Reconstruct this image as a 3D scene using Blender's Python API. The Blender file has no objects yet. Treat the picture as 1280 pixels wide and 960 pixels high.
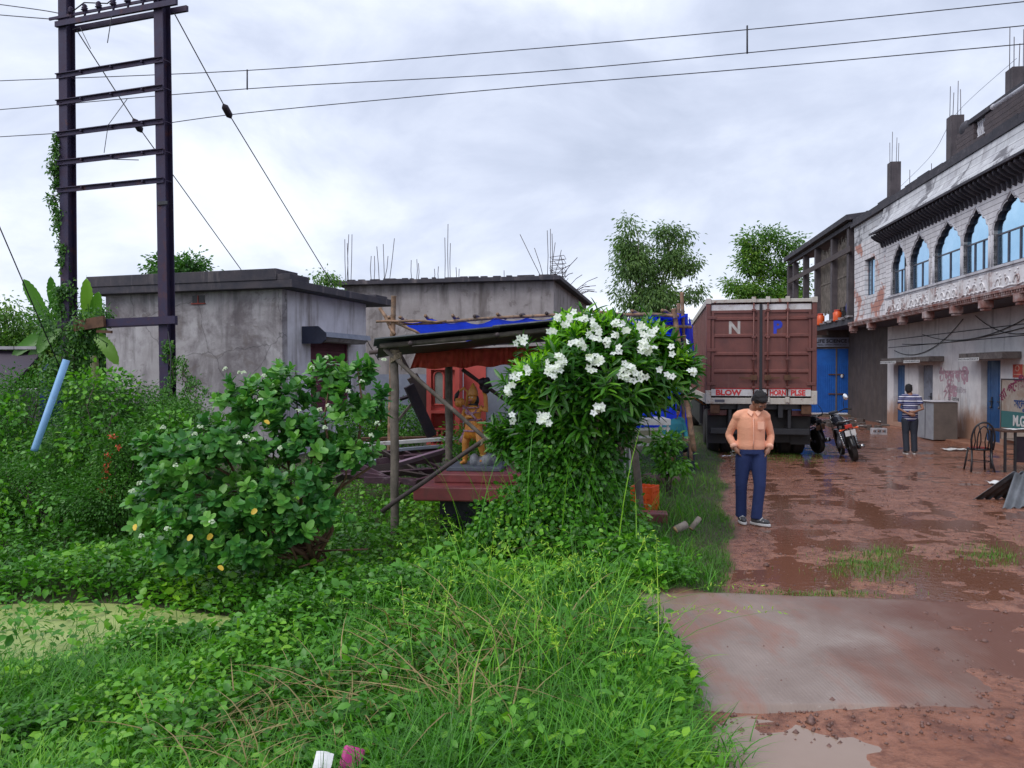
import bpy, bmesh, math, random
import numpy as np
from mathutils import Vector, Matrix, Euler, noise
random.seed(7)
RNG = np.random.default_rng(7)
PI = math.pi
R = math.radians
SC = bpy.context.scene
COL = SC.collection
V = Vector
CAMZ = 1.95
FPX = 960.0
PITCH = R(0.84)

def at(px, py, Y):
    """world point that lies at forward distance Y and shows at photo pixel px,py (real size kept)"""
    x = (px - 640) / FPX
    z = -(py - 480) / FPX
    d = V((x, math.cos(PITCH) + z * math.sin(PITCH), -math.sin(PITCH) + z * math.cos(PITCH)))
    return V((0, 0, CAMZ)) + d * (Y / d.y)

def gr(px, py, z=0.0):
    x = (px - 640) / FPX
    zz = -(py - 480) / FPX
    d = V((x, math.cos(PITCH) + zz * math.sin(PITCH), -math.sin(PITCH) + zz * math.cos(PITCH)))
    return V((0, 0, CAMZ)) + d * ((z - CAMZ) / d.z)

def mw(o):
    m = o.matrix_basis.copy()
    while o.parent:
        o = o.parent
        m = o.matrix_basis @ m
    return m

def tag(o, label=None, cat=None, group=None, kind=None):
    if label: o['label'] = label
    if cat: o['category'] = cat
    if group: o['group'] = group
    if kind: o['kind'] = kind
    return o

def E(name, loc, rz=0.0, label=None, cat=None, group=None, rot=None):
    o = bpy.data.objects.new(name, None)
    o.empty_display_size = 0.2
    COL.objects.link(o)
    o.location = loc
    o.rotation_euler = rot if rot is not None else (0, 0, rz)
    return tag(o, label, cat, group)

def frame(a, o=(0, 0, 0)):
    return Matrix.Translation(V(o)) @ Matrix.Rotation(a, 4, 'Z')

class MB:
    def __init__(s, F=None):
        s.v = []; s.f = []; s.F = F or Matrix.Identity(4); s.sm = []
    def add(s, vs, fs, sm=False, M=None):
        b = len(s.v)
        if M is not None: vs = [M @ V(v) for v in vs]
        s.v += [V(v) for v in vs]
        s.f += [tuple(i + b for i in f) for f in fs]
        s.sm += [sm] * len(fs)
        return s
    def box(s, x0, x1, y0, y1, z0, z1, M=None):
        vs = [(x, y, z) for z in (z0, z1) for y in (y0, y1) for x in (x0, x1)]
        return s.add(vs, [(0, 2, 3, 1), (4, 5, 7, 6), (0, 1, 5, 4), (2, 6, 7, 3), (0, 4, 6, 2), (1, 3, 7, 5)], M=M)
    def cbox(s, c, d, rz=0, M=None):
        m = Matrix.Translation(V(c)) @ (Matrix.Rotation(rz, 4, 'Z'))
        if M is not None: m = M @ m
        return s.box(-d[0]/2, d[0]/2, -d[1]/2, d[1]/2, -d[2]/2, d[2]/2, m)
    def bar(s, p, q, w, h, up=(0, 0, 1)):
        p = V(p); q = V(q); d = (q - p); L = d.length; d.normalize()
        u = V(up)
        if abs(d.dot(u)) > .98: u = V((1, 0, 0))
        x = d.cross(u).normalized(); z = x.cross(d)
        m = Matrix(((x.x, d.x, z.x, p.x), (x.y, d.y, z.y, p.y), (x.z, d.z, z.z, p.z), (0, 0, 0, 1)))
        return s.box(-w/2, w/2, 0, L, -h/2, h/2, m)
    def tube(s, pts, r, n=8, cap=True, sq=1.0, ref=None):
        pts = [V(p) for p in pts]
        if not hasattr(r, '__len__'): r = [r] * len(pts)
        vs = []; fs = []
        t0 = (pts[1] - pts[0]).normalized()
        u = V(ref) if ref is not None else (V((0, 0, 1)) if abs(t0.z) < .9 else V((1, 0, 0)))
        for i, p in enumerate(pts):
            if i == 0: t = pts[1] - pts[0]
            elif i == len(pts) - 1: t = pts[-1] - pts[-2]
            else: t = (pts[i+1] - pts[i-1])
            t.normalize()
            u = (u - t * u.dot(t))
            if u.length < 1e-5: u = t.orthogonal()
            u.normalize(); w = t.cross(u)
            for k in range(n):
                a = 2 * PI * k / n
                vs.append(p + (u * math.cos(a) * sq + w * math.sin(a)) * r[i])
        m = len(pts)
        for i in range(m - 1):
            for k in range(n):
                a = i*n + k; b = i*n + (k+1) % n
                fs.append((a, b, b + n, a + n))
        if cap:
            fs.append(tuple(range(n-1, -1, -1))); fs.append(tuple((m-1)*n + k for k in range(n)))
        return s.add(vs, fs, sm=True)
    def lathe(s, prof, c=(0, 0, 0), n=16, M=None):
        vs = []; fs = []
        for r_, z in prof:
            for k in range(n):
                a = 2*PI*k/n
                vs.append((c[0] + r_*math.cos(a), c[1] + r_*math.sin(a), c[2] + z))
        for i in range(len(prof) - 1):
            for k in range(n):
                a = i*n + k; b = i*n + (k+1) % n
                fs.append((a, b, b + n, a + n))
        fs.append(tuple(range(n-1, -1, -1))); fs.append(tuple((len(prof)-1)*n + k for k in range(n)))
        return s.add(vs, fs, sm=True, M=M)
    def ell(s, c, r, M=None, n=14, m=10):
        c = V(c)
        if not hasattr(r, '__len__'): r = (r, r, r)
        vs = [(0, 0, -1)]; fs = []
        for i in range(1, m):
            th = PI * i / m
            for k in range(n):
                a = 2*PI*k/n
                vs.append((math.sin(th)*math.cos(a), math.sin(th)*math.sin(a), -math.cos(th)))
        vs.append((0, 0, 1))
        mm = Matrix.Translation(c) @ (M or Matrix.Identity(4)) @ Matrix.Diagonal((r[0], r[1], r[2], 1))
        for k in range(n): fs.append((0, 1 + (k+1) % n, 1 + k))
        for i in range(m - 2):
            for k in range(n):
                a = 1 + i*n + k; b = 1 + i*n + (k+1) % n
                fs.append((a, b, b + n, a + n))
        t = len(vs) - 1; o = 1 + (m-2)*n
        for k in range(n): fs.append((o + k, o + (k+1) % n, t))
        return s.add(vs, fs, sm=True, M=mm)
    def prism(s, pts, d, M=None):
        """pts: 2D polygon (x,z) extruded along y from 0 to d"""
        n = len(pts)
        vs = [(p[0], 0, p[1]) for p in pts] + [(p[0], d, p[1]) for p in pts]
        fs = [tuple(range(n)), tuple(range(2*n-1, n-1, -1))] + [(i, i + n, (i+1) % n + n, (i+1) % n) for i in range(n)]
        return s.add(vs, fs, M=M)
    def build(s, name, mat, parent=None, loc=None, rz=0, bevel=0, smooth=None, cat=None, label=None, group=None, kind=None, uv=None):
        me = bpy.data.meshes.new(name)
        M = s.F
        if parent is not None: M = mw(parent).inverted() @ M
        elif loc is not None: M = frame(rz, loc).inverted() @ M
        me.from_pydata([M @ v for v in s.v], [], s.f)
        me.update()
        sm = s.sm if smooth is None else [smooth] * len(s.f)
        me.polygons.foreach_set('use_smooth', sm)
        if mat: me.materials.append(mat)
        o = bpy.data.objects.new(name, me)
        COL.objects.link(o)
        if parent is not None: o.parent = parent
        elif loc is not None:
            o.location = loc; o.rotation_euler = (0, 0, rz)
        if bevel:
            b = o.modifiers.new('bevel', 'BEVEL'); b.width = bevel; b.segments = 2; b.limit_method = 'ANGLE'
        return tag(o, label, cat, group, kind)

def remesh(mb, name, mat, parent=None, loc=None, vox=.012, smooth=4, **k):
    """union overlapping closed volumes into one continuous skin"""
    o = mb.build(name, mat, parent, loc, **k)
    m = o.modifiers.new('r', 'REMESH'); m.mode = 'VOXEL'; m.voxel_size = vox; m.use_smooth_shade = True
    if smooth:
        q = o.modifiers.new('s', 'SMOOTH'); q.iterations = smooth; q.factor = .5
    dg = bpy.context.evaluated_depsgraph_get()
    me = bpy.data.meshes.new_from_object(o.evaluated_get(dg))
    o.modifiers.clear()
    old = o.data; o.data = me
    bpy.data.meshes.remove(old)
    me.name = name
    if not me.materials: me.materials.append(mat)
    return o

FONTS = {}
def text(name, s, M, size, mat, parent, ext=.004, xs=1.0, bold=0.0, font=None, align='LEFT', label=None, shear=0):
    cu = bpy.data.curves.new(name, 'FONT')
    cu.body = s; cu.size = size; cu.extrude = ext; cu.align_x = align; cu.offset = bold; cu.shear = shear
    cu.resolution_u = 3
    o = bpy.data.objects.new(name, cu); COL.objects.link(o)
    dg = bpy.context.evaluated_depsgraph_get()
    me = bpy.data.meshes.new_from_object(o.evaluated_get(dg))
    bpy.data.objects.remove(o)
    me.transform(mw(parent).inverted() @ M @ Matrix.Diagonal((xs, 1, 1, 1)))
    me.materials.clear(); me.materials.append(mat)
    t = bpy.data.objects.new(name, me); COL.objects.link(t); t.parent = parent
    if label: t['label'] = label
    return t

def copytree(o, parent=None):
    c = o.copy(); COL.objects.link(c); c.parent = parent
    for ch in [x for x in bpy.data.objects if x.parent == o]: copytree(ch, c)
    return c

# ------------------------------------------------------------------ materials
def nodes(name):
    m = bpy.data.materials.new(name); m.use_nodes = True
    nt = m.node_tree; b = nt.nodes['Principled BSDF']
    return m, nt, b

def N(nt, typ, **k):
    n = nt.nodes.new(typ)
    for a, v in k.items():
        if a == 'inp':
            for kk, vv in v.items(): n.inputs[kk].default_value = vv
        else: setattr(n, a, v)
    return n

def ramp(nt, stops, fac, interp='LINEAR'):
    r = nt.nodes.new('ShaderNodeValToRGB'); r.color_ramp.interpolation = interp
    e = r.color_ramp.elements
    while len(e) < len(stops): e.new(.5)
    for i, (p, c) in enumerate(stops):
        e[i].position = p
        e[i].color = (*c, 1) if hasattr(c, '__len__') else (c, c, c, 1)
    nt.links.new(fac, r.inputs['Fac'])
    return r.outputs['Color']

def mix(nt, fac, a, b, blend='MIX'):
    m = nt.nodes.new('ShaderNodeMix'); m.data_type = 'RGBA'; m.blend_type = blend
    for sock, v in ((m.inputs[0], fac), (m.inputs[6], a), (m.inputs[7], b)):
        if hasattr(v, 'links') or isinstance(v, bpy.types.NodeSocket): nt.links.new(v, sock)
        elif hasattr(v, '__len__'): sock.default_value = (*v, 1) if len(v) == 3 else v
        else: sock.default_value = v
    return m.outputs[2]

def coord(nt, scale=(1, 1, 1), kind='Object', rot=(0, 0, 0)):
    t = nt.nodes.new('ShaderNodeTexCoord'); mp = nt.nodes.new('ShaderNodeMapping')
    mp.inputs['Scale'].default_value = scale; mp.inputs['Rotation'].default_value = rot
    nt.links.new(t.outputs[kind], mp.inputs['Vector'])
    return mp.outputs['Vector']

def nz(nt, vec, scale=5, detail=6, rough=.6, dist=0):
    n = N(nt, 'ShaderNodeTexNoise', inp={'Scale': scale, 'Detail': detail, 'Roughness': rough, 'Distortion': dist})
    nt.links.new(vec, n.inputs['Vector'])
    return n.outputs['Fac']

def bump(nt, b, h, strength=.3, dist=.02):
    bp = N(nt, 'ShaderNodeBump', inp={'Strength': strength, 'Distance': dist})
    nt.links.new(h, bp.inputs['Height'])
    nt.links.new(bp.outputs['Normal'], b.inputs['Normal'])
    return bp

def mat(name, c, c2=None, scale=6, rough=.7, metal=0, bmp=.15, bscale=None, streak=None, sc=(5, 5, .4), stain=None, stscale=1.2, stpos=(.45, .62), rv=.1, spec=.5, str_pos=(.5, .7)):
    m, nt, b = nodes(name)
    c2 = c2 or tuple(x * .7 for x in c)
    ob = coord(nt)
    f = nz(nt, ob, scale, 8, .65)
    col = mix(nt, ramp(nt, [(.35, 0), (.65, 1)], f), c, c2)
    if streak:
        f2 = nz(nt, coord(nt, sc), 1.5, 5, .6)
        col = mix(nt, ramp(nt, [(str_pos[0], 0), (str_pos[1], .85)], f2), col, streak)
    if stain:
        f3 = nz(nt, ob, stscale, 8, .7, .4)
        col = mix(nt, ramp(nt, [(stpos[0], 0), (stpos[1], .9)], f3), col, stain)
    nt.links.new(col, b.inputs['Base Color'])
    b.inputs['Metallic'].default_value = metal
    b.inputs['Specular IOR Level'].default_value = spec
    rr = ramp(nt, [(.3, max(0.02, rough - rv)), (.7, min(1, rough + rv))], f)
    nt.links.new(rr, b.inputs['Roughness'])
    if bmp:
        h = nz(nt, ob, bscale or scale * 6, 6, .7)
        bump(nt, b, h, bmp, .02)
    return m

def leafmat(name, stops, rough=.42, trans=.25, nscale=3, spec=.5):
    if stops[0][1][1] > stops[0][1][0] * 1.6: stops = [(p, (c[0]*1.25, c[1]*1.38, c[2]*(.48 if c[2] < c[0]*1.25 else .75))) for p, c in stops]
    m, nt, b = nodes(name)
    a = N(nt, 'ShaderNodeAttribute'); a.attribute_name = 'rnd'
    c = ramp(nt, stops, a.outputs['Fac'])
    f = nz(nt, coord(nt), nscale, 3)
    c = mix(nt, ramp(nt, [(.3, 0), (.7, .45)], f), c, mix(nt, 1, c, (.75, .8, .8), 'MULTIPLY'))
    nt.links.new(c, b.inputs['Base Color'])
    b.inputs['Roughness'].default_value = rough
    b.inputs['Specular IOR Level'].default_value = spec
    if trans:
        t = nt.nodes.new('ShaderNodeBsdfTranslucent')
        nt.links.new(mix(nt, 1, c, (1.3, 1.5, .7), 'MULTIPLY'), t.inputs['Color'])
        ms = nt.nodes.new('ShaderNodeMixShader'); ms.inputs[0].default_value = trans
        nt.links.new(b.outputs[0], ms.inputs[1]); nt.links.new(t.outputs[0], ms.inputs[2])
        nt.links.new(ms.outputs[0], nt.nodes['Material Output'].inputs['Surface'])
    return m

# ------------------------------------------------------------------ foliage
def rawmesh(name, verts, tris, mt, parent=None, loc=None, rnd=None, smooth=False, **k):
    me = bpy.data.meshes.new(name)
    o0 = np.array(mw(parent).translation if parent is not None else (loc if loc is not None else (0, 0, 0)))
    verts = verts - o0
    nv, nf, q = len(verts), len(tris), tris.shape[1]
    me.vertices.add(nv); me.loops.add(nf * q); me.polygons.add(nf)
    me.vertices.foreach_set('co', verts.astype(np.float32).ravel())
    me.loops.foreach_set('vertex_index', tris.astype(np.int32).ravel())
    me.polygons.foreach_set('loop_start', np.arange(0, nf * q, q, dtype=np.int32))
    try: me.polygons.foreach_set('loop_total', np.full(nf, q, dtype=np.int32))
    except Exception: pass
    me.update(calc_edges=True)
    if smooth: me.polygons.foreach_set('use_smooth', np.ones(nf, dtype=bool))
    if rnd is not None:
        at_ = me.attributes.new('rnd', 'FLOAT', 'POINT'); at_.data.foreach_set('value', rnd.astype(np.float32))
    me.materials.append(mt)
    o = bpy.data.objects.new(name, me); COL.objects.link(o)
    if parent is not None: o.parent = parent
    elif loc is not None: o.location = loc
    return tag(o, k.get('label'), k.get('cat'), k.get('group'), k.get('kind'))

T_SMALL = (np.array([(0, 0, 0), (.5, .45, .12), (0, 1, -.05), (-.5, .45, .12)]), np.array([(0, 1, 2), (0, 2, 3)]))
T_BIG = (np.array([(0, 0, 0), (.38, .22, .07), (.5, .6, .03), (0, 1, -.16), (-.5, .6, .03), (-.38, .22, .07), (0, .3, 0), (0, .65, -.03)]),
         np.array([(0, 1, 6), (1, 2, 7), (1, 7, 6), (2, 3, 7), (0, 6, 5), (5, 6, 7), (5, 7, 4), (4, 7, 3)]))
T_ROUND = (np.array([(0, 0, 0), (.42, .15, .06), (.52, .5, .06), (.32, .88, .0), (0, 1, -.06), (-.32, .88, 0), (-.52, .5, .06), (-.42, .15, .06), (0, .5, -.02)]),
           np.array([(0, 1, 8), (1, 2, 8), (2, 3, 8), (3, 4, 8), (4, 5, 8), (5, 6, 8), (6, 7, 8), (7, 0, 8)]))
T_LONG = (np.array([(0, 0, 0), (.35, .3, .04), (.5, .62, -.04), (.3, .88, -.14), (0, 1, -.22), (-.3, .88, -.14), (-.5, .62, -.04), (-.35, .3, .04), (0, .3, 0), (0, .62, -.08), (0, .88, -.17)]),
          np.array([(0, 1, 8), (1, 2, 9), (1, 9, 8), (2, 3, 10), (2, 10, 9), (3, 4, 10), (0, 8, 7), (7, 8, 9), (7, 9, 6), (6, 9, 10), (6, 10, 5), (5, 10, 4)]))

def nrm(a): return a / np.maximum(np.linalg.norm(a, axis=1, keepdims=True), 1e-6)

def leafarr(P, D, Nn, L, W, tmpl, rnd):
    tv, tf = tmpl
    D = nrm(D); S_ = nrm(np.cross(D, Nn)); N2 = np.cross(S_, D)
    n = len(P); k = len(tv)
    L = np.broadcast_to(L, (n,)); W = np.broadcast_to(W, (n,))
    v = (P[:, None, :] + S_[:, None, :] * (W[:, None] * tv[None, :, 0])[..., None]
         + D[:, None, :] * (L[:, None] * tv[None, :, 1])[..., None]
         + N2[:, None, :] * (L[:, None] * tv[None, :, 2])[..., None]).reshape(-1, 3)
    f = (tf[None] + (np.arange(n) * k)[:, None, None]).reshape(-1, 3)
    return v, f, np.repeat(rnd, k)

def cat_(parts):
    vs, fs, rs = [], [], []; o = 0
    for v, f, r in parts:
        vs.append(v); fs.append(f + o); rs.append(r); o += len(v)
    return np.vstack(vs), np.vstack(fs), np.concatenate(rs)

def bladearr(P, out, L, W, bend, rnd, seg=4, up=None):
    """grass blades: start upright, arch over towards 'out'"""
    n = len(P)
    up = np.tile(np.array([[0, 0, 1.]]), (n, 1)) if up is None else nrm(up)
    out = nrm(out); side = nrm(np.cross(out, up))
    L = np.broadcast_to(L, (n,)); W = np.broadcast_to(W, (n,)); bend = np.broadcast_to(bend, (n,))
    rows = []
    for i in range(seg + 1):
        t = i / seg
        c = P + up * (L * (t - .55 * bend * t * t))[:, None] + out * (L * bend * t ** 1.7)[:, None]
        w = W * (1 - t) ** .7 * .5 if i < seg else W * .02
        rows.append(c - side * np.asarray(w)[:, None]); rows.append(c + side * np.asarray(w)[:, None])
    v = np.stack(rows, 1).reshape(-1, 3)
    k = 2 * (seg + 1)
    tf = []
    for i in range(seg):
        a = 2 * i; tf += [(a, a + 1, a + 3), (a, a + 3, a + 2)]
    f = (np.array(tf)[None] + (np.arange(n) * k)[:, None, None]).reshape(-1, 3)
    return v, f, np.repeat(rnd, k)

def rdir(n, zmin=-1, zmax=1):
    z = RNG.uniform(zmin, zmax, n); a = RNG.uniform(0, 2 * PI, n); r = np.sqrt(1 - z * z)
    return np.stack([r * np.cos(a), r * np.sin(a), z], 1)

def clumps(lobes, nc, per, spread, L, W, tmpl=T_SMALL, droop=.3, shell=.55, up=.7):
    """leaf clumps spread through the volume of several ellipsoid lobes [(centre, radii)]"""
    vol = np.array([l[1][0] * l[1][1] * l[1][2] for l in lobes]) ** .75
    ch = RNG.choice(len(lobes), nc, p=vol / vol.sum())
    c0 = np.array([lobes[i][0] for i in ch]); r0 = np.array([lobes[i][1] for i in ch])
    d = rdir(nc); rad = RNG.uniform(shell, 1.0, nc) ** .6
    C = c0 + d * r0 * rad[:, None]
    n = nc * per
    idx = np.repeat(np.arange(nc), per)
    off = RNG.normal(0, 1, (n, 3)) * spread * np.array([1, 1, .7])
    P = C[idx] + off
    D = nrm(off + d[idx] * spread * .8 + RNG.normal(0, .5, (n, 3)) * spread + np.array([0, 0, -droop * spread * 2]))
    Nn = nrm(np.array([0, 0, up]) + RNG.normal(0, .5, (n, 3)))
    rc = RNG.uniform(0, 1, nc)
    rnd = np.clip(rc[idx] * .6 + RNG.uniform(0, .4, n), 0, 1)
    s = RNG.uniform(.7, 1.2, n)
    return leafarr(P, D, Nn, L * s, W * s, tmpl, rnd), C

def woody(name, base, tips, r0, mt, parent, jit=.08, seg=5, trunk_h=.4, frac=.22):
    mb = MB()
    base = V(base)
    tips = [V(t) for t in tips]
    cx = sum(tips, V()) / len(tips)
    fork = base.lerp(V((cx.x, cx.y, cx.z)), trunk_h)
    pts = [base.lerp(fork, i / seg) + V((random.gauss(0, jit), random.gauss(0, jit), 0)) * (i > 0) for i in range(seg + 1)]
    mb.tube(pts, [r0 * (1 - .4 * i / seg) for i in range(seg + 1)], 8)
    for t in tips:
        s0 = pts[random.randint(max(1, seg - 2), seg)]
        q = [s0.lerp(t, k / seg) + V((random.gauss(0, jit), random.gauss(0, jit), (k / seg) * (1 - k / seg) * .3 * (t - s0).length * .5)) * (0 < k < seg) for k in range(seg + 1)]
        mb.tube(q, [r0 * .45 * (1 - .85 * k / seg) + .004 for k in range(seg + 1)], 5)
    return mb.build(name, mt, parent)
# ------------------------------------------------------------------ camera, sky, light
cam = bpy.data.cameras.new('camera'); co = bpy.data.objects.new('camera', cam); COL.objects.link(co)
cam.sensor_width = 36; cam.lens = 27; cam.clip_end = 3000; cam.clip_start = .05
co.location = (0, 0, CAMZ); co.rotation_euler = (PI/2 - PITCH, 0, 0)
SC.camera = co
vs_ = SC.view_settings
vs_.view_transform = 'Standard'; vs_.look = 'None'; vs_.exposure = 0.36; vs_.gamma = 1; vs_.use_curve_mapping = False
SC.cycles.use_denoising = True
SC.cycles.max_bounces = 6; SC.cycles.transparent_max_bounces = 8; SC.cycles.diffuse_bounces = 3; SC.cycles.glossy_bounces = 3
SUN_EL, SUN_AZ = R(48), R(232)
w = bpy.data.worlds.new('World'); SC.world = w; w.use_nodes = True
nt = w.node_tree; nt.nodes.clear()
out = nt.nodes.new('ShaderNodeOutputWorld')
sky = nt.nodes.new('ShaderNodeTexSky'); sky.sky_type = 'NISHITA'; sky.sun_disc = False
sky.sun_elevation = SUN_EL; sky.sun_rotation = SUN_AZ
bg1 = nt.nodes.new('ShaderNodeBackground'); bg1.inputs['Strength'].default_value = .1
nt.links.new(sky.outputs[0], bg1.inputs['Color'])
tc = nt.nodes.new('ShaderNodeTexCoord'); sep = nt.nodes.new('ShaderNodeSeparateXYZ'); nt.links.new(tc.outputs['Generated'], sep.inputs[0])
az = N(nt, 'ShaderNodeMath', operation='MAXIMUM'); az.inputs[1].default_value = 0; nt.links.new(sep.outputs['Z'], az.inputs[0])
ad = N(nt, 'ShaderNodeMath', operation='ADD'); ad.inputs[1].default_value = .22; nt.links.new(az.outputs[0], ad.inputs[0])
dx = N(nt, 'ShaderNodeMath', operation='DIVIDE'); nt.links.new(sep.outputs['X'], dx.inputs[0]); nt.links.new(ad.outputs[0], dx.inputs[1])
dy = N(nt, 'ShaderNodeMath', operation='DIVIDE'); nt.links.new(sep.outputs['Y'], dy.inputs[0]); nt.links.new(ad.outputs[0], dy.inputs[1])
cb = nt.nodes.new('ShaderNodeCombineXYZ'); nt.links.new(dx.outputs[0], cb.inputs[0]); nt.links.new(dy.outputs[0], cb.inputs[1])
cb.inputs[2].default_value = 3.1
mp_ = N(nt, 'ShaderNodeMapping'); mp_.inputs['Scale'].default_value = (1, 1, 1.9); mp_.inputs['Location'].default_value = (.75, .1, .25); nt.links.new(tc.outputs['Generated'], mp_.inputs['Vector'])
f = nz(nt, mp_.outputs[0], 3.4, 9, .56, .35)
f2 = nz(nt, mp_.outputs[0], 1.5, 4, .5, .3)
fm = mix(nt, .4, f, f2)
cl = ramp(nt, [(.35, (.46, .515, .65)), (.44, (.56, .615, .76)), (.51, (.67, .725, .86)), (.57, (.79, .84, .95)), (.66, (.92, .97, 1.04))], fm)
bg2 = nt.nodes.new('ShaderNodeBackground'); bg2.inputs['Strength'].default_value = 1.0; nt.links.new(cl, bg2.inputs['Color'])
mx = nt.nodes.new('ShaderNodeMixShader'); mx.inputs[0].default_value = .93
nt.links.new(bg1.outputs[0], mx.inputs[1]); nt.links.new(bg2.outputs[0], mx.inputs[2]); nt.links.new(mx.outputs[0], out.inputs['Surface'])
sl = bpy.data.lights.new('sun', 'SUN'); sl.energy = 1.5; sl.angle = R(40); sl.color = (1, .97, .93)
so = bpy.data.objects.new('sun', sl); COL.objects.link(so)
so.rotation_euler = (PI/2 - SUN_EL, 0, PI - SUN_AZ + 0)
# sun stands high, behind and to the left of the camera
so.rotation_euler = V((math.sin(SUN_AZ) * math.cos(SUN_EL), math.cos(SUN_AZ) * math.cos(SUN_EL), math.sin(SUN_EL))).to_track_quat('Z', 'Y').to_euler()

# ------------------------------------------------------------------ materials
m_conc = mat('grey_plaster', (.44, .42, .44), (.32, .295, .305), 1.1, .85, streak=(.12, .105, .11), stain=(.13, .11, .12), stscale=.7, stpos=(.45, .62), sc=(2.6, 2.6, .4), str_pos=(.54, .78), bmp=.25)
m_conc2 = mat('brown_plaster', (.38, .345, .345), (.27, .24, .24), 1.6, .88, streak=(.11, .09, .085), stain=(.33, .3, .29), stscale=1.3, stpos=(.55, .7), sc=(1.6, 1.6, .25))
def weathered(m, ztop, depth=1.3, dark=(.06, .055, .065), crack=True):
    """rain streaks running down from the roof edge, algae patches and hairline cracks"""
    nt = m.node_tree; b = nt.nodes['Principled BSDF']; src = b.inputs['Base Color'].links[0].from_socket
    tc = nt.nodes.new('ShaderNodeTexCoord'); sp = nt.nodes.new('ShaderNodeSeparateXYZ'); nt.links.new(tc.outputs['Object'], sp.inputs[0])
    mr = N(nt, 'ShaderNodeMapRange', inp={'From Min': ztop - depth, 'From Max': ztop, 'To Min': 0, 'To Max': 1}); nt.links.new(sp.outputs['Z'], mr.inputs['Value'])
    s1 = ramp(nt, [(.48, 0), (.72, .8)], nz(nt, coord(nt, (3.5, 3.5, .3)), 1.3, 6, .65))
    mu = N(nt, 'ShaderNodeMath', operation='MULTIPLY'); nt.links.new(mr.outputs[0], mu.inputs[0]); nt.links.new(s1, mu.inputs[1])
    c = mix(nt, mu.outputs[0], src, dark)
    s2 = ramp(nt, [(.56, 0), (.6, .55), (.75, .8)], nz(nt, coord(nt), 1.6, 10, .72, .6))
    c = mix(nt, s2, c, (.15, .125, .12))
    s3 = ramp(nt, [(.62, 0), (.66, .6)], nz(nt, coord(nt, (1, 1, 1.6)), .9, 9, .7, .3))
    c = mix(nt, s3, c, (.5, .48, .5))
    if crack:
        vo = N(nt, 'ShaderNodeTexVoronoi', feature='DISTANCE_TO_EDGE', inp={'Scale': .8}); wv_ = N(nt, 'ShaderNodeMapping'); 
        nd = N(nt, 'ShaderNodeTexNoise', inp={'Scale': 2.5, 'Detail': 6}); nt.links.new(tc.outputs['Object'], nd.inputs['Vector'])
        nt.links.new(mix(nt, .25, tc.outputs['Object'], nd.outputs['Color']), vo.inputs['Vector'])
        c = mix(nt, ramp(nt, [(.0, .7), (.006, 0)], vo.outputs['Distance']), c, (.05, .045, .05))
    nt.links.new(c, b.inputs['Base Color'])
weathered(m_conc, 3.8); weathered(m_conc2, 4.8, .9, (.09, .08, .085), False)
m_slab = mat('mouldy_slab_edge', (.03, .03, .045), (.075, .065, .075), 3, .85, streak=(.2, .17, .17), sc=(3, 3, .5), str_pos=(.56, .75))
m_lime = mat('pale_plaster', (.64, .62, .67), (.52, .5, .54), 2.5, .85, streak=(.2, .17, .16), sc=(2, 2, .3))
m_blueplinth = mat('pale_blue_grey_plaster', (.27, .29, .36), (.2, .22, .28), 3, .85)
m_dark = mat('blackened_steel', (.02, .018, .03), (.045, .03, .04), 9, .6, .5)
m_blk = mat('black_paint', (.012, .012, .016), (.02, .02, .024), 9, .4)
m_rubber = mat('rubber', (.012, .012, .013), (.03, .026, .024), 12, .75)
m_hpole = mat('dark_violet_painted_steel', (.024, .02, .06), (.04, .024, .055), 5, .65, .2, stain=(.09, .03, .028), stscale=4, stpos=(.55, .75))
m_wire = mat('wire', (.03, .03, .04), rough=.6, bmp=0)
m_wood = mat('grey_wood', (.2, .165, .14), (.11, .088, .075), 5, .85, streak=(.06, .05, .045), sc=(9, 9, .6), bmp=.4, stain=(.09, .08, .065), stscale=5)
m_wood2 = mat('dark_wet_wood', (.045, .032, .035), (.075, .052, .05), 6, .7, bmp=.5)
m_purp = mat('maroon_painted_boards', (.10, .045, .065), (.055, .028, .045), 4, .6, stain=(.2, .15, .17), stscale=5, stpos=(.55, .7))
m_white = mat('white_paint', (.66, .66, .67), (.5, .48, .47), 5, .55, stain=(.25, .16, .12), stscale=5, stpos=(.6, .75))
m_bamboo = mat('bamboo', (.34, .2, .12), (.2, .12, .075), 4, .65, stain=(.1, .075, .055), stscale=7)
m_blue = mat('blue_tarpaulin', (.012, .04, .5), (.008, .025, .38), 3, .45, bscale=7, bmp=.5)
m_tin = mat('mossy_roof_sheet', (.035, .042, .05), (.06, .07, .075), 4, .7, stain=(.17, .17, .165), stscale=5, stpos=(.55, .7))
m_shade = mat('dark_shade_sheet', (.018, .022, .034), (.03, .034, .05), 4, .55)  # near-black sheets standing in for shade under roof and canopy
m_red = mat('red_cloth', (.62, .09, .055), (.45, .05, .04), 5, .8)
m_redc = mat('red_oxide_concrete', (.25, .06, .062), (.17, .042, .045), 4, .38, stain=(.11, .05, .045), stscale=3, stpos=(.5, .7))
m_pink = mat('coral_painted_wood', (.62, .1, .085), (.48, .08, .07), 3, .55)
m_orange = mat('orange_plastic', (.75, .11, .02), (.6, .08, .02), 5, .4)
m_brick = mat('red_brick', (.33, .06, .045), (.22, .05, .04), 8, .85)
m_bwhite = mat('weathered_white_stucco', (.6, .6, .64), (.45, .44, .48), 1.8, .8, streak=(.2, .18, .2), sc=(1.8, 1.8, .3), stain=(.22, .2, .22), stscale=.9, stpos=(.52, .75))
m_blackconc = mat('black_concrete', (.03, .03, .042), (.065, .06, .072), 3, .85, stain=(.14, .13, .145), stscale=3, stpos=(.58, .75))
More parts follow.
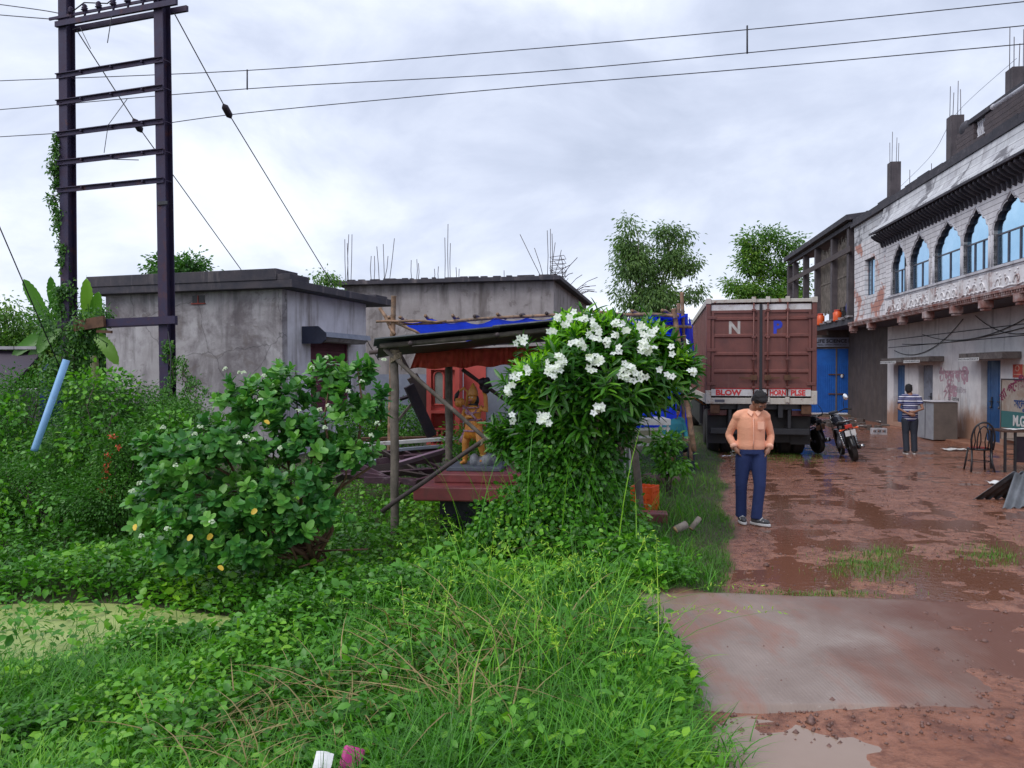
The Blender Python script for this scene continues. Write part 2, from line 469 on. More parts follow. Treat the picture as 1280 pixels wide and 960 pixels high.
m_col = mat('bare_concrete_column', (.1, .083, .09), (.065, .055, .062), 3, .85, streak=(.04, .035, .042), sc=(6, 6, .6))
m_steel = mat('rusty_rebar', (.06, .04, .045), rough=.7, bmp=0)
m_bldoor = mat('blue_painted_door', (.022, .1, .27), (.015, .07, .2), 3, .5, stain=(.06, .11, .17), stscale=2, stpos=(.6, .8))
m_mirror = mat('tinted_glass', (.38, .6, .78), (.3, .52, .7), 1.2, .07, 1.0, rv=.04, bmp=.25, bscale=.9)
m_alu = mat('dark_window_frame', (.12, .12, .15), (.08, .08, .1), 4, .5, .4)
m_maroon = mat('maroon_container_paint', (.175, .058, .046), (.125, .042, .036), 2.2, .5, stain=(.085, .035, .03), stscale=2.5, stpos=(.5, .72), streak=(.2, .1, .09), sc=(7, 7, .5), str_pos=(.62, .8), bmp=.05)
m_cream = mat('cream_container_frame', (.52, .5, .45), (.42, .38, .33), 4, .55, stain=(.2, .07, .035), stscale=6, stpos=(.56, .66))
m_rust = mat('rusty_steel', (.13, .06, .03), (.07, .035, .02), 7, .8)
m_paper = mat('white_paper', (.75, .75, .75), rough=.7)
m_ply = mat('grey_brown_board', (.15, .12, .105), (.11, .09, .08), 3, .75)

def wallmat(name, low, grooves=(), period=0, stain_z=1.2, base=(.5, .5, .52), base2=(.39, .38, .4), gd=.012, blk=False, patches=None):
    """painted wall: grooves every 'period' metres of height, red mud splashed up from the ground"""
    m, nt, b = nodes(name)
    ob = coord(nt)
    f = nz(nt, ob, 2.2, 8, .65)
    col = mix(nt, ramp(nt, [(.35, 0), (.65, 1)], f), base, base2)
    st = nz(nt, coord(nt, (2, 2, .25)), 1.6, 6, .65)
    col = mix(nt, ramp(nt, [(.55, 0), (.75, .75)], st), col, (.2, .18, .19))
    if patches:
        pf = nz(nt, ob, .9, 7, .6, .3)
        col = mix(nt, ramp(nt, [(patches[1], 0), (patches[1] + .05, .9)], pf), col, patches[0])
    g = N(nt, 'ShaderNodeNewGeometry'); sp = nt.nodes.new('ShaderNodeSeparateXYZ'); nt.links.new(g.outputs['Position'], sp.inputs[0])
    if low:
        a = N(nt, 'ShaderNodeMath', operation='MULTIPLY_ADD'); a.inputs[1].default_value = 1.3; nt.links.new(nz(nt, coord(nt, (1.5, 1.5, .7)), 1.5, 7, .65), a.inputs[0])
        a2 = N(nt, 'ShaderNodeMath', operation='DIVIDE'); a2.inputs[1].default_value = stain_z; nt.links.new(sp.outputs['Z'], a2.inputs[0])
        s = N(nt, 'ShaderNodeMath', operation='SUBTRACT'); nt.links.new(a.outputs[0], s.inputs[0]); nt.links.new(a2.outputs[0], s.inputs[1])
        a.inputs[2].default_value = .1
        col = mix(nt, ramp(nt, [(.02, 0), (.45, .85)], s.outputs[0]), col, low)
    if period:
        if blk:
            bt = N(nt, 'ShaderNodeTexBrick', inp={'Scale': 1.0, 'Mortar Size': .012, 'Brick Width': .62, 'Row Height': period, 'Mortar Smooth': .3})
            cv = nt.nodes.new('ShaderNodeCombineXYZ'); s2 = nt.nodes.new('ShaderNodeSeparateXYZ')
            tc = nt.nodes.new('ShaderNodeTexCoord'); nt.links.new(tc.outputs['Object'], s2.inputs[0])
            nt.links.new(s2.outputs['Y'], cv.inputs[0]); nt.links.new(s2.outputs['Z'], cv.inputs[1]); nt.links.new(cv.outputs[0], bt.inputs['Vector'])
            gf = bt.outputs['Fac']
        else:
            md = N(nt, 'ShaderNodeMath', operation='MODULO'); md.inputs[1].default_value = period; nt.links.new(sp.outputs['Z'], md.inputs[0])
            lt = N(nt, 'ShaderNodeMath', operation='LESS_THAN'); lt.inputs[1].default_value = gd * 2; nt.links.new(md.outputs[0], lt.inputs[0])
            gf = lt.outputs[0]
        col = mix(nt, mix(nt, .75, (0, 0, 0), gf), col, (.06, .055, .065))
        iv = N(nt, 'ShaderNodeMath', operation='SUBTRACT'); iv.inputs[0].default_value = 1; nt.links.new(gf, iv.inputs[1])
        bump(nt, b, iv.outputs[0], .8, .02)
    else:
        bump(nt, b, nz(nt, ob, 14, 6), .2, .02)
    nt.links.new(col, b.inputs['Base Color']); b.inputs['Roughness'].default_value = .8
    return m
m_groundwall = wallmat('white_ground_floor_wall', (.36, .17, .09), period=0, stain_z=1.5, base=(.78, .76, .76), base2=(.62, .6, .61))
m_siding = wallmat('grooved_stucco', None, period=.135, base=(.76, .74, .76), base2=(.58, .56, .58), gd=.007)
m_band = wallmat('grooved_white_band', None, period=.21, base=(.6, .61, .63), base2=(.43, .43, .46), gd=.008, patches=((.12, .115, .13), .54))
m_course = wallmat('coursed_stucco_with_bare_brick', None, period=.175, base=(.7, .68, .7), base2=(.52, .5, .52), blk=True, patches=((.42, .17, .12), .53))
m_panel = mat('rust_stained_panel', (.74, .72, .74), (.58, .56, .57), 2, .8, stain=(.2, .06, .045), stscale=2.0, stpos=(.5, .66), streak=(.16, .1, .1), sc=(4, 4, .5), str_pos=(.6, .78))
m_mould = mat('rust_stained_moulding', (.42, .36, .36), (.28, .17, .15), 3, .8, stain=(.17, .05, .035), stscale=3, stpos=(.4, .6))

# leaves
G = lambda *c: [(i / (len(c) - 1), x) for i, x in enumerate(c)]
l_weed = leafmat('weed_leaf', G((.028, .09, .02), (.045, .14, .025), (.075, .21, .03), (.14, .29, .035)))
l_weed2 = leafmat('broad_weed_leaf', G((.035, .12, .03), (.06, .19, .035), (.11, .27, .045), (.2, .36, .05)))
l_grass = leafmat('grass_blade', G((.03, .11, .02), (.05, .18, .025), (.085, .25, .035), (.2, .36, .07)), .5)
l_lawn = leafmat('short_grass_blade', G((.035, .1, .02), (.05, .14, .025), (.075, .18, .035), (.13, .2, .06)), .55)
l_tall = leafmat('tall_grass_blade', G((.05, .16, .03), (.1, .27, .045), (.22, .42, .08), (.42, .5, .18)), .5)
l_dry = leafmat('dry_straw', G((.3, .2, .09), (.42, .32, .15), (.33, .2, .08)), .7)
l_calo = leafmat('round_shrub_leaf', G((.03, .10, .045), (.045, .15, .06), (.09, .23, .10), (.2, .36, .2)), .36)
l_fran = leafmat('long_glossy_leaf', G((.014, .055, .018), (.022, .085, .022), (.04, .13, .025), (.12, .27, .035)), .33)
l_vine = leafmat('vine_leaf', G((.02, .07, .018), (.03, .11, .02), (.05, .16, .025)), .42)
l_bush = leafmat('dark_bush_leaf', G((.022, .07, .033), (.035, .105, .04), (.055, .15, .045), (.10, .21, .06)), .5)
l_bush2 = leafmat('mid_bush_leaf', G((.03, .1, .03), (.045, .14, .035), (.08, .19, .04)), .5)
l_tree = leafmat('haze_toned_tree_leaf', G((.06, .11, .09), (.09, .15, .11), (.14, .21, .14)), .5, .35)  # aerial haze over the far tree is put into these pale stops
l_tree2 = leafmat('bright_tree_leaf', G((.05, .12, .05), (.08, .17, .055), (.16, .23, .07)), .5, .35)
l_ban = leafmat('banana_leaf', G((.05, .14, .05), (.09, .21, .06), (.15, .28, .09)), .4, .35)
l_yel = leafmat('yellowed_leaf', G((.6, .38, .03), (.75, .5, .04)), .5, .1)
l_pet = leafmat('white_petal', G((.8, .82, .82), (.9, .9, .9)), .5, .25)
m_petal2 = leafmat('pale_green_white_petal', G((.5, .6, .42), (.75, .8, .68)), .5, .15)
m_ybud = mat('yellow_flower_throat', (.7, .5, .1), rough=.6, bmp=0)
m_bark = mat('bark', (.11, .085, .065), (.06, .048, .04), 7, .9, bmp=.6)
m_bark2 = mat('pale_bark', (.3, .26, .22), (.18, .15, .13), 6, .85, bmp=.4)
m_stem = mat('reddish_stem', (.2, .11, .06), (.12, .07, .04), 6, .8)

# ------------------------------------------------------------------ ground
_g = np.random.default_rng(3).uniform(-1, 1, (256, 256))
def vn(x, y, s):
    x = x * s; y = y * s
    xi = np.floor(x).astype(int); yi = np.floor(y).astype(int); fx = x - xi; fy = y - yi
    fx = fx*fx*(3-2*fx); fy = fy*fy*(3-2*fy)
    g = lambda a, b: _g[a & 255, b & 255]
    return (g(xi, yi)*(1-fx)+g(xi+1, yi)*fx)*(1-fy)+(g(xi, yi+1)*(1-fx)+g(xi+1, yi+1)*fx)*fy
def fbm(x, y, s, o=4):
    t = 0; a = .5
    for i in range(o): t = t + a * vn(x + 17.3*i, y - 9.1*i, s); s *= 2.1; a *= .5
    return t
def sst(a, b, x):
    t = np.clip((np.asarray(x, float) - a) / (b - a), 0, 1); return t*t*(3-2*t)
def xb(y):
    y = np.asarray(y, float)
    return np.where(y > 6.7, .266*y + .14, np.where(y > 4.3, 1.06 + (y-4.4)*.02, .95)) + .12*vn(y, y*0+3.3, 1.3) + .05*vn(y, y*0+8.3, 5)
def th(x, y):
    x = np.asarray(x, float); y = np.asarray(y, float)
    d = xb(y) - x
    k = 1 - sst(10.5, 15, y)
    left = .07*sst(0, .35, d) - .40*sst(.9, 4.2, d)*k + .04*fbm(x, y, 1.1, 3)*sst(.3, 1, d)
    left = left - .28*np.exp(-(((x+4.7)/2.3)**2 + ((y-7.0)/1.05)**2)**1.5) - .14*np.exp(-(((x+2.3)/.8)**2+((y-7.15)/.3)**2))
    near = sst(3.3, 2.0, y); left = left*(1-near) + near*.0
    mud = .012*fbm(x*.8, y*1.5, .75, 2) + .020*fbm(x*.8, y*1.5, 2.2, 5) + .012*fbm(x, y*1.4, 7, 3) + .003 + .03*sst(1.95, 2.4, x + .2*vn(x, y, 3))*sst(4.5, 4.3, y)
    mud = mud + .03*sst(16, 30, y) * sst(9, 14, x)
    mud = mud - .035*np.exp(-(((x-1.35)/.75)**2 + ((y-3.65)/.55)**2)**1.5) - .03*np.exp(-(((x-2.5)/.2)**2 + ((y-3.9)/.25)**2)) + .012*sst(5, 4, y)*vn(x, y, 5)
    # wheel ruts up the yard
    for c in (.75, 1.9, 3.1):
        r = x - (.275*y + c + .1*np.sin(y*.6 + c)); mud = mud - .012*np.exp(-(r/.14)**2)*sst(5.5, 7, y)
    return np.where(d > 0, left + mud*(1-sst(0, .3, d)), mud)

def thz(x, y): return float(th(x, y))

xs = np.unique(np.concatenate([-np.geomspace(8, 900, 26)[::-1], np.arange(-8, 1.5, .14), np.arange(1.5, 9.5, .04), np.arange(9.5, 18, .3), np.geomspace(18, 900, 24)]))
ys = np.unique(np.concatenate([-np.geomspace(1, 600, 16)[::-1], np.arange(-1, 3, .4), np.arange(3, 9, .04), np.arange(9, 20, .07), np.arange(20, 45, .5), np.geomspace(45, 1500, 28)]))
XX, YY = np.meshgrid(xs, ys)
ZZ = th(XX, YY)
vv = np.stack([XX, YY, ZZ], -1).reshape(-1, 3)
nx, ny = len(xs), len(ys)
i, j = np.meshgrid(np.arange(nx-1), np.arange(ny-1)); a = (j*nx + i).ravel()
ff = np.stack([a, a+1, a+nx+1, a+nx], 1)
# soil sheet: grass soil and red mud as one material driven by a mask attribute
mask = np.clip(sst(-.12, .1, (xb(YY) - XX) + .1*fbm(XX, YY, 3, 3)), 0, 1).ravel()
m, nt, b = nodes('red_mud_and_soil')
ob = coord(nt)
n1 = nz(nt, ob, .9, 8, .65, .3); n2 = nz(nt, ob, 7, 8, .7); n3 = nz(nt, ob, 38, 6, .75)
c = mix(nt, ramp(nt, [(.3, 0), (.7, 1)], n1), (.235, .088, .05), (.37, .175, .115))
c = mix(nt, ramp(nt, [(.45, 0), (.62, .8)], n2), c, (.115, .042, .028))
c = mix(nt, ramp(nt, [(.6, 0), (.7, .7)], n3), c, (.33, .24, .2))
at_ = N(nt, 'ShaderNodeAttribute'); at_.attribute_name = 'rnd'
soil = mix(nt, n2, (.035, .045, .015), (.06, .05, .025))
c = mix(nt, at_.outputs['Fac'], c, soil)
nt.links.new(c, b.inputs['Base Color'])
rr = ramp(nt, [(.36, .06), (.5, .14), (.66, .3)], nz(nt, ob, 1.3, 6, .6))
nt.links.new(mix(nt, at_.outputs['Fac'], rr, (.9, .9, .9)), b.inputs['Roughness'])
nt.links.new(n3, bump(nt, b, n3, .45, .03).inputs['Height'])
hh = N(nt, 'ShaderNodeMath', operation='MULTIPLY_ADD'); hh.inputs[1].default_value = 2.5; nt.links.new(n2, hh.inputs[0]); nt.links.new(n3, hh.inputs[2])
for n_ in nt.nodes:
    if n_.type == 'BUMP': nt.links.new(hh.outputs[0], n_.inputs['Height'])
rawmesh('ground', vv, ff, m, loc=(0, 0, 0), rnd=mask, smooth=True, kind='structure')

# rain water standing on the mud
def watermat(name, c, rough=.03, bm=.02, c2=None):
    m, nt, b = nodes(name)
    ob = coord(nt)
    nt.links.new(mix(nt, nz(nt, ob, 1.6, 5), c, c2 or tuple(x*.75 for x in c)), b.inputs['Base Color'])
    b.inputs['Roughness'].default_value = rough; b.inputs['IOR'].default_value = 1.33
    bump(nt, b, nz(nt, ob, 14, 3), bm, .02)
    return m
def sheet(name, pts, z, mt, **k):
    mb = MB(); mb.add([(p[0], p[1], z) for p in pts], [tuple(range(len(pts)))])
    return mb.build(name, mt, loc=(sum(p[0] for p in pts)/len(pts), sum(p[1] for p in pts)/len(pts), z), **k)
sheet('rain_water', [(1.75, 6.3), (16, 6.0), (24, 30), (8.6, 31), (5.2, 18.5), (2.9, 9.6)], -.0015, watermat('muddy_rain_water', (.165, .07, .042), .03, .12), kind='structure')
pp = [(.75, 2.6), (1.6, 2.5), (2.0, 3.0), (1.75, 3.45), (1.9, 3.7), (2.15, 3.9), (2.1, 4.15), (1.75, 4.27), (1.3, 4.26), (1.0, 4.34), (.84, 4.2), (.82, 3.9), (.95, 3.7), (.9, 3.3)]
def blobpts(pts, sub=10, amp=.05):
    n = len(pts); o = []
    for i in range(n):
        p0, p1, p2, p3 = [V(pts[(i+k) % n]) for k in (-1, 0, 1, 2)]
        for s in range(sub):
            t = s/sub
            q = .5*((2*p1)+(p2-p0)*t+(2*p0-5*p1+4*p2-p3)*t*t+(3*p1-p0-3*p2+p3)*t**3)
            o.append((q.x + amp*(noise.noise(V((q.x*4, q.y*4, 1))) + .8*noise.noise(V((q.x*11, q.y*11, 1)))), q.y + amp*(noise.noise(V((q.x*4, q.y*4, 9))) + .8*noise.noise(V((q.x*11, q.y*11, 9))))))
    return o
sheet('puddle', [(.3, 1.5), (3.6, 1.5), (3.6, 4.36), (.3, 4.36)], -.008, watermat('milky_puddle_water', (.34, .25, .2), .04, .03, (.24, .16, .12)), kind='structure')
if 0: sheet('puddle', blobpts([(2.75, 3.2), (3.5, 3.0), (4.2, 3.5), (3.9, 3.95), (3.3, 4.1), (2.9, 3.8)]), .033, bpy.data.materials['milky_puddle_water'], kind='structure')

# combed concrete ramp
m, nt, b = nodes('combed_wet_concrete')
ob = coord(nt)
n1 = nz(nt, ob, 1.2, 8, .6); n2 = nz(nt, ob, 22, 6, .7)
wv = N(nt, 'ShaderNodeTexWave', wave_type='BANDS', bands_direction='X', inp={'Scale': 6.5, 'Distortion': 5, 'Detail': 4, 'Detail Scale': 1.6})
nt.links.new(coord(nt, (2.0, .22, 1), rot=(0, 0, R(-12))), wv.inputs['Vector'])
c = mix(nt, ramp(nt, [(.35, 0), (.65, 1)], n1), (.285, .215, .18), (.195, .14, .115))
cm_ = N(nt, 'ShaderNodeMath', operation='MULTIPLY'); nt.links.new(ramp(nt, [(.02, .16), (.4, 0)], wv.outputs['Fac']), cm_.inputs[0]); nt.links.new(ramp(nt, [(.42, .15), (.6, 1)], nz(nt, coord(nt, (1, .35, 1)), 1.3, 5)), cm_.inputs[1])
c = mix(nt, cm_.outputs[0], c, (.16, .115, .105))
c = mix(nt, ramp(nt, [(.48, 0), (.64, .7)], nz(nt, coord(nt, (1.6, .5, 1)), 1.7, 7, .65, .4)), c, (.27, .12, .08))
sx = nt.nodes.new('ShaderNodeSeparateXYZ'); tc = nt.nodes.new('ShaderNodeTexCoord'); nt.links.new(tc.outputs['Object'], sx.inputs[0])
s1 = N(nt, 'ShaderNodeMath', operation='MULTIPLY_ADD'); s1.inputs[1].default_value = .46
nt.links.new(sx.outputs['X'], s1.inputs[0]); s1.inputs[2].default_value = .06
s2 = N(nt, 'ShaderNodeMath', operation='MULTIPLY_ADD'); s2.inputs[1].default_value = 1.4; nt.links.new(nz(nt, ob, 1.1, 7, .6), s2.inputs[0]); nt.links.new(s1.outputs[0], s2.inputs[2])
s3_ = N(nt, 'ShaderNodeMath', operation='MULTIPLY_ADD'); s3_.inputs[1].default_value = .42; nt.links.new(nz(nt, coord(nt, (1, .45, 1)), 6, 8, .75), s3_.inputs[0]); nt.links.new(s2.outputs[0], s3_.inputs[2]); s2 = s3_
c = mix(nt, ramp(nt, [(.58, 0), (.7, .55)], nz(nt, ob, 30, 5, .8)), c, (.12, .085, .07))
c = mix(nt, ramp(nt, [(.62, 0), (.68, .5)], nz(nt, ob, 17, 6, .8)), c, (.42, .36, .32))
hf_ = N(nt, 'ShaderNodeMath', operation='MULTIPLY'); hf_.inputs[1].default_value = .5; nt.links.new(s2.outputs[0], hf_.inputs[0])
mudf = ramp(nt, [(.46, 0), (.56, .35), (.78, 1)], hf_.outputs[0])
c = mix(nt, mudf, c, mix(nt, n1, (.16, .06, .034), (.12, .045, .028)))
nt.links.new(c, b.inputs['Base Color'])
nt.links.new(ramp(nt, [(.35, .28), (.65, .5)], n1), b.inputs['Roughness'])
hh = N(nt, 'ShaderNodeMath', operation='MULTIPLY_ADD'); hh.inputs[1].default_value = .35; nt.links.new(n2, hh.inputs[0]); nt.links.new(wv.outputs['Fac'], hh.inputs[2])
bump(nt, b, hh.outputs[0], .11, .01)
gx = np.arange(.7, 11, .035); gy = np.arange(4.2, 6.95, .035)
GX, GY = np.meshgrid(gx, gy)
lf_ = .86 + .17*np.clip((GY - 4.4)/2.3, 0, 1) + .035*fbm(GX, GY, 3, 4)
tp_ = 6.75 - .085*(GX - 1) - .012*np.clip(GX-3, 0, 9)**1.5 + .05*fbm(GX, GY, 2.5, 4)
bt_ = 4.40 + .035*fbm(GX, GY, 3.5, 4)
out_ = np.maximum(np.maximum(lf_ - GX, GY - tp_), bt_ - GY)
GZ = .030 - .09*sst(0, .05, out_) - .006*sst(-.02, 0.0, out_)
GZ = GZ - .034*sst(1.9, 3.4, GX + .5*fbm(GX, GY, 1.2, 3))*sst(5.6, 4.5, GY) - .022*sst(2.2, 4.5, GX + .8*fbm(GX, GY, .8, 3))
n_x, n_y = len(gx), len(gy)
i, j = np.meshgrid(np.arange(n_x-1), np.arange(n_y-1)); a = (j*n_x + i).ravel()
rawmesh('concrete_ramp', np.stack([GX, GY, GZ], -1).reshape(-1, 3), np.stack([a, a+1, a+n_x+1, a+n_x], 1), m, loc=(2.2, 5.4, 0), smooth=True, kind='structure')

# pond with duckweed
m, nt, b = nodes('duckweed_water')
ob = coord(nt)
n2 = nz(nt, ob, 3, 8, .7); n3 = nz(nt, ob, 60, 3, .6)
c = mix(nt, ramp(nt, [(.3, 0), (.7, 1)], n2), (.34, .42, .13), (.48, .54, .2))
c = mix(nt, ramp(nt, [(.55, 0), (.65, .5)], n3), c, (.45, .5, .22))
nt.links.new(c, b.inputs['Base Color']); b.inputs['Roughness'].default_value = .45
bump(nt, b, n3, .3, .01)
sheet('pond_water', blobpts([(-8.2, 5.6), (-4.5, 5.2), (-2.4, 6.0), (-1.4, 6.9), (-1.3, 7.4), (-2.6, 8.1), (-4.5, 8.9), (-8.2, 8.9)]), -.46, m, kind='structure')
# ------------------------------------------------------------------ right-hand building (arched windows)
AR = math.atan(.1375)
FR = frame(-AR)
def yl(px, c):
    Y = c / ((px - 640) / FPX - .1375)
    return .1363 * c + 1.0094 * Y
def wl(x, y, z=0): return FR @ V((x, y, z))
XG, XO = 9.907, 8.72
YF, YN = 30.1, 11.0
rb = E('arcade_building', wl(XG, YF), -AR, 'white two storey building with cusped arch windows, rusty balcony front and bare roof columns', 'building')
mb = MB(FR)
# openings in ground-floor wall: (px far, px near, z bottom, z top)
gd_ = [(1117, 1131, .18, 2.22), (1148, 1166, .12, 2.2), (1226, 1250.5, .1, 2.28)]
go_ = [(yl(a_, 10.0), yl(b_, 10.0), z0, z1) for a_, b_, z0, z1 in gd_]
ycur = YF
for (ya, yb_, z0, z1) in go_:
    mb.box(XG, XG + .22, ya, ycur, -.3, 3.64)
    mb.box(XG, XG + .22, yb_, ya, z1, 3.64); mb.box(XG, XG + .22, yb_, ya, -.3, z0)
    ycur = yb_
mb.box(XG, XG + .22, YN, ycur, -.3, 3.64)
mb.box(XG + .22, XG + 8, YF - .22, YF, -.3, 3.64)
mb.box(XG + 7.8, XG + 8, YN, YF, -.3, 3.64); mb.box(XG + .22, XG + 8, YN, YN + .22, -.3, 3.64)
mb.build('ground_floor_wall', m_groundwall, rb)
mb = MB(FR); mb.box(XG - .35, XG - .004, yl(1146, 9.8), yl(1108, 9.8) , -.3, .05); mb.box(XG - .7, XG - .004, YN, yl(1162, 9.6), -.3, .07)
mb.build('plinth', mat('mud_stained_plinth', (.33, .15, .09), (.2, .09, .06), 4, .8), rb, bevel=.02)
mb = MB(FR); mb.box(XO, XG + 8, YN, YF + .02, 3.645, 3.8)
for px in (1090, 1128, 1161, 1196, 1233, 1278): pass
mb.build('floor_slab', m_blackconc, rb)
mb = MB(FR)
for z_ in (2.86, 3.14):
    mb.box(XG - .012, XG + .01, YN + .02, YF - .1, z_, z_ + .022)
mb.build('string_course', m_blackconc, rb)

# upper floor: left siding section
yS = yl(1113, 8.8)       # where the arcade begins
yw0, yw1 = yl(1080, 8.8), yl(1092.5, 8.8)
mb = MB(FR)
mb.box(XO, XO + .2, yw0, YF, 3.8, 6.62); mb.box(XO, XO + .2, yS, yw1, 3.8, 6.62)
mb.box(XO, XO + .2, yw1, yw0, 3.8, 4.66); mb.box(XO, XO + .2, yw1, yw0, 5.95, 6.62)
mb.box(XO + .2, XG + 8, YF - .2, YF, 3.8, 7.35)
mb.box(XO + .2, XG + 8, YN, YN + .2, 3.8, 7.35); mb.box(XG + 7.8, XG + 8, YN + .2, YF - .2, 3.8, 7.35)
mb.build('brick_coursed_wall', m_course, rb)
def casement(y_hi, y_lo, z0, z1, xg, cols, parent, name='window'):
    w_ = MB(FR)
    t = .035
    w_.box(xg, xg + .05, y_lo, y_hi, z0, z0 + t); w_.box(xg, xg + .05, y_lo, y_hi, z1 - t, z1)
    w_.box(xg, xg + .05, y_lo, y_lo + t, z0 + t, z1 - t); w_.box(xg, xg + .05, y_hi - t, y_hi, z0 + t, z1 - t)
    for k in range(1, cols):
        y = y_lo + (y_hi - y_lo) * k / cols
        w_.box(xg - .004, xg + .046, y - t/2, y + t/2, z0 + t, z1 - t)
    o = w_.build(name, m_alu, parent)
    return o
wn = casement(yw0, yw1, 4.66, 5.95, XO + .12, 3, rb, 'narrow_window')
g_ = MB(FR); g_.box(XO + .14, XO + .15, yw1 + .03, yw0 - .03, 4.69, 5.92); g_.build('glass', m_mirror, wn)

# arcade wall with cusped arches
XA = 8.60
prof = [(1, 0), (1, .12), (.97, .26), (.9, .36), (.8, .40), (.79, .47), (.73, .56), (.62, .62), (.52, .63), (.5, .70), (.42, .78), (.3, .83), (.2, .84), (.17, .9), (.08, .96), (0, 1.03)]
zs, zt, zp, ztop = 4.39, 5.14, 5.90, 6.42
ops = [(1114.6, 1132), (1136.7, 1160.8), (1167, 1199.8), (1203, 1234.5), (1240.4, 1285)]
opsy = [(yl(a_, 8.68), yl(b_, 8.68)) for a_, b_ in ops]
opsy += [(13.55, 11.9)]
aw = MB(FR); rev = MB(FR); pn = MB(FR)
ycur = yS + .12
for (ya, yb_) in opsy:
    aw.box(XA, XA + .15, ya, ycur, zs, ztop)
    yc, hw = (ya + yb_) / 2, (ya - yb_) / 2
    pts = [(yc + hw * u_, zt + (zp - zt) * v_) for u_, v_ in prof] + [(yc - hw * u_, zt + (zp - zt) * v_) for u_, v_ in prof[::-1][1:]]
    pts = [(ya, zs)] + pts + [(yb_, zs)]
    n_ = len(pts)
    fr_ = [(XA, p[0], p[1]) for p in pts]; bk = [(XA + .15, p[0], p[1]) for p in pts]
    tp = [(XA, p[0], ztop) for p in pts]
    aw.add(fr_ + tp, [(k, k+1, k+1+n_, k+n_) for k in range(1, n_-2)])
    rev.add(fr_ + bk, [(k, k+1, k+1+n_, k+n_) for k in range(n_-1)])
    ycur = yb_
aw.box(XA, XA + .15, YN, ycur, zs, ztop)
aw.box(XA + .12, XA + .15, yS, yS + .12, 3.8, 6.42)
aw.build('arcade_wall', m_siding, rb)
rev.build('arch_reveal', m_blackconc, rb)  # reveals coloured near black against the pale wall
mb = MB(FR)
for (ya, yb_) in opsy:           # raised bead round each arch and slim pilasters between them
    yc, hw = (ya + yb_) / 2, (ya - yb_) / 2
    pts = [(yc + (hw + .04) * u_, zt + (zp + .06 - zt) * v_) for u_, v_ in prof] + [(yc - (hw + .04) * u_, zt + (zp + .06 - zt) * v_) for u_, v_ in prof[::-1][1:]]
    mb.tube([(XA - .005, p[0], p[1]) for p in pts], .022, 6)
    for y in (ya + .045, yb_ - .045): mb.tube([(XA - .01, y, zs), (XA - .01, y, zt)], .03, 6)
mb.build('arch_bead', m_bwhite, rb)
for k, (ya, yb_) in enumerate(opsy):
    cols = (2, 2, 2, 3, 3, 3)[k]
    wn = casement(ya, yb_, zs + .01, zt, XA + .07, cols, rb)
    g_ = MB(FR); lo = yb_ if k else yb_ + .42
    g_.box(XA + .09, XA + .1, lo, ya, zs + .02, zp + .03)
    g_.build('glass', m_mirror, wn)
    if k == 0:
        g_ = MB(FR); g_.box(XA + .105, XA + .11, yb_, yb_ + .42, zs + .02, zt); g_.build('open_pane_gap', m_blk, wn)
# sill, panelled balcony front with scrolls, dentil moulding, end brackets
mb = MB(FR)
mb.box(XA - .06, XA + .1, YN, yS + .14, zs - .06, zs - .002); mb.box(XA - .03, XA - .004, YN, yS + .14, zs - .11, zs - .064)
mb.build('sill_moulding', m_bwhite, rb)
panels = [yS + .1] + [(opsy[k][1] + opsy[k+1][0]) / 2 for k in range(5)] + [YN]
random.seed(4)
for k in range(6):
    y1, y0 = panels[k], panels[k+1]
    p_ = MB(FR); p_.box(XA - .02, XA + .2, y0 + .03, y1 - .03, 3.82, zs - .112)
    for (za, zb) in ((3.82, zs - .112),):
        p_.box(XA - .045, XA - .0205, y0 + .03, y0 + .09, za, zb); p_.box(XA - .045, XA - .0205, y1 - .09, y1 - .03, za, zb)
    pb = p_.build('balcony_panel', m_panel, rb)
    s_ = MB(FR)
    n_ = max(2, int((y1 - y0) / .42))
    for q in range(n_):                      # curling leaf scrolls in relief
        yy = y0 + .2 + (y1 - y0 - .4) * (q + .5) / n_
        sg = 1 if q % 2 else -1
        pts = [(XA - .03, yy + sg * (.14 * math.cos(t) * (1 - t/9)), 3.93 + .15 * math.sin(t) * (1 - t/9) + .02 * t) for t in [x * .35 for x in range(14)]]
        s_.tube(pts, [.022 * (1 - i_/18) for i_ in range(14)], 5)
        pts = [(XA - .03, yy - sg * .1 + sg * .1 * math.sin(t), 3.86 + .1 * t) for t in [x * .2 for x in range(12)]]
        s_.tube(pts, [.018 * (1 - i_/14) for i_ in range(12)], 5)
        for t in range(3): s_.ell((XA - .03, yy + random.uniform(-.13, .13), 4.08 + .07 * t), (.018, .035, .02), n=8, m=6)
    pts = [(XA - .035, y0 + .1 + (y1 - y0 - .2) * t/24, 3.86 + .035 * abs(math.sin(t * PI / 4))) for t in range(25)]
    s_.tube(pts, .02, 5)
    s_.build('scroll_relief', m_panel, pb)
mb = MB(FR)
mb.box(XA - .1, XA + .1, YN, YF, 3.755, 3.815); mb.box(XA - .06, XA + .12, YN, YF, 3.66, 3.7)
y = YN + .05
while y < YF: mb.box(XA - .085, XA + .1, y, y + .05, 3.702, 3.753); y += .11
mb.build('dentil_moulding', m_mould, rb)
for px in (1063, 1090, 1129, 1161, 1196, 1233, 1278):
    y = yl(px, 8.75)
    if y > YF - .2: y = YF - .2
    b_ = MB(FR); b_.box(XA - .08, XA + .16, y - .13, y + .13, 3.48, 3.658); b_.box(XA - .05, XA + .14, y - .09, y + .09, 3.42, 3.478)
    b_.build('end_bracket', m_mould, rb, bevel=.01)
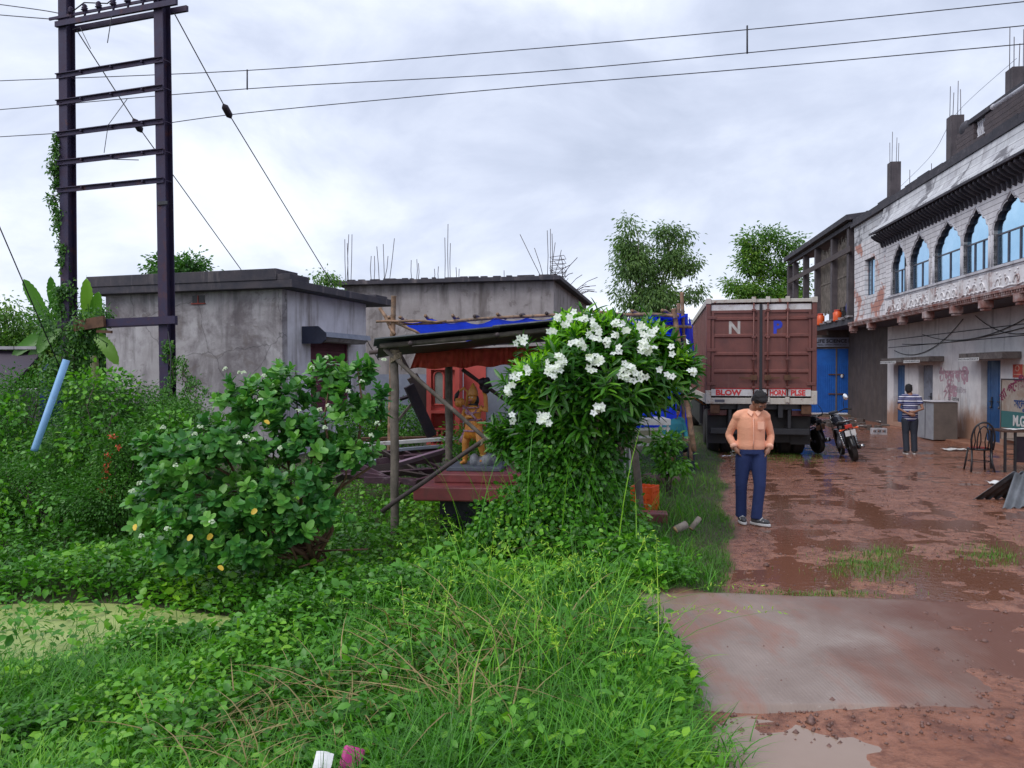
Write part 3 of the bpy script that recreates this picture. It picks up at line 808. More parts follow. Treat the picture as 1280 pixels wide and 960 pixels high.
# bracket course (black undersides with little corbels) and lean-to eave slab
yE = yl(1087, 8.3)
mb = MB(FR)
mb.box(XA + .001, XA + .2, YN, yE, 6.422, 6.62)
mb.build('bracket_board', m_blackconc, rb)
mb = MB(FR); y = YN + .05
while y < yE - .1:
    mb.prism([(XA + .0, 6.02), (XA - .07, 6.06), (XA - .1, 6.18), (XA - .26, 6.26), (XA - .38, 6.36), (XA - .38, 6.42), (XA, 6.42)], .07, Matrix.Translation((0, y, 0)))
    y += .235
mb.F = FR
o = mb.build('corbel', m_blackconc, rb)
mb = MB(FR)
mb.prism([(XA + .2, 6.625), (XA - .44, 6.44), (XA - .44, 6.50), (XA + .2, 6.70)], yE - YN, Matrix.Translation((0, YN, 0)))
mb.build('eave_slab', m_blackconc, rb)
mb = MB(FR)
mb.prism([(XA + .2, 6.702), (XA - .40, 6.515), (XA - .36, 6.60), (XA - .2, 6.74), (XA - .04, 7.0), (XA + .02, 7.32), (XA + .2, 7.32)], yE - .02 - YN, Matrix.Translation((0, YN, 0)))
mb.prism([(XO + .2, 6.62), (XO, 6.62), (XO - .02, 7.32), (XO + .2, 7.32)], YF - yE, Matrix.Translation((0, yE, 0)))
mb.build('fascia_band', m_band, rb)
mb = MB(FR)
mb.box(XA - .02, XG + 8, YN, YF + .05, 7.33, 7.46)
y = YN
random.seed(2)
while y < YF:
    l_ = random.uniform(.5, 1.4); mb.box(XA + .05, XA + .35, y, min(y + l_ - .01, YF), 7.462, 7.56 + random.uniform(0, .06) + (.03 if y > 19.5 else 0)); y += l_
mb.build('roof_slab', m_blackconc, rb)
# raised brick parapet nearer the camera with a balustered gap
yp = yl(1205, 9.0); ga, gb_ = yl(1227, 9.0), yl(1240.5, 9.0)
mb = MB(FR)
def course(y0, y1, z0, z1):
    z = z0; k = 0
    while z < z1 - .02:
        e = .04 * ((k * 7) % 3 - 1)
        mb.box(XA + .08, XA + .28, y0, y1 + e, z, z + .118); z += .125; k += 1
course(ga, yp, 7.6, 8.12); course(YN, gb_, 7.6, 8.1)
mb.box(XA + .07, XA + .29, gb_, ga, 7.6, 7.68)
mb.build('brick_parapet', mat('sooty_brickwork', (.06, .048, .055), (.1, .08, .085), 4, .9, bmp=.5), rb)
mb = MB(FR); mb.box(XA + .04, XA + .32, YN, ga + .25, 8.125, 8.24); mb.ell((XA + .18, yp - .35, 8.16), (.14, .3, .2))
mb.build('coping_beam', m_blackconc, rb)
for k in range(5):
    y = gb_ + (ga - gb_) * (k + .5) / 5
    MB(FR).lathe([(.035, 0), (.035, .06), (.02, .1), (.045, .2), (.02, .32), (.035, .38), (.035, .44)], (XA + .18, y, 7.682), 8).build('baluster', m_bwhite, rb)
mb = MB(FR); mb.tube([(XA - .25, yl(1243, 8.5), 7.92), (XA - .3, 12.2, 7.75)], .045, 8); mb.ell((XA - .25, yl(1243, 8.5), 7.92), (.06, .1, .06))
mb.build('roof_drain_pipe', m_bwhite, rb)
for k, (p0, p1, zc) in enumerate([(1109.5, 1122, 8.95), (1183, 1200, 8.94), (1257, 1277, 8.97)]):
    y1, y0 = yl(p0, 9.2), yl(p1, 9.2)
    yc = (y0 + y1)/2; s_ = .17
    b_ = MB(FR); b_.box(8.95, 9.28, yc - s_, yc + s_, 7.46, zc)
    c_ = b_.build('roof_column', m_col, rb, bevel=.01)
    for q, (dx_, dy_) in enumerate(((-.1, -.1), (.1, -.1), (-.1, .1), (.1, .1))):
        h = (1.0, .62, .7, .86)[(q + k) % 4]
        r_ = MB(FR); r_.tube([(9.115 + dx_, yc + dy_, zc), (9.115 + dx_ + random.uniform(-.02, .02), yc + dy_, zc + h)], .009, 5)
        r_.build('rebar_rod', m_steel, c_)
mb = MB(FR)
for px in (1136, 1163): 
    y = yl(px, 9.0); mb.tube([(8.9, y, 7.5), (8.9, y, 7.95 if px > 1140 else 8.2)], .009, 5)
mb.build('thin_rod', m_steel, rb)

# ground-floor details
def door_leaf(name, y1, y0, z0, z1, x, mt, planks, hand=True, lock=True):
    d = MB(FR); d.box(x, x + .05, y0, y1, z0, z1)
    n_ = planks
    for k in range(n_):
        a_ = y0 + (y1-y0)*k/n_; b_ = y0 + (y1-y0)*(k+1)/n_
        d.box(x - .012, x - .001, a_ + .012, b_ - .012, z0 + .05, z1 - .05)
    o = d.build(name, mt, rb)
    if hand:
        h = MB(FR); yc = y0 + (y1-y0)*.28; h.box(x - .035, x - .013, yc - .02, yc + .02, 1.0, 1.3); h.tube([(x - .05, yc - .12, 1.18), (x - .05, yc + .12, 1.18)], .012, 6)
        h.build('handle', m_blk, o)
    if lock:
        h = MB(FR); yc = y0 + (y1-y0)*.28; h.ell((x - .06, yc, 1.02), (.02, .035, .04)); h.build('padlock', m_alu, o)
    return o
(ya, yb_, z0, z1) = go_[0]
door_leaf('blue_door', ya, ya - (ya - yb_) * .95, z0, z1, XG + .16, m_bldoor, 3)
(ya, yb_, z0, z1) = go_[1]
door_leaf('grey_door', ya - .1, yb_ + .2, z0, z1, XG + .14, mat('grey_blue_door', (.16, .18, .24), (.24, .26, .32), 2, .6, stain=(.1, .1, .13), stscale=2), 1)
MB(FR).box(XG + .1, XG + .19, yb_, yb_ + .19, z0, z1).build('door_frame', mat('dark_brown_door_frame', (.06, .045, .05), rough=.7), rb)
(ya, yb_, z0, z1) = go_[2]
door_leaf('blue_door', ya - .12, yb_ + .55, z0, z1, XG + .12, m_bldoor, 2)
door_leaf('blue_door', yb_ + .54, yb_ + .02, z0, z1, XG + .10, m_bldoor, 2)
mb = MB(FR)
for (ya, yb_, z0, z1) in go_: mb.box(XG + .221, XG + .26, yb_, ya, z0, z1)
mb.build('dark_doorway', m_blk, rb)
m_awn = mat('mouldy_sunshade', (.13, .11, .1), (.22, .19, .18), 3, .85, stain=(.06, .05, .05), stscale=3)
ysh = [(yl(1097, 9.45), yl(1163, 9.6)), (yl(1196, 9.5), yl(1250, 9.5))]
for k, (y1, y0) in enumerate(ysh):
    b_ = MB(FR); b_.box(XG - .45, XG - .002, y0, y1, 2.3, 2.46 if k == 0 else 2.48)
    sh = b_.build('sunshade', m_awn, rb, bevel=.01)
    segs = [(y1, y1 - (y1-y0)*.36), (y1 - (y1-y0)*.52, y1 - (y1-y0)*.84)] if k == 0 else [(y1 + .3, y1 - (y1-y0)*.5)]
    for (a_, b2) in segs:
        if k: a_ = y1
        s_ = MB(FR); s_.box(XG - .458, XG - .452, b2, a_, 2.27, 2.36); sg = s_.build('paper_strip', m_paper, sh)
        dd = MB(FR); y = b2 + .06
        random.seed(int(y0*10))
        while y < a_ - .05:
            dd.box(XG - .4615, XG - .4585, y, y + random.uniform(.02, .05), 2.3, 2.33 + random.uniform(-.01, .015)); y += .085
        dd.build('worn_print', m_blackconc, sg)
# faded pink hand-painted notice: blotches of worn paint
m_faded = mat('faded_pink_paint', (.5, .24, .31), (.47, .37, .41), 14, .85)
def Mwall(y, z, x=None, tilt=0.0):
    """text frame on a wall that faces -x' : text runs towards -y' (rightwards seen from the yard)"""
    x = XG - .004 if x is None else x
    return FR @ Matrix.Translation((x, y, z)) @ Matrix(((0, 0, -1, 0), (-1, 0, 0, 0), (0, 1, 0, 0), (0, 0, 0, 1))) @ Matrix.Rotation(tilt, 4, 'Z')
y_ = yl(1175, 10.0)
text('faded_lettering', 'ঠাকুর বাড়ী', Mwall(y_, 1.72), .42, m_faded, rb, .003, 1.05, bold=.035)
text('faded_lettering', 'প্রাঃ', Mwall(y_ - .45, 1.27), .42, m_faded, rb, .003, .9, bold=.04)
text('faded_lettering', 'লিমিটেড', Mwall(y_ - 1.05, 1.36), .2, mat('faded_mauve_paint', (.42, .34, .38), (.46, .42, .45), 14, .85), rb, .003, 1.1)
text('faded_lettering', 'মোবাইল', Mwall(y_ - .6, 1.1), .17, mat('faded_grey_paint', (.2, .19, .21), rough=.85), rb, .003, 1.2)
# wiring slung along the wall
mb = MB(FR)
for (a_, za, b2, zb, sag) in ((yl(1200, 9.9), 3.5, yl(1115, 9.9), 2.75, .5), (yl(1280, 9.9), 3.3, yl(1150, 9.9), 3.2, .35), (yl(1290, 9.9), 3.1, yl(1125, 9.9), 2.95, .15), (yl(1215, 9.9), 3.55, yl(1300, 9.9), 3.0, .3)):
    mb.tube([(XG - .03, a_ + (b2-a_)*t/14, za + (zb-za)*t/14 - sag*4*(t/14)*(1-t/14)) for t in range(15)], .012, 5)
mb.build('slung_cable', m_blk, rb)

# signboard (standing against the wall) and poster
yS1 = yl(1250.6, 9.85)
sg = E('painted_signboard', wl(9.8, yS1 - .9, .3), -AR, 'cream and teal painted signboard with Bengali letters right of the blue door', 'signboard')
mb = MB(FR); mb.box(9.78, 9.82, yS1 - 2.3, yS1, .25, 1.78); mb.build('board', mat('cream_board', (.42, .37, .32), (.36, .31, .27), 3, .7, stain=(.3, .2, .15), stscale=2), sg)
mb = MB(FR); mb.box(9.765, 9.777, yS1 - 2.3, yS1, 1.775, 1.80); mb.box(9.765, 9.777, yS1 - .02, yS1, .25, 1.774); mb.build('board_frame', m_blackconc, sg)
mb = MB(FR); mb.box(9.772, 9.779, yS1 - 2.29, yS1 - .025, .56, .98); mb.build('teal_band', mat('teal_band_paint', (.03, .14, .15), (.05, .17, .17), 4, .6), sg)
m_pur = mat('purple_red_letters', (.25, .03, .09), rough=.6, bmp=0); m_nav = mat('navy_letters', (.02, .07, .25), rough=.6, bmp=0)
text('lettering', 'মা', Mwall(yS1 - .06, 1.2, 9.776, R(38)), .34, m_pur, sg, .003, bold=.008)
text('lettering', 'গৌরী', Mwall(yS1 - .38, 1.42, 9.776, R(14)), .34, m_pur, sg, .003, bold=.008)
text('lettering', 'সাইকেল', Mwall(yS1 - 1.12, 1.48, 9.776, R(-4)), .33, m_pur, sg, .003, bold=.008)
text('lettering', 'সেলুন স্টোর', Mwall(yS1 - .66, 1.08, 9.776), .3, m_nav, sg, .003, bold=.006)
text('lettering', 'M.G. ROAD', Mwall(yS1 - .62, .64, 9.768), .36, m_paper, sg, .003, .95, bold=.012)
ps = E('poster', wl(XG - .01, yl(1272, 10.0), 2.1), -AR, 'small orange red poster pasted on wall above painted signboard', 'poster')
y1, y0 = yl(1266.5, 10.0), yl(1278.5, 10.0)
MB(FR).box(XG - .012, XG - .003, y0, y1, 1.83, 2.16).build('sheet', mat('orange_red_print', (.55, .07, .04), rough=.6), ps)
mb = MB(FR); yc = (y0 + y1)/2; mb.tube([(XG - .015, yc + .09*math.cos(t*PI/8), 2.06 + .07*math.sin(t*PI/8)) for t in range(16)], .012, 5); mb.box(XG - .016, XG - .0125, y0 + .05, y1 - .05, 1.9, 1.92)
mb.build('printed_emblem', mat('pale_print', (.7, .4, .3), rough=.6), ps)
ps = E('poster', wl(XG - .01, yl(1283, 10.0), 2.1), -AR, 'pale yellow poster beside the red poster at right edge', 'poster')
MB(FR).box(XG - .012, XG - .003, yl(1290, 10), yl(1279.5, 10.0), 1.85, 2.15).build('sheet', mat('yellow_print', (.6, .4, .15), rough=.6), ps)

# ------------------------------------------------------------------ old verandah building further back
ov = E('verandah_building', wl(8.77, 30.3), -AR, 'dark old building with timber posted upper verandah over bright blue shop doors', 'building')
Y0, Y1 = 30.32, 41.0
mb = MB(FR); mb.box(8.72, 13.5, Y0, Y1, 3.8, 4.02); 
mb.build('verandah_floor', m_blackconc, ov)
mb = MB(FR); random.seed(3); y = Y0 + .1
while y < Y1:
    mb.cbox((8.68 + random.uniform(-.05, .08), y, 4.06 + random.uniform(-.02, .05)), (.15, random.uniform(.1, .3), random.uniform(.02, .07)), random.uniform(-.4, .4)); y += random.uniform(.15, .4)
mb.build('broken_edge_tiles', m_conc, ov)
mb = MB(FR); mb.prism([(8.45, 7.66), (8.45, 7.86), (13.5, 8.5), (13.5, 8.3)], Y1 + .3 - Y0, Matrix.Translation((0, Y0 - .1, 0)))
mb.box(8.62, 8.8, Y0, Y1, 7.45, 7.6)
mb.build('sloping_roof', m_blackconc, ov)
for px in (1061.5, 1041, 1020.5, 1006, 993, 986):
    y = yl(px, 8.85); y = max(y, Y0 + .12)
    MB(FR).box(8.68, 8.92, y - .13, y + .13, 4.02, 7.45).build('post', m_col, ov)
mb = MB(FR); mb.box(8.62, 8.676, Y0, Y1, 6.5, 6.72)
mb.build('rail_beam', m_wood2, ov)
yv = [yl(p, 8.9) for p in (1059, 1044, 1038, 1023)]
for a_, b2 in ((0, 1), (2, 3)):
    b_ = MB(FR); y = yv[a_]; random.seed(a_)
    while y < yv[b2]:
        b_.box(8.9, 8.93 + random.uniform(0, .02), y, y + .1, 4.5 + random.uniform(-.1, .1), 7.2 + random.uniform(-.2, .2)); y += .125
    b_.box(8.88, 8.899, yv[a_], yv[b2], 5.75, 5.82)
    b_.build('slatted_screen', m_wood, ov)
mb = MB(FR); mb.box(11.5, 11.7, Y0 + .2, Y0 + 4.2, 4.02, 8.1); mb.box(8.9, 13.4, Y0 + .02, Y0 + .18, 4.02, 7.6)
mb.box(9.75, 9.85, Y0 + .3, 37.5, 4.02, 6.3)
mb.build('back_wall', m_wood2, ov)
mb = MB(FR)
yq = 35.2
mb.box(9.12, 11.4, yq, yq + .2, 3.02, 3.8); mb.box(8.3, 9.12, yq, yq + .2, 3.02, 3.6)
mb.box(10.35, 11.4, yq, yq + .2, -.3, 3.02)
mb.box(XG + .05, XG + .3, YF, yq, -.3, 3.8)
mb.box(6.6, 7.4, yq, yq + .2, -.3, 3.8)
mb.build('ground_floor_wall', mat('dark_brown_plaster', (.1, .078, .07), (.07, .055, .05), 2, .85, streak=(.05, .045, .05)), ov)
MB(FR).box(6.6, 11.4, yq - .5, yq - .02, -.3, .14).build('doorstep', mat('brown_doorstep', (.17, .12, .085), (.11, .08, .06), 3, .85), ov, bevel=.02)
# big blue double doors seen from px 985 to 1080
def onq(px): # x' coordinate on plane y'=yq
    t = (px - 640) / FPX
    # X = x' cos + y' sin ; Y = -x' sin + y' cos
    c_, s_ = math.cos(AR), math.sin(AR)
    return yq * (t * c_ - s_) / (c_ + t * s_)
xL, xM, xR = onq(988), onq(1045), onq(1080)
bd = mat('bright_blue_door_sheet', (.018, .13, .5), (.012, .095, .4), 3, .45, stain=(.03, .13, .38), stscale=1.5, stpos=(.55, .8))
for (a_, b2) in ((xL, xM - .03), (xM + .03, xR)):
    d = MB(FR); d.box(a_, b2, yq - .03, yq + .02, .2, 3.0)
    x = a_ + .06
    while x < b2 - .06: d.box(x, x + .04, yq - .045, yq - .031, .25, 2.3); x += .09
    o = d.build('blue_door', bd, ov)
    h = MB(FR)
    for z_ in (1.85, 1.0): h.box((b2 - .3) if b2 < xM else a_ - .02, b2 - .02 if b2 < xM else a_ + .28, yq - .075, yq - .047, z_, z_ + .05)
    h.build('bolt', m_rust, o)
mb = MB(FR); mb.box(xM - .028, xM + .028, yq - .06, yq + .02, .2, 3.0); mb.box(xR + .002, xR + .06, yq - .06, yq + .02, .2, 3.0); mb.box(xL, xR + .06, yq - .06, yq + .02, 3.002, 3.06)
mb.build('door_frame', m_ply, ov)
h = MB(FR); h.ell((xM + .22, yq - .1, 1.8), (.06, .03, .08)); h.build('padlock', m_white, ov)
sb = E('shop_signboard', wl(xM, yq - .1, 3.3), -AR, 'long grey shop sign with dark capitals above the blue doors', 'signboard')
MB(FR).box(xL, xR + .3, yq - .14, yq - .1, 3.08, 3.48).build('board', mat('grey_blue_board', (.2, .22, .3), (.15, .16, .22), 3, .6), sb)
Mt = FR @ Matrix.Translation((xL + .55, yq - .145, 3.26)) @ Matrix.Rotation(PI/2, 4, 'X')
text('lettering', 'ART LIFE SCIENCE PVT. LTD.', Mt, .22, m_blk, sb, .003, 1.0, bold=.006)
Mt = FR @ Matrix.Translation((xL + 1.1, yq - .145, 3.14)) @ Matrix.Rotation(PI/2, 4, 'X')
text('small_lettering', 'REGD. OFFICE - MAIN ROAD', Mt, .085, m_blk, sb, .003, 1.1)
# things standing on the verandah
for k, (px, hh_, lab) in enumerate(((1027, .42, 'orange plastic drum left of the middle verandah post'), (1048, .38, 'orange plastic drum right of the middle verandah post'))):
    y = yl(px, 8.9); o = E('drum', wl(8.76, y, 4.02), -AR, lab, 'drum', 'orange drums on the verandah')
    MB(FR).lathe([(.16, 0), (.17, .05), (.165, hh_*.5), (.17, hh_*.9), (.12, hh_), (.12, hh_ + .04)], (8.76, y, 4.02), 14).build('drum_body', m_orange, o)
    MB(FR).lathe([(.125, 0), (.125, .05), (.02, .06)], (8.76, y, 4.05 + hh_), 14).build('lid', m_red, o)
mb = MB(FR); mb.ell((9.05, yl(1063, 9.1) + .05, 4.5), (.2, .25, .5)); mb.ell((9.1, yl(1064, 9.1), 4.9), (.15, .2, .3))
mb.build('blue_cloth_bundle', m_blue, loc=wl(9.05, 30.5, 4.02), cat='bundle', label='blue plastic bundle at the near end of the verandah')
# ------------------------------------------------------------------ left concrete house
A1 = R(17)
c1 = at(353, 466, 17.0); c1.z = 0
F1 = frame(-A1, c1)
def house(F, name, W, D, zb, zt, mt, slab_m, label, cat='house'):
    o = E(name, F.translation, -A1 if F is F1 else -A2, label, cat)
    return o
h1 = E('concrete_house', c1, -A1, 'stained grey plastered house with mouldy flat roof and maroon shutter behind the steel poles', 'house')
ws, wl_, zt_ = 4.86, 3.9, 3.80
sh0, sh1, shz0, shz1 = 1.15, 2.95, 1.0, 2.80    # shutter opening on the right side wall (distance along the wall, z)
mb = MB(F1)
mb.box(-ws, 0, 0, .2, .9, zt_); mb.box(-ws - .0, 0.06, -.06, .2, -.6, .88)
mb.box(-ws, -ws + .2, .2, wl_ + .0, -.6, zt_); mb.box(-ws + .2, -.2, wl_ - .2, wl_, -.6, zt_)
mb.build('front_wall', m_conc, h1)
mb = MB(F1)
mb.box(-.2, .004, .202, sh0, -.6, zt_ - .002); mb.box(-.2, .004, sh1, wl_, -.6, zt_ - .002); mb.box(-.2, .004, sh0, sh1, -.6, shz0); mb.box(-.2, .004, sh0, sh1, shz1, zt_ - .002)
mb.build('side_wall', m_lime, h1)
mb = MB(F1); mb.box(-ws - .28, .42, -.28, wl_ + .95, zt_, zt_ + .17); 
mb.build('roof_slab', m_slab, h1, bevel=.01)
mb = MB(F1); mb.box(-ws - .28, .05, -.30, .55, zt_ + .172, zt_ + .42); mb.box(.05, .38, -.27, .5, zt_ + .172, zt_ + .30); mb.box(-.1, .40, wl_ - .2, wl_ + .5, zt_ + .172, zt_ + .23)
mb.build('parapet', m_slab, h1, bevel=.01)
mb = MB(F1); z = shz0
while z < shz1: mb.box(-.09, -.06, sh0, sh1, z, z + .062); z += .075
mb.box(-.12, -.095, sh0, sh1, shz0, shz1); mb.box(-.06, -.03, sh0, sh0 + .07, shz0, shz1); mb.box(-.06, -.03, sh1 - .07, sh1, shz0, shz1)
mb.build('shutter', mat('maroon_shutter', (.16, .035, .06), (.11, .025, .045), 4, .6), h1)
mb = MB(F1)
mb.prism([(.006, 3.02), (.42, 3.02), (.62, 2.86), (.62, 2.70), (.5, 2.62), (.006, 2.62)], .05, Matrix.Translation((0, sh0 - .38, 0)))
mb.build('hood_end', mat('blue_black_paint', (.018, .022, .05), rough=.6), h1)
mb = MB(F1); mb.prism([(.006, 2.95), (.5, 2.90), (.53, 2.78), (.006, 2.83)], sh1 + .25 - sh0 + .3, Matrix.Translation((0, sh0 - .328, 0)))
mb.build('window_hood', m_blueplinth, h1)
mb = MB(F1); mb.prism([(.006, 2.825), (.5, 2.775), (.4, 2.68), (.006, 2.68)], sh1 + .15 - sh0 + .3, Matrix.Translation((0, sh0 - .328, 0)))
mb.build('hood_soffit', m_conc, h1)
x_ = -2.2
mb = MB(F1)
for k in range(2):
    mb.box(x_ - .16 + k*.17, x_ - .01 + k*.17, -.02, .02, 3.55, 3.72)
mb.build('vent_opening', m_blk, h1)
mb = MB(F1); mb.box(x_ - .19, x_ + .19, -.035, -.003, 3.52, 3.548); mb.box(x_ - .012, x_ + .008, -.03, -.003, 3.55, 3.72); mb.build('vent_sill', m_brick, h1)

# ------------------------------------------------------------------ house behind, unfinished, with reinforcement rods
A2 = R(12)
c2 = at(692, 466, 24.0); c2.z = 0
F2 = frame(-A2, c2)
h2 = E('unfinished_house', c2, -A2, 'long unfinished grey brown house with thin roof slab and upright steel rods', 'house')
W2, D2, z2 = 7.0, 9.0, 4.82
MB(F2).box(-W2, 0, 0, .2, 1.9, z2).build('front_wall', m_conc2, h2)
MB(F2).box(-W2, 0.01, -.03, .2, -.4, 1.897).build('lower_wall', m_blueplinth, h2)
mb = MB(F2); mb.box(-.2, .002, .202, D2, -.4, z2 - .002); mb.box(-W2, -W2 + .2, .202, D2, -.4, z2 - .002); mb.box(-W2 + .2, -.2, D2 - .2, D2, -.4, z2 - .002)
mb.build('side_wall', m_conc2, h2)
MB(F2).box(-W2 - .3, .25, -.3, D2 + .2, z2, z2 + .13).build('roof_slab', m_slab, h2, bevel=.01)
mb = MB(F2); random.seed(12); x = -W2 - .3
while x < .1: mb.cbox((x, -.22 + random.uniform(-.03, .05), z2 + .145), (random.uniform(.1, .35), .12, random.uniform(.03, .07))); x += random.uniform(.15, .5)
mb.build('rough_slab_edge', m_slab, h2)
rodpx = [(431, 299, 0), (436, 293, 0), (440, 293, 0), (434, 304, 1), (464, 320, 0), (468, 320, 0), (471, 308, -1), (479, 305, -1), (493, 298, 3), (485, 320, 2), (514, 325, 0), (521, 324, 0), (523, 329, 0), (556, 297, 0), (560, 280, 0), (563, 304, 0), (570, 334, 0), (543, 336, 0), (548, 333, 0), (684, 288, 0), (688, 286, 0), (690, 292, 0), (650, 293, -14), (668, 310, -6), (694, 303, 3), (574, 336, 0), (630, 338, 0)]
for k, (px, py, ln) in enumerate(rodpx):
    b_ = at(px, py, 25.2)
    # foot on the slab: rods stand on the roof near the front edge
    sc = (z2 + .12)
    p0 = V((b_.x - ln * .055, b_.y + random.uniform(-.2, .2), sc))
    q = MB(); pm = p0.lerp(b_, .5) + V((random.uniform(-.03, .03), 0, 0))
    q.tube([p0, pm, b_], .011, 5)
    q.build('rebar_rod', m_steel, h2)
mb = MB(F2); random.seed(21)
for k in range(24):      # tangled column cage at the right corner
    y0 = random.uniform(.2, 6); z0 = z2 + .1
    p0 = V((random.uniform(-.15, .15), y0, z0)); p1 = p0 + V((random.uniform(-.5, .9), random.uniform(-.6, .8), random.uniform(.15, 1.0) * (1 - y0/8)))
    mb.tube([p0, (p0 + p1)/2 + V((.05, 0, .1)), p1], .011, 4)
for k in range(5):
    z0 = z2 + .25 + k*.14; mb.tube([(-.2, .5, z0), (.25, .5, z0 + .05), (.25, 1.0, z0), (-.2, 1.0, z0), (-.2, .5, z0)], .009, 4)
o = mb.build('bent_rod_tangle', m_steel, h2)

# ------------------------------------------------------------------ far-left low shed and blue tank
a_ = at(-30, 437, 15.5); b2 = at(54, 437, 15.5)
sd = E('low_shed', V((a_.x, 15.5, 0)), 0, 'low shed with sloping dark roof and white ridge sheet at far left', 'shed')
mb = MB(); mb.add([(a_.x, 15.5, a_.z), (b2.x, 15.5, b2.z - .02), (b2.x + .2, 13.9, 1.5), (a_.x, 13.9, 1.5), (a_.x, 15.5, a_.z - .05), (b2.x, 15.5, b2.z - .07), (b2.x + .2, 13.9, 1.45), (a_.x, 13.9, 1.45)], [(0, 1, 2, 3), (7, 6, 5, 4), (0, 4, 5, 1), (1, 5, 6, 2), (2, 6, 7, 3), (3, 7, 4, 0)])
mb.build('roof', mat('dark_purple_roof', (.04, .03, .05), (.06, .045, .06), 3, .7), sd)
mb = MB(); n_ = 3
for k in range(n_):
    xa = a_.x + (b2.x - a_.x)*k/n_; xb_ = a_.x + (b2.x - a_.x)*(k+1)/n_ - .02
    mb.box(xa, xb_, 15.3, 15.6, a_.z + .0, a_.z + .06)
mb.build('ridge_sheet', mat('grey_ridge_sheet', (.4, .38, .4), (.28, .27, .29), 4, .6), sd)
mb = MB(); mb.box(a_.x, b2.x - .1, 14.3, 17.5, -.3, 1.6); mb.build('wall', m_conc, sd)
p = at(65, 467, 14.6)
tk = E('water_tank', V((p.x, p.y, 0)), 0, 'small dark blue plastic tank behind the blue pipe', 'tank')
MB().lathe([(.2, 1.0), (.21, 1.5), (.205, 1.52), (.2, 1.98), (.1, 2.08), (.08, 2.12)], (p.x, p.y, 0), 16).build('tank_body', mat('dark_blue_plastic', (.01, .03, .2), rough=.5), tk)
MB().lathe([(.17, 0), (.17, 1.0)], (p.x, p.y, 0), 10).build('stand', m_conc, tk)
p, q = at(83, 450, 10.6), at(44, 560, 10.5)
q.z = max(q.z, 0)
d_ = (p - q).normalized()
MB().tube([q - d_*.04, q, p], .046, 14).build('blue_pipe', mat('pale_blue_pipe', (.22, .42, .68), (.17, .34, .58), 3, .5, stain=(.12, .2, .25), stscale=4, stpos=(.6, .75)), loc=q, cat='pipe', label='pale blue plastic pipe leaning out of the bushes at left')

# ------------------------------------------------------------------ steel double pole
PL = at(87, 466, 14.75); PR = at(211, 466, 14.0); PL.z = PR.z = 0
dp = (PR - PL).normalized(); pa = math.atan2(dp.y, dp.x)
FP = frame(pa, PL); SPN = (PR - PL).length
hp = E('double_pole', PL.lerp(PR, .5), pa, 'tall dark steel H frame power pole with ladder like cross arms', 'utility pole')
def ibeam(mb, x, w, z0, z1, lean=0.0):
    t = .016; h = w/2
    for (a_, b_, c_, d2) in ((-h, h, -h, -h + t), (-h, h, h - t, h), (-t/2, t/2, -h + t, h - t)):
        vs = [(x + a_, c_, z0), (x + b_, c_, z0), (x + b_, d2, z0), (x + a_, d2, z0), (x + a_ + lean, c_, z1), (x + b_ + lean, c_, z1), (x + b_ + lean, d2, z1), (x + a_ + lean, d2, z1)]
        mb.add(vs, [(3, 2, 1, 0), (4, 5, 6, 7), (0, 1, 5, 4), (1, 2, 6, 5), (2, 3, 7, 6), (3, 0, 4, 7)])
for x, ln in ((0, -.0), (SPN, -.11)):
    q = MB(FP); ibeam(q, x, .2, -.3, 9.6, ln); q.build('pole', m_hpole, hp)
for z_, z0 in ((7.58, 0), (7.08, 0), (6.48, 0), (5.94, 0), (5.42, 0)):
    q = MB(FP); q.box(-.13, SPN + .02, -.125, -.105, z_ - .045, z_ + .045); q.box(-.13, SPN + .02, -.16, -.125, z_ + .03, z_ + .045)
    for k in range(3): q.tube([(.5 + k*.72, -.13, z_), (.5 + k*.72, -.17, z_)], .02, 6)
    a_ = q.build('cross_arm', m_hpole, hp)
    for xx in (-.02, SPN - .08):
        q = MB(FP); q.tube([(xx + .1*math.cos(t*PI/6) * 1.2, .0 + .13*math.sin(t*PI/6), z_) for t in range(13)], .012, 5); q.build('clamp', m_hpole, a_)
q = MB(FP); q.box(-.12, SPN + .35, -.16, -.104, 8.50, 8.60); q.box(-.12, SPN + .35, .104, .16, 8.50, 8.60); q.box(-.3, SPN + .15, -.13, -.104, 8.66, 8.71)
tb = q.build('top_cross_arm', m_hpole, hp)
for k in range(7):
    x = .25 + k * .34
    q = MB(FP); q.tube([(x, -.13, 8.6), (x + .02, -.13, 8.72)], .02, 6)
    q.lathe([(.03, 0), (.07, .02), (.03, .04), (.06, .06), (.03, .08), (.05, .10), (.02, .13)], (x, -.13, 8.70), 8)
    q.build('insulator', m_hpole, tb)
q = MB(FP); q.tube([(.2, -.1, 8.73), (.6, -.15, 8.85), (1.1, -.1, 8.78), (1.6, -.2, 8.9), (2.2, -.1, 8.82), (2.4, .0, 8.95)], .012, 5)
q.tube([(.3, -.13, 8.4), (.55, -.2, 8.38), (.8, -.2, 7.95)], .008, 4); q.tube([(1.0, -.13, 8.5), (1.3, -.2, 8.47), (1.2, -.2, 8.0)], .008, 4)
q.tube([(1.6, -.15, 6.95), (1.2, -.2, 6.5), (1.1, -.2, 6.0)], .008, 4); q.tube([(1.1, -.15, 5.9), (1.9, -.2, 5.8)], .008, 4)
q.build('loose_jumper_wire', m_wire, hp)
q = MB(FP); q.bar((-.1, -.14, 2.86), (SPN + .3, -.14, 2.90), .07, .14); q.bar((-.1, .14, 2.86), (SPN + .05, .14, 2.90), .07, .14)
q.build('lower_cross_beam', m_hpole, hp)
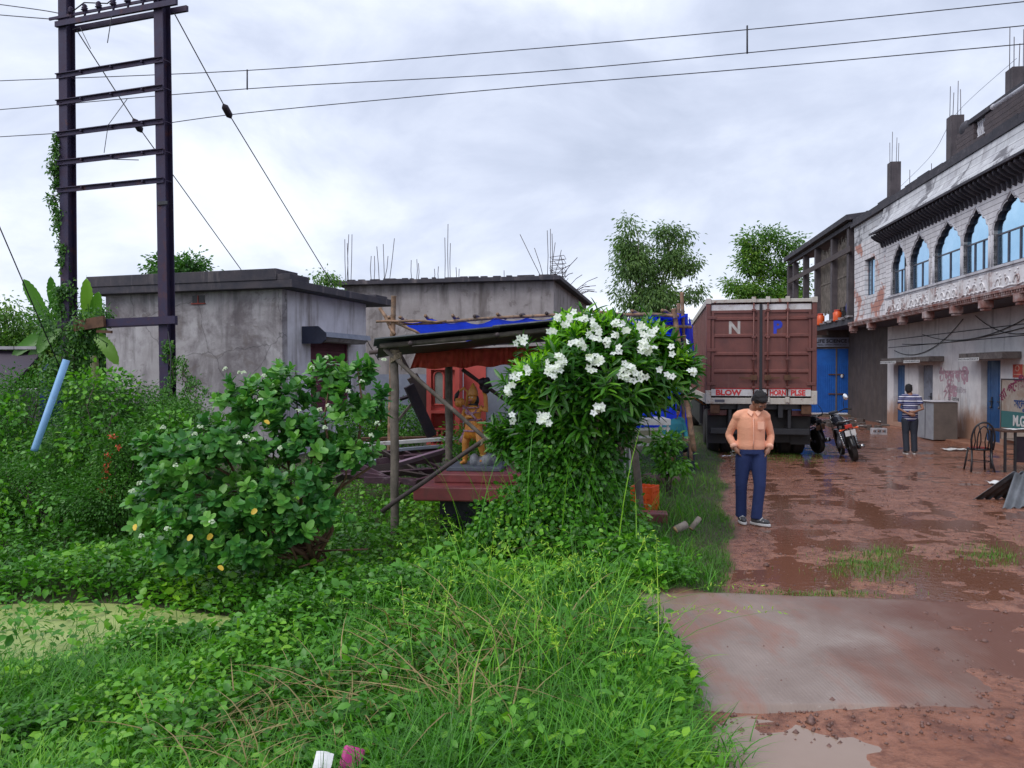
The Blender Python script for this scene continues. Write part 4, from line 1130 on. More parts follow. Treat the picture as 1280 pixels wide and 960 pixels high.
q = MB(FP); q.bar((.4, -.24, 2.82), (1.1, -.22, 2.9), .06, .2); q.bar((.9, -.2, 2.72), (1.25, -.2, 2.70), .04, .05)
q.build('rusted_bracket', m_rust, hp)
q = MB(FP); q.box(SPN - .13, SPN + .1, -.13, -.105, 4.98, 5.04); q.tube([(SPN + .1, -.12, 2.7), (SPN + .28, -.25, 2.3), (SPN + .3, -.3, 1.6), (SPN + .18, -.3, .9)], .008, 4); q.build('hanging_earth_wire', m_wire, hp)

# guy wires with egg insulators
for (p0, y0, pi_, yi, p1, y1, lab) in (((217, 15), 14.0, (284, 139), 15.6, (407, 341), 19.0, 'stay wire from the right pole top with dark egg insulator'), ((96, 38), 14.7, (172, 157), 16.2, (302, 338), 19.5, 'stay wire from the left pole top passing behind the cross arms')):
    a_, m_, b_ = at(*p0, y0), at(*pi_, yi), at(*p1, y1)
    e_ = b_ + (b_ - m_) * .75
    q = MB(); q.tube([a_, m_, b_, e_], .011, 5)
    st = q.build('stay_wire', m_wire, loc=a_, cat='wire', label=lab)
    q = MB(); dd = (m_ - a_).normalized(); q.tube([m_ - dd*.16, m_ - dd*.1, m_ + dd*.1, m_ + dd*.16], [.02, .07, .07, .02], 8); q.build('egg_insulator', m_dark, st)
a_ = at(0, 285, 11); b_ = at(27, 348, 11.5); q = MB(); q.tube([a_ + (a_ - b_)*3, a_, b_, b_ + (b_-a_)*2.8], .009, 5); q.build('stay_wire', m_wire, loc=a_, cat='wire', label='thin slanting wire at the far left edge above the banana plants')
# three overhead line conductors
lines = [[(-60, 104), (0, 101), (309, 88), (640, 63), (934, 37), (1280, 2), (1400, -12)], [(-60, 140), (0, 137), (309, 111), (640, 92), (934, 66), (1280, 32), (1400, 20)], [(-60, 174), (0, 171), (160, 160), (309, 141), (640, 110), (934, 86), (1280, 55), (1400, 45)]]
def smooth(pts, n=8):
    o = []
    for i in range(len(pts)-1):
        p0 = pts[max(i-1, 0)]; p1 = pts[i]; p2 = pts[i+1]; p3 = pts[min(i+2, len(pts)-1)]
        for s in range(n):
            t = s/n; o.append(.5*((2*p1)+(p2-p0)*t+(2*p0-5*p1+4*p2-p3)*t*t+(3*p1-p0-3*p2+p3)*t**3))
    return o + [pts[-1]]
def ly(px): return 19 - 4.5 * (px / 1280)
names = ('upper', 'middle', 'lowest')
wires = []
for k, l_ in enumerate(lines):
    pts = [at(px, py, ly(px)) for px, py in l_]
    q = MB(); q.tube(smooth(pts), .010, 5)
    wires.append(q.build('power_line', m_wire, loc=pts[0], cat='wire', group='three overhead conductors', label='%s of the three long overhead wires crossing the sky' % names[k]))
for (px, ya, yb_) in ((309, 87, 111), (934, 32, 66)):
    q = MB(); q.tube([at(px, ya, ly(px)), at(px, yb_ + 1, ly(px))], .018, 6); q.build('spacer_rod', m_wire, wires[0])
q = MB(); q.tube(smooth([at(-20, 3, 17), at(60, 14, 15.5), at(92, 22, 14.75)]), .01, 5); q.build('power_line', m_wire, loc=at(60, 14, 15.5), cat='wire', label='short wire entering the left pole top from the left edge')
q = MB(); q.tube(smooth([at(-20, 17, 17), at(40, 22, 15.5), at(80, 25, 14.75)]), .01, 5); q.build('power_line', m_wire, loc=at(60, 22, 15.5), cat='wire', label='second short wire just below the one entering the left pole top')
q = MB(); q.tube(smooth([wl(9.1, yl(1120, 9.1), 8.0), wl(9.1, yl(1160, 9.1), 8.35), wl(9.1, yl(1190, 9.1), 9.0), wl(9.1, yl(1262, 9.1), 9.2)]), .006, 4); q.build('roof_cable', m_wire, loc=wl(9.1, yl(1160, 9.1), 8.3), cat='wire', label='thin cable strung between the roof columns')

# ------------------------------------------------------------------ container truck
AT = R(10.7)
tc_ = at(951, 466, 17.6); tc_.z = 0
FT = frame(-AT, tc_)
tr = E('container_truck', tc_, -AT, 'brown container truck parked with its closed rear doors facing the yard', 'truck')
zb, zt, hw, LT = 1.24, 3.66, 1.215, 9.0
# corrugated side skins, roof, front
def corr(mb, x, y0, y1, z0, z1, dep, per=.28):
    n_ = int((y1 - y0) / per); vs = []; fs = []
    for k in range(n_):
        y = y0 + k * (y1 - y0) / n_; p_ = (y1 - y0) / n_
        for dy_, dx_ in ((0, 0), (.3*p_, 0), (.4*p_, dep), (.9*p_, dep)):
            vs += [(x + dx_, y + dy_, z0), (x + dx_, y + dy_, z1)]
    vs += [(x, y1, z0), (x, y1, z1)]
    m_ = len(vs)//2
    fs = [(2*i, 2*i+2, 2*i+3, 2*i+1) for i in range(m_ - 1)]
    mb.add(vs, fs)
mb = MB(FT); corr(mb, -hw + .03, .12, LT - .1, zb + .2, zt - .12, .045); corr(mb, hw - .03, .12, LT - .1, zb + .2, zt - .12, -.045)
mb.box(-hw + .03, hw - .03, .1, LT, zt - .1, zt - .03); mb.box(-hw + .03, hw - .03, LT - .1, LT - .04, zb + .1, zt - .1)
cont = mb.build('container_body', m_maroon, tr)
mb = MB(FT); mb.box(-hw + .11, hw - .11, .09, LT - .12, zb + .16, zb + .2); mb.box(-hw + .14, hw - .14, .14, .2, zb + .2, zt - .12); mb.build('container_inside', m_blk, tr)
mb = MB(FT)
for s in (-1, 1):
    x0, x1 = sorted((s*hw, s*(hw - .1)))
    mb.box(x0, x1, LT - .1, LT, zb, zt); mb.box(x0, x1, .1, LT - .1, zt - .13, zt); mb.box(x0, x1, .1, LT - .1, zb, zb + .2)
mb.build('cream_rail', m_cream, tr)
for s in (-1, 1):
    x0, x1 = sorted((s*hw, s*(hw - .1)))
    MB(FT).box(x0, x1, 0, .1, zb + .30, zt - .12).build('corner_post', m_maroon, tr, bevel=.008)
    for z_ in (zb - .01, zt - .12):
        q = MB(FT); q.box(x0 - .01, x1 + .01, -.02, .14, z_, z_ + (.31 if z_ < 2 else .13)); q.build('corner_casting', m_cream, tr, bevel=.01)
MB(FT).box(-hw + .1, hw - .1, 0, .12, zt - .1, zt - .02).build('header_beam', m_cream, tr, bevel=.01)
MB(FT).box(-hw + .1, hw - .1, 0, .12, zb - .01, zb + .13).build('sill_beam', m_cream, tr, bevel=.01)
m_redw = mat('red_reflective_strip', (.6, .03, .03), (.5, .05, .05), 20, .5)
for s in (-1, 1):
    x0, x1 = (-hw + .115, -.02) if s < 0 else (.02, hw - .115)
    q = MB(FT)
    z0, z1 = zb + .17, zt - .13
    q.box(x0, x1, .05, .09, z0, z1)
    nb = 5; ribs = []
    z0r, z1r = zb + .46, zt - .33
    q.box(x0, x0 + .06, .02, .0499, zb + .36, zt - .27); q.box(x1 - .06, x1, .02, .0499, zb + .36, zt - .27)
    step = (z1r - z0r) / nb
    q.box(x0 + .06, x1 - .06, .02, .0499, zt - .33, zt - .27); q.box(x0 + .06, x1 - .06, .02, .0499, zb + .36, zb + .46)
    for z in (3.19, 2.80, 2.38, 1.98):
        q.add([(x0 + .06, .05, z - .05), (x1 - .06, .05, z - .05), (x1 - .06, .02, z - .022), (x0 + .06, .02, z - .022), (x1 - .06, .02, z + .022), (x0 + .06, .02, z + .022), (x1 - .06, .05, z + .05), (x0 + .06, .05, z + .05)], [(0, 1, 2, 3), (3, 2, 4, 5), (5, 4, 6, 7)])
    d_ = q.build('container_door', m_maroon, tr)
    q = MB(FT); q.box(x0 + .001, x1 - .001, .044, .0498, zt - .268, zt - .14); q.build('white_top_band', m_white, d_)
    q = MB(FT); q.box(x0 + .001, x1 - .001, .040, .0495, zb + .175, zb + .33); wb = q.build('white_text_band', m_white, d_)
    q = MB(FT); q.box(x0 + .09, x1 - .001, .035, .0397, zb + .332, zb + .37); q.build('red_strip', m_redw, d_)
    for t in ((.35,) if s < 0 else ()): pass
    rods = (x1 - .13, x1 - .62) if s < 0 else (x0 + .14, x0 + .60)
    rods = (x1 - .14,) if s < 0 else (x0 + .13, x0 + .56)
    for rx in rods:
        r_ = MB(FT); r_.tube([(rx, -.01, zb + .06), (rx, -.01, zt - .04)], .017, 8); rr_ = r_.build('locking_rod', m_maroon, d_)
        for z in (zb + .03, zb + .35, zb + 1.0, zb + 1.5, zt - .3, zt - .1):
            r_ = MB(FT); r_.box(rx - .045, rx + .045, -.035, .02, z, z + (.13 if z < zb + .1 or z > zt - .2 else .05)); r_.build('rod_bracket', m_cream if z < zb + .1 or z > zt - .2 else m_maroon, rr_, bevel=.006)
        r_ = MB(FT); r_.bar((rx, -.03, zb + .58), (rx - .32 if s < 0 else rx + .26, -.035, zb + .60), .022, .035); r_.box(rx - .07, rx + .07, -.04, .018, zb + .54, zb + .66); r_.build('locking_handle', m_rust, rr_)
    for z in (zb + .42, zb + 1.2, zb + 1.25 + .7):
        xx = x0 if s < 0 else x1
        r_ = MB(FT); r_.box(xx - .1, xx + .1, -.012, .019, z, z + .07); r_.build('hinge', m_maroon, d_, bevel=.006)
def Mface(x, z, y=.012): return FT @ Matrix.Translation((x, y, z)) @ Matrix.Rotation(PI/2, 4, 'X')
FT_N = mat('pale_grey_letter', (.48, .47, .44), (.36, .33, .31), 6, .7); FT_P = mat('blue_letter', (.02, .05, .55), rough=.6)
text('lettering', 'N', Mface(-.72, 2.855, .047), .40, FT_N, tr, .003, .9, bold=.014)
text('lettering', 'P', Mface(.27, 2.855, .047), .40, FT_P, tr, .003, .95, bold=.016)
text('lettering', 'BLOW', Mface(-1.0, zb + .195, .036), .17, m_redw, tr, .002, 1.15, bold=.008)
text('lettering', 'HORN', Mface(.2, zb + .195, .036), .17, m_redw, tr, .002, .72, bold=.008)
text('lettering', 'PLSE', Mface(.66, zb + .195, .036), .17, m_redw, tr, .002, .95, bold=.008)
MB(FT).box(-1.02, -.8, -.006, -.001, zb + .03, zb + .09).build('data_plate', m_alu, tr)
q = MB(FT); q.box(-.03, .03, .0, .05, zb + .18, zt - .14); q.build('door_gasket', m_blk, tr)
# chassis, axles, wheels, rear guard, lamps, fuel tank, cab
mb = MB(FT)
for x in (-.45, .45): mb.box(x - .05, x + .05, .1, LT + 1.9, .92, 1.2)
for y in (.25, 1.6, 3.2, 5, 7): mb.box(-1.1, 1.1, y, y + .1, 1.1, 1.235)
mb.build('chassis', m_blk, tr)
def wheel(x, y, dual=True):
    for k in ((0, .3) if dual else (0,)):
        xx = x - math.copysign(k, x)
        q = MB(FT); M_ = Matrix.Translation((xx, y, .5)) @ Matrix.Rotation(PI/2, 4, 'Y')
        q.lathe([(.27, -.13), (.42, -.14), (.49, -.11), (.505, -.05), (.505, .05), (.49, .11), (.42, .14), (.27, .13)], n=28, M=M_)
        wv_ = q.build('wheel', m_rubber, tr)
        q = MB(FT); q.lathe([(.1, -.1), (.27, -.12), (.27, .12), (.1, .1)], n=18, M=M_); q.build('rim', m_rust, wv_)
for y in (1.15, 2.5): wheel(-.98, y); wheel(.98, y)
wheel(-1.0, LT + .9, False); wheel(1.0, LT + .9, False)
mb = MB(FT)
for y in (1.15, 2.5): mb.tube([(-1.0, y, .5), (1.0, y, .5)], .09, 10); mb.ell((0, y, .5), (.22, .24, .2))
mb.build('axle', m_blk, tr)
for s in (-1, 1):
    x0, x1 = sorted((s*1.16, s*.72))
    MB(FT).box(x0, x1, .42, .435, .28, 1.05).build('mud_flap', m_rubber, tr)
    MB(FT).box(x0, x1, .28, .36, .95, 1.08).build('tail_lamp', mat('dusty_red_lens', (.12, .02, .02), rough=.4) if s < 0 else bpy.data.materials['dusty_red_lens'], tr, bevel=.01)
    q = MB(FT); q.box(*sorted((s*1.12, s*.9)), .05, .15, 1.0, 1.22); q.build('rusty_hanger', m_rust, tr, bevel=.02)
mb = MB(FT); mb.box(-1.1, 1.1, .2, .3, .52, .66); mb.box(-.7, -.62, .2, .3, .66, 1.1); mb.box(.62, .7, .2, .3, .66, 1.1); mb.build('rear_guard', m_blk, tr, bevel=.01)
MB(FT).box(-.71, .71, .43, .445, .32, 1.18).build('added_dark_flap', m_rubber, tr)  # black sheet added to make the see-through underside dark
q = MB(FT); q.lathe([(.27, -.13), (.45, -.14), (.5, -.05), (.5, .05), (.45, .14), (.27, .13)], (0, 4.3, .85), 24); q.build('added_spare_wheel', m_rubber, tr)  # added, with the boxes below, to darken the open underside
q = MB(FT); q.box(-1.1, -.6, 3.2, 4.0, .45, 1.05); q.box(.6, 1.1, 3.2, 4.0, .45, 1.05); q.build('added_tool_box', m_dark, tr, bevel=.02)
mb = MB(FT); mb.box(-1.18, -1.12, 3.4, LT - .6, .55, 1.1); mb.box(1.12, 1.18, 3.4, LT - .6, .55, 1.1); mb.build('side_guard', m_blk, tr)
mb = MB(FT); mb.box(-1.1, 1.1, LT + .15, LT + 2.0, .8, 2.9); mb.build('cab', mat('orange_cab_paint', (.5, .16, .03), rough=.4), tr, bevel=.08)
mb = MB(FT); mb.box(-1.0, 1.0, LT + 1.96, LT + 2.03, 1.7, 2.6); mb.build('windscreen', m_mirror, tr)

# ------------------------------------------------------------------ statue, plinth and tin roofed shelter
gnd = lambda x, y: thz(x, y)
F3 = frame(-R(6), at(590, 466, 10.75)); F3.translation.z = 0
cx3 = F3.translation
pl = E('stepped_plinth', (cx3.x, cx3.y, -.3), -R(6), 'glossy red oxide two step concrete plinth under the statue', 'plinth')
def zat(py, Y): return at(640, py, Y).z
z_a, z_b, z_c = zat(601, 10.4), zat(587, 10.6), zat(580, 10.75)
MB(F3).box(-.62, 1.05, -.95, .85, zat(621, 10.2), z_a).build('lower_step', m_redc, pl, bevel=.02)
MB(F3).box(-.42, .8, -.6, .65, z_a + .001, z_b).build('upper_step', m_redc, pl, bevel=.02)
MB(F3).box(-.3, .46, -.36, .4, z_b + .001, z_c).build('grey_base_slab', mat('blue_grey_stone', (.1, .12, .16), (.07, .08, .11), 5, .6), pl, bevel=.012)
MB(F3).box(-.35, .85, -.55, .6, -.45, zat(621, 10.2) - .001).build('plinth_foot', m_blackconc, pl)  # shade beneath the step is put into this near-black colour
mb = MB(F3); random.seed(5)
for k in range(9): mb.ell((.06 + random.uniform(-.1, .3), random.uniform(-.15, .25), z_c + random.uniform(0, .06)), (random.uniform(.06, .13), random.uniform(.05, .12), random.uniform(.04, .1)), Matrix.Rotation(random.uniform(0, 3), 4, 'Z'))
remesh(mb, 'rock', mat('painted_grey_rock', (.12, .13, .16), (.3, .31, .34), 7, .6), pl, vox=.014, smooth=1)

# shelter posts
sh = E('tin_roof_shelter', (at(640, 466, 11).x, 11, 0), 0, 'rickety open shelter of wooden posts under dark corrugated roof sheets', 'shelter')
def post(px, y_top, py_top, Y, r, name='post', px2=None, py2=None, Y2=None, mt=None, bottom=None, lo=-.3):
    a_ = at(px, py_top, Y)
    b_ = at(px2 if px2 is not None else px, py2 if py2 is not None else py_top, Y2 or Y)
    if py2 is None: b_ = V((a_.x, a_.y, lo))
    n_ = 9; q = MB(); sd_ = random.random()*50
    pts = [a_.lerp(b_, t/n_) + V((.018*noise.noise(V((t*.7 + sd_, 0, 0))), .018*noise.noise(V((0, t*.7 + sd_, 0))), 0)) for t in range(n_+1)]
    q.tube(pts, [r * (1 + .12*noise.noise(V((t*1.3 + sd_, 3, 0)))) for t in range(n_+1)], 10)
    return q.build(name, mt or m_wood, sh)
random.seed(9)
post(493, 0, 431, 10.0, .055, lo=-.45).data
post(561, 0, 440, 12.2, .06, lo=-.4, mt=m_wood)
post(776, 0, 409, 10.1, .05, px2=803, py2=655, lo=-.1)
post(742, 0, 404, 12.3, .05, lo=-.3)
post(480, 0, 436, 9.95, .028, 'brace_pole', 735, 662, 9.7)
post(636, 0, 528, 9.9, .03, 'brace_pole', 476, 640, 9.6, mt=m_wood2)
post(578, 0, 462, 11.6, .03, 'brace_pole', 660, 520, 12.0, mt=m_wood2)
# roof: battens and corrugated sheets, leaning up to the back and to the right
RL, RRt = at(468, 424, 9.75), at(776, 394, 9.75)
BL, BR = at(466, 436, 12.7), at(770, 409, 12.7)
def corr_sheet(mb, p00, p10, p01, p11, n_, amp, th_=.006):
    """corrugations run from front (p00-p10) to back (p01-p11)"""
    m_ = n_ * 6; vs = []; fs = []
    up = V((0, 0, 1))
    for dz in (0, -th_):
        for i_ in range(m_ + 1):
            t = i_ / m_; o_ = up * (amp * math.sin(t * n_ * 2 * PI) + dz)
            vs.append(p00.lerp(p10, t) + o_); vs.append(p01.lerp(p11, t) + o_)
    K = 2 * (m_ + 1)
    for i_ in range(m_):
        a_ = 2*i_; fs.append((a_, a_+2, a_+3, a_+1)); fs.append((K+a_, K+a_+1, K+a_+3, K+a_+2))
        fs.append((a_, K+a_, K+a_+2, a_+2)); fs.append((a_+1, a_+3, K+a_+3, K+a_+1))
    fs.append((0, 1, K+1, K)); fs.append((2*m_, K+2*m_, K+2*m_+1, 2*m_+1))
    mb.add(vs, fs, sm=True)
for k in range(2):
    for j_ in range(2):
        t0, t1 = k/2 - (.02 if k else 0), (k+1)/2 + .01
        s0, s1 = (-.01, .56) if j_ == 0 else (.5, 1.0)
        dz = V((.06*j_, 0, .014 * k + .03 * j_))
        P00, P10 = RL.lerp(BL, s0), RL.lerp(BL, s1); P01, P11 = RRt.lerp(BR, s0), RRt.lerp(BR, s1)
        q = MB(); corr_sheet(q, P00.lerp(P01, t0) + dz, P10.lerp(P11, t0) + dz, P00.lerp(P01, t1) + dz, P10.lerp(P11, t1) + dz, 11, .018)
        q.build('roof_sheet', m_tin, sh)
if 0:
    q.build('roof_sheet', m_tin, sh)
q = MB(); o_ = V((0, 0, -.085))
q.tube([RL + o_ + V((.05, .12, 0)), RL.lerp(RRt, .5) + o_ + V((0, .12, -.01)), RRt + o_ + V((0, .12, 0))], .035, 8)
q.build('eave_pole', m_wood, sh)
for t in (.15, .5, .88):
    q = MB(); q.tube([RL.lerp(RRt, t) + V((0, -.1, -.1)), BL.lerp(BR, t) + V((0, 0, -.1))], .03, 8); q.build('rafter', m_wood2, sh)
q = MB(); q.tube([BL + V((0, -.3, -.07)), BR + V((0, -.3, -.07))], .035, 8); q.build('back_pole', m_wood2, sh)
# dark sagging sheet added under the roof to give its shaded underside
q = MB(); n_ = 14; vs = []
for i_ in range(n_ + 1):
    for j_ in range(5):
        s_, t_ = i_/n_, j_/4
        p = RL.lerp(RRt, s_*.97 + .015).lerp(BL.lerp(BR, s_*.97 + .015), t_*.9 + .06)
        vs.append(p + V((0, 0, -.12 - .035*noise.noise(p*2.3) - .06*math.sin(t_*PI))))
q.add(vs, [(i_*5 + j_, (i_+1)*5 + j_, (i_+1)*5 + j_+1, i_*5 + j_+1) for i_ in range(n_) for j_ in range(4)], sm=True)
q.build('roof_shade_sheet', m_shade, sh)
# rope lashings where poles meet
def lash(px, py, Y, r=.075, tilt=0):
    c_ = at(px, py, Y); q = MB()
    for k in range(4): q.tube([c_ + V((r*math.cos(a*PI/6), r*math.sin(a*PI/6), (k-1.5)*.018 + tilt*r*math.cos(a*PI/6))) for a in range(13)], .009, 5)
    q.tube([c_ + V((r*.9, -.02, 0)), c_ + V((r*1.3, -.05, -.06)), c_ + V((r*1.1, -.04, -.16))], .006, 5)
    return q.build('rope_lashing', mat('frayed_rope', (.3, .24, .16), (.18, .14, .1), 20, .9) if 'frayed_rope' not in bpy.data.materials else bpy.data.materials['frayed_rope'], sh)
lash(493, 441, 10.0, .068); lash(495, 447, 9.98, .068, .6); lash(561, 446, 12.2, .07); lash(778, 420, 10.1, .062); lash(603, 552, 9.85, .045, .8)
# pleated red cloth valance
q = MB(); a_, b_ = at(521, 438, 11.2), at(735, 430, 11.2); n_ = 240; vs = []
random.seed(8)
for i_ in range(n_ + 1):
    t = i_/n_; p = a_.lerp(b_, t)
    w_ = .022*math.sin(t*170 + 3*math.sin(t*23)) + .02*math.sin(t*61)
    for j_ in range(4):
        vs.append(p + V((-(.1 * (1 - t*6) * j_/3 if t < 1/6 else 0), w_ * (j_/3 + .15), -.27*j_/3 + .015*math.sin(t*40)*(j_ == 3))))
q.add(vs, [(i_*4+j_, (i_+1)*4+j_, (i_+1)*4+j_+1, i_*4+j_+1) for i_ in range(n_) for j_ in range(3)], sm=True)
vl = q.build('cloth_valance', m_red, loc=a_, cat='cloth', label='pleated red cloth valance hanging under the tin roof above the statue')
so_ = vl.modifiers.new('thick', 'SOLIDIFY'); so_.thickness = .004

# ------------------------------------------------------------------ coral shrine cabinet behind
F4 = frame(-R(4), at(533, 466, 13.4)); F4.translation.z = 0
cb_ = E('shrine_cabinet', F4.translation, -R(4), 'coral red painted cabinet with arched panel behind the shelter posts', 'cabinet')
ztp, zbt = zat(458, 13.4), zat(556, 13.4)
mb = MB(F4)
mb.box(0, .08, 0, .45, zbt, ztp); mb.box(.50, .58, .0, .45, zbt, ztp); mb.box(.08, .5, .3, .34, zbt, ztp); mb.box(.08, .5, 0, .44, ztp - .06, ztp)
mb.box(.08, .5, .0, .3, zbt + .55, zbt + .6); mb.box(.08, .5, .0, .3, zbt + .26, zbt + .29); mb.box(.08, .5, .0, .3, zbt - .02, zbt + .02)
mb.build('carcass', m_pink, cb_)
mb = MB(F4)
pts = [(.12 + 0, zbt + .7), (.12, ztp - .18)] + [(.21 - .09*math.cos(t*PI/8), ztp - .18 + .1*math.sin(t*PI/8)) for t in range(1, 8)] + [(.30, ztp - .18), (.30, zbt + .7)]
mb.prism(pts, .02, Matrix.Translation((0, .06, 0)))
ap = mb.build('arched_panel', mat('grey_panel', (.2, .2, .19), (.3, .3, .28), 5, .6), cb_)
mb = MB(F4); mb.tube([(p[0], .055, p[1]) for p in pts] + [(pts[0][0], .055, pts[0][1])], .02, 6); mb.box(.08, .5, .07, .1, zbt + .6, ztp - .06)
mb.build('panel_moulding', m_pink, cb_)
for k in range(5):
    q = MB(F4); x = .11 + k*.08; q.lathe([(.012, 0), (.018, .04), (.01, .09), (.02, .13), (.012, .25)], (x, .02, zbt + .02), 8); q.build('turned_spindle', m_pink, cb_)
mb = MB(F4); mb.box(.6, 1.0, .4, .46, zbt - .1, ztp + .05); mb.build('side_panel', m_pink, cb_)
mb = MB(F4); mb.box(1.0, 1.62, .42, .46, zbt - .4, ztp + .1); mb.build('grey_side_panel', m_blueplinth, cb_)
p = at(680, 470, 14.2)
bt_ = E('blue_board', (p.x, p.y, 0), 0, 'blue grey board with pale edge behind the statue shelter', 'board')
a_, b_ = at(618, 468, 14.2), at(700, 545, 14.2)
MB().box(a_.x, b_.x, 14.2, 14.24, b_.z - .3, a_.z).build('board', mat('blue_grey_board', (.03, .06, .13), (.06, .1, .17), 3, .5), bt_)
MB().box(a_.x, b_.x, 14.17, 14.197, a_.z - .13, a_.z - .09).build('pale_rail', m_alu, bt_)
MB().box(a_.x, b_.x, 14.17, 14.197, a_.z + .002, a_.z + .1).build('purple_edge', mat('purple_trim', (.2, .03, .13), (.3, .1, .2), 30, .6), bt_)

# ------------------------------------------------------------------ heap of boards and scrap timber
random.seed(31)
def plank(px0, py0, px1, py1, Y, Y2=None, w_=.16, t_=.03, mt=None, label=None, name='plank', group='maroon and dark boards in the scrap heap'):
    a_ = at(px0, py0, Y); b_ = at(px1, py1, Y2 or Y); q = MB()
    q.bar(a_, b_, t_, w_, up=(random.uniform(-.3, .3), random.uniform(-1, .2), 1))
    return q.build(name, mt or m_purp, loc=a_, cat='plank', label=label, group=group, bevel=.004)
gl = 'dark maroon board lying tangled in the scrap heap left of the statue'
for args in [(425, 585, 560, 566, 12.4, 12.8, .14), (430, 596, 545, 588, 12.2, 12.3, .12), (440, 578, 500, 606, 12.3, 12.0, .1), (455, 600, 540, 602, 12.0, 12.1, .1), (470, 560, 540, 600, 12.6, 12.2, .1), (420, 600, 470, 575, 12.3, 12.6, .12), (500, 590, 560, 600, 12.1, 12.2, .1), (480, 568, 555, 560, 12.7, 12.9, .14), (445, 566, 480, 556, 12.8, 12.9, .12), (505, 575, 553, 572, 12.5, 12.6, .18), (460, 588, 520, 580, 12.3, 12.6, .14), (495, 560, 560, 590, 12.8, 12.5, .08), (430, 590, 520, 604, 12.2, 12.0, .1), (520, 603, 565, 590, 12.0, 12.4, .12)]:
    plank(*args[:4], args[4], args[5], args[6], .03, random.choice((m_purp, m_purp, m_wood2)), gl)
plank(455, 556, 578, 547, 12.7, 12.9, .06, .05, m_white, 'long white painted bar on top of the scrap heap', 'bar', None)
plank(488, 563, 572, 556, 12.6, 12.8, .05, .03, m_blueplinth, 'thin grey bar just below the long white bar', 'bar', None)
plank(494, 581, 556, 563, 12.1, 12.3, .09, .04, mat('pale_mauve_board', (.26, .17, .24), (.2, .12, .18), 3, .6), 'pale mauve board sloping up in front of the scrap heap', 'plank', None)
plank(425, 582, 470, 576, 12.2, 12.4, .06, .05, m_blueplinth, 'short pale blue grey bar at left end of the scrap heap', 'bar', None)
plank(452, 549, 560, 547, 13.4, 13.4, .06, .05, m_rust, 'thin rusty brown bar behind the long white bar', 'bar', None)
plank(511, 482, 540, 545, 13.0, 13.2, .17, .09, m_dark, 'thick black timber leaning on the cabinet, lower of the pair', 'timber', None)
plank(515, 470, 540, 512, 13.3, 13.5, .2, .06, m_wood2, 'dark brown timber leaning above the black one beside the cabinet', 'timber', None)
plank(500, 499, 522, 492, 13.1, 13.1, .05, .05, m_dark, 'short dark crossbar touching the leaning black timber', 'timber', None)
plank(498, 525, 516, 503, 13.1, 13.1, .045, .04, m_wood, 'thin grey strut below the short dark crossbar', 'timber', None)
plank(499, 440, 516, 472, 13.0, 13.2, .05, .04, m_wood2, 'thin dark strut rising to the tin roof behind the front post', 'timber', None)

# ------------------------------------------------------------------ bamboo canopy with blue tarpaulin
cn = E('bamboo_canopy', (at(680, 466, 14).x, 14, 0), 0, 'bamboo pole frame standing between the grey house and the truck', 'canopy frame')
def bam(p0, Y0_, p1, Y1_, r=.035, name='bamboo_pole', mt=None, ext0=0, ext1=0):
    a_, b_ = at(*p0, Y0_), at(*p1, Y1_)
    d_ = (b_ - a_); L_ = d_.length; d_ = d_/L_
    a_ = a_ - d_*ext0; b_ = b_ + d_*ext1; L_ = (b_-a_).length
    n_ = max(3, int(L_/.32)); pts = []; rs = []
    sd_ = random.random()*9
    for k in range(n_):
        for (t, rr_) in ((0, 1.16), (.06, .97), (.5, 1), (.94, .97)):
            tt = (k + t)/n_; p = a_.lerp(b_, tt) + V((0, 0, .03*noise.noise(V((tt*3 + sd_, 1, 2)))))
            pts.append(p); rs.append(r*rr_)
    q = MB(); q.tube(pts, rs, 8); return q.build(name, mt or m_bamboo, cn)
random.seed(17)
bam((492, 378), 13.3, (487, 560), 13.3, .045, ext0=0.1, ext1=.6)
bam((842, 385), 14.0, (866, 552), 14.0, .05, ext1=.2)
bam((852, 366), 14.3, (858, 470), 14.3, .035, ext1=1.6)
bam((848, 380), 16.5, (852, 470), 16.5, .04, ext1=1.8)
bam((498, 405), 14.0, (738, 391), 14.0, .03)
bam((738, 391), 14.0, (850, 395), 14.0, .035)
bam((818, 408), 14.1, (866, 409), 14.1, .03, ext0=1)
bam((470, 402), 13.2, (560, 401), 13.4, .022)
bam((486, 400), 13.3, (525, 417), 13.3, .022)
bam((475, 384), 13.4, (494, 420), 13.2, .03)
for px in (486, 500, 532, 566, 593, 622, 651, 683, 790, 828):
    bam((px, 397 - (px-500)*.03), 13.85, (px + 10, 402 - (px-500)*.03), 17.8, .028, 'rafter', m_wood2 if px % 2 else None)
bam((835, 425), 14.0, (858, 420), 14.0, .02); bam((780, 400), 14.2, (830, 410), 14.2, .02)
# tarpaulin: sagging between rafters
q = MB(); nx_, ny_ = 48, 10; vs = []
A0, A1_, B0, B1 = at(500, 401, 13.9), at(858, 392, 13.9), at(535, 424, 18.2), at(862, 420, 18.2)
for i_ in range(nx_ + 1):
    for j_ in range(ny_ + 1):
        s_, t_ = i_/nx_, j_/ny_
        p = A0.lerp(A1_, s_).lerp(B0.lerp(B1, s_), t_)
        sag = -.07*abs(math.sin(s_*PI*9)) + .03*noise.noise(p*1.7) + .05*noise.noise(V((s_*6, 0, t_)))*(1-t_)
        vs.append(p + V((0, 0, sag)))
q.add(vs, [(i_*(ny_+1)+j_, (i_+1)*(ny_+1)+j_, (i_+1)*(ny_+1)+j_+1, i_*(ny_+1)+j_+1) for i_ in range(nx_) for j_ in range(ny_)], sm=True)
tpn = E('blue_tarpaulin', A0.lerp(B1, .5), 0, 'bright blue tarpaulin roof stretched over the bamboo poles with hanging side flaps', 'tarpaulin')
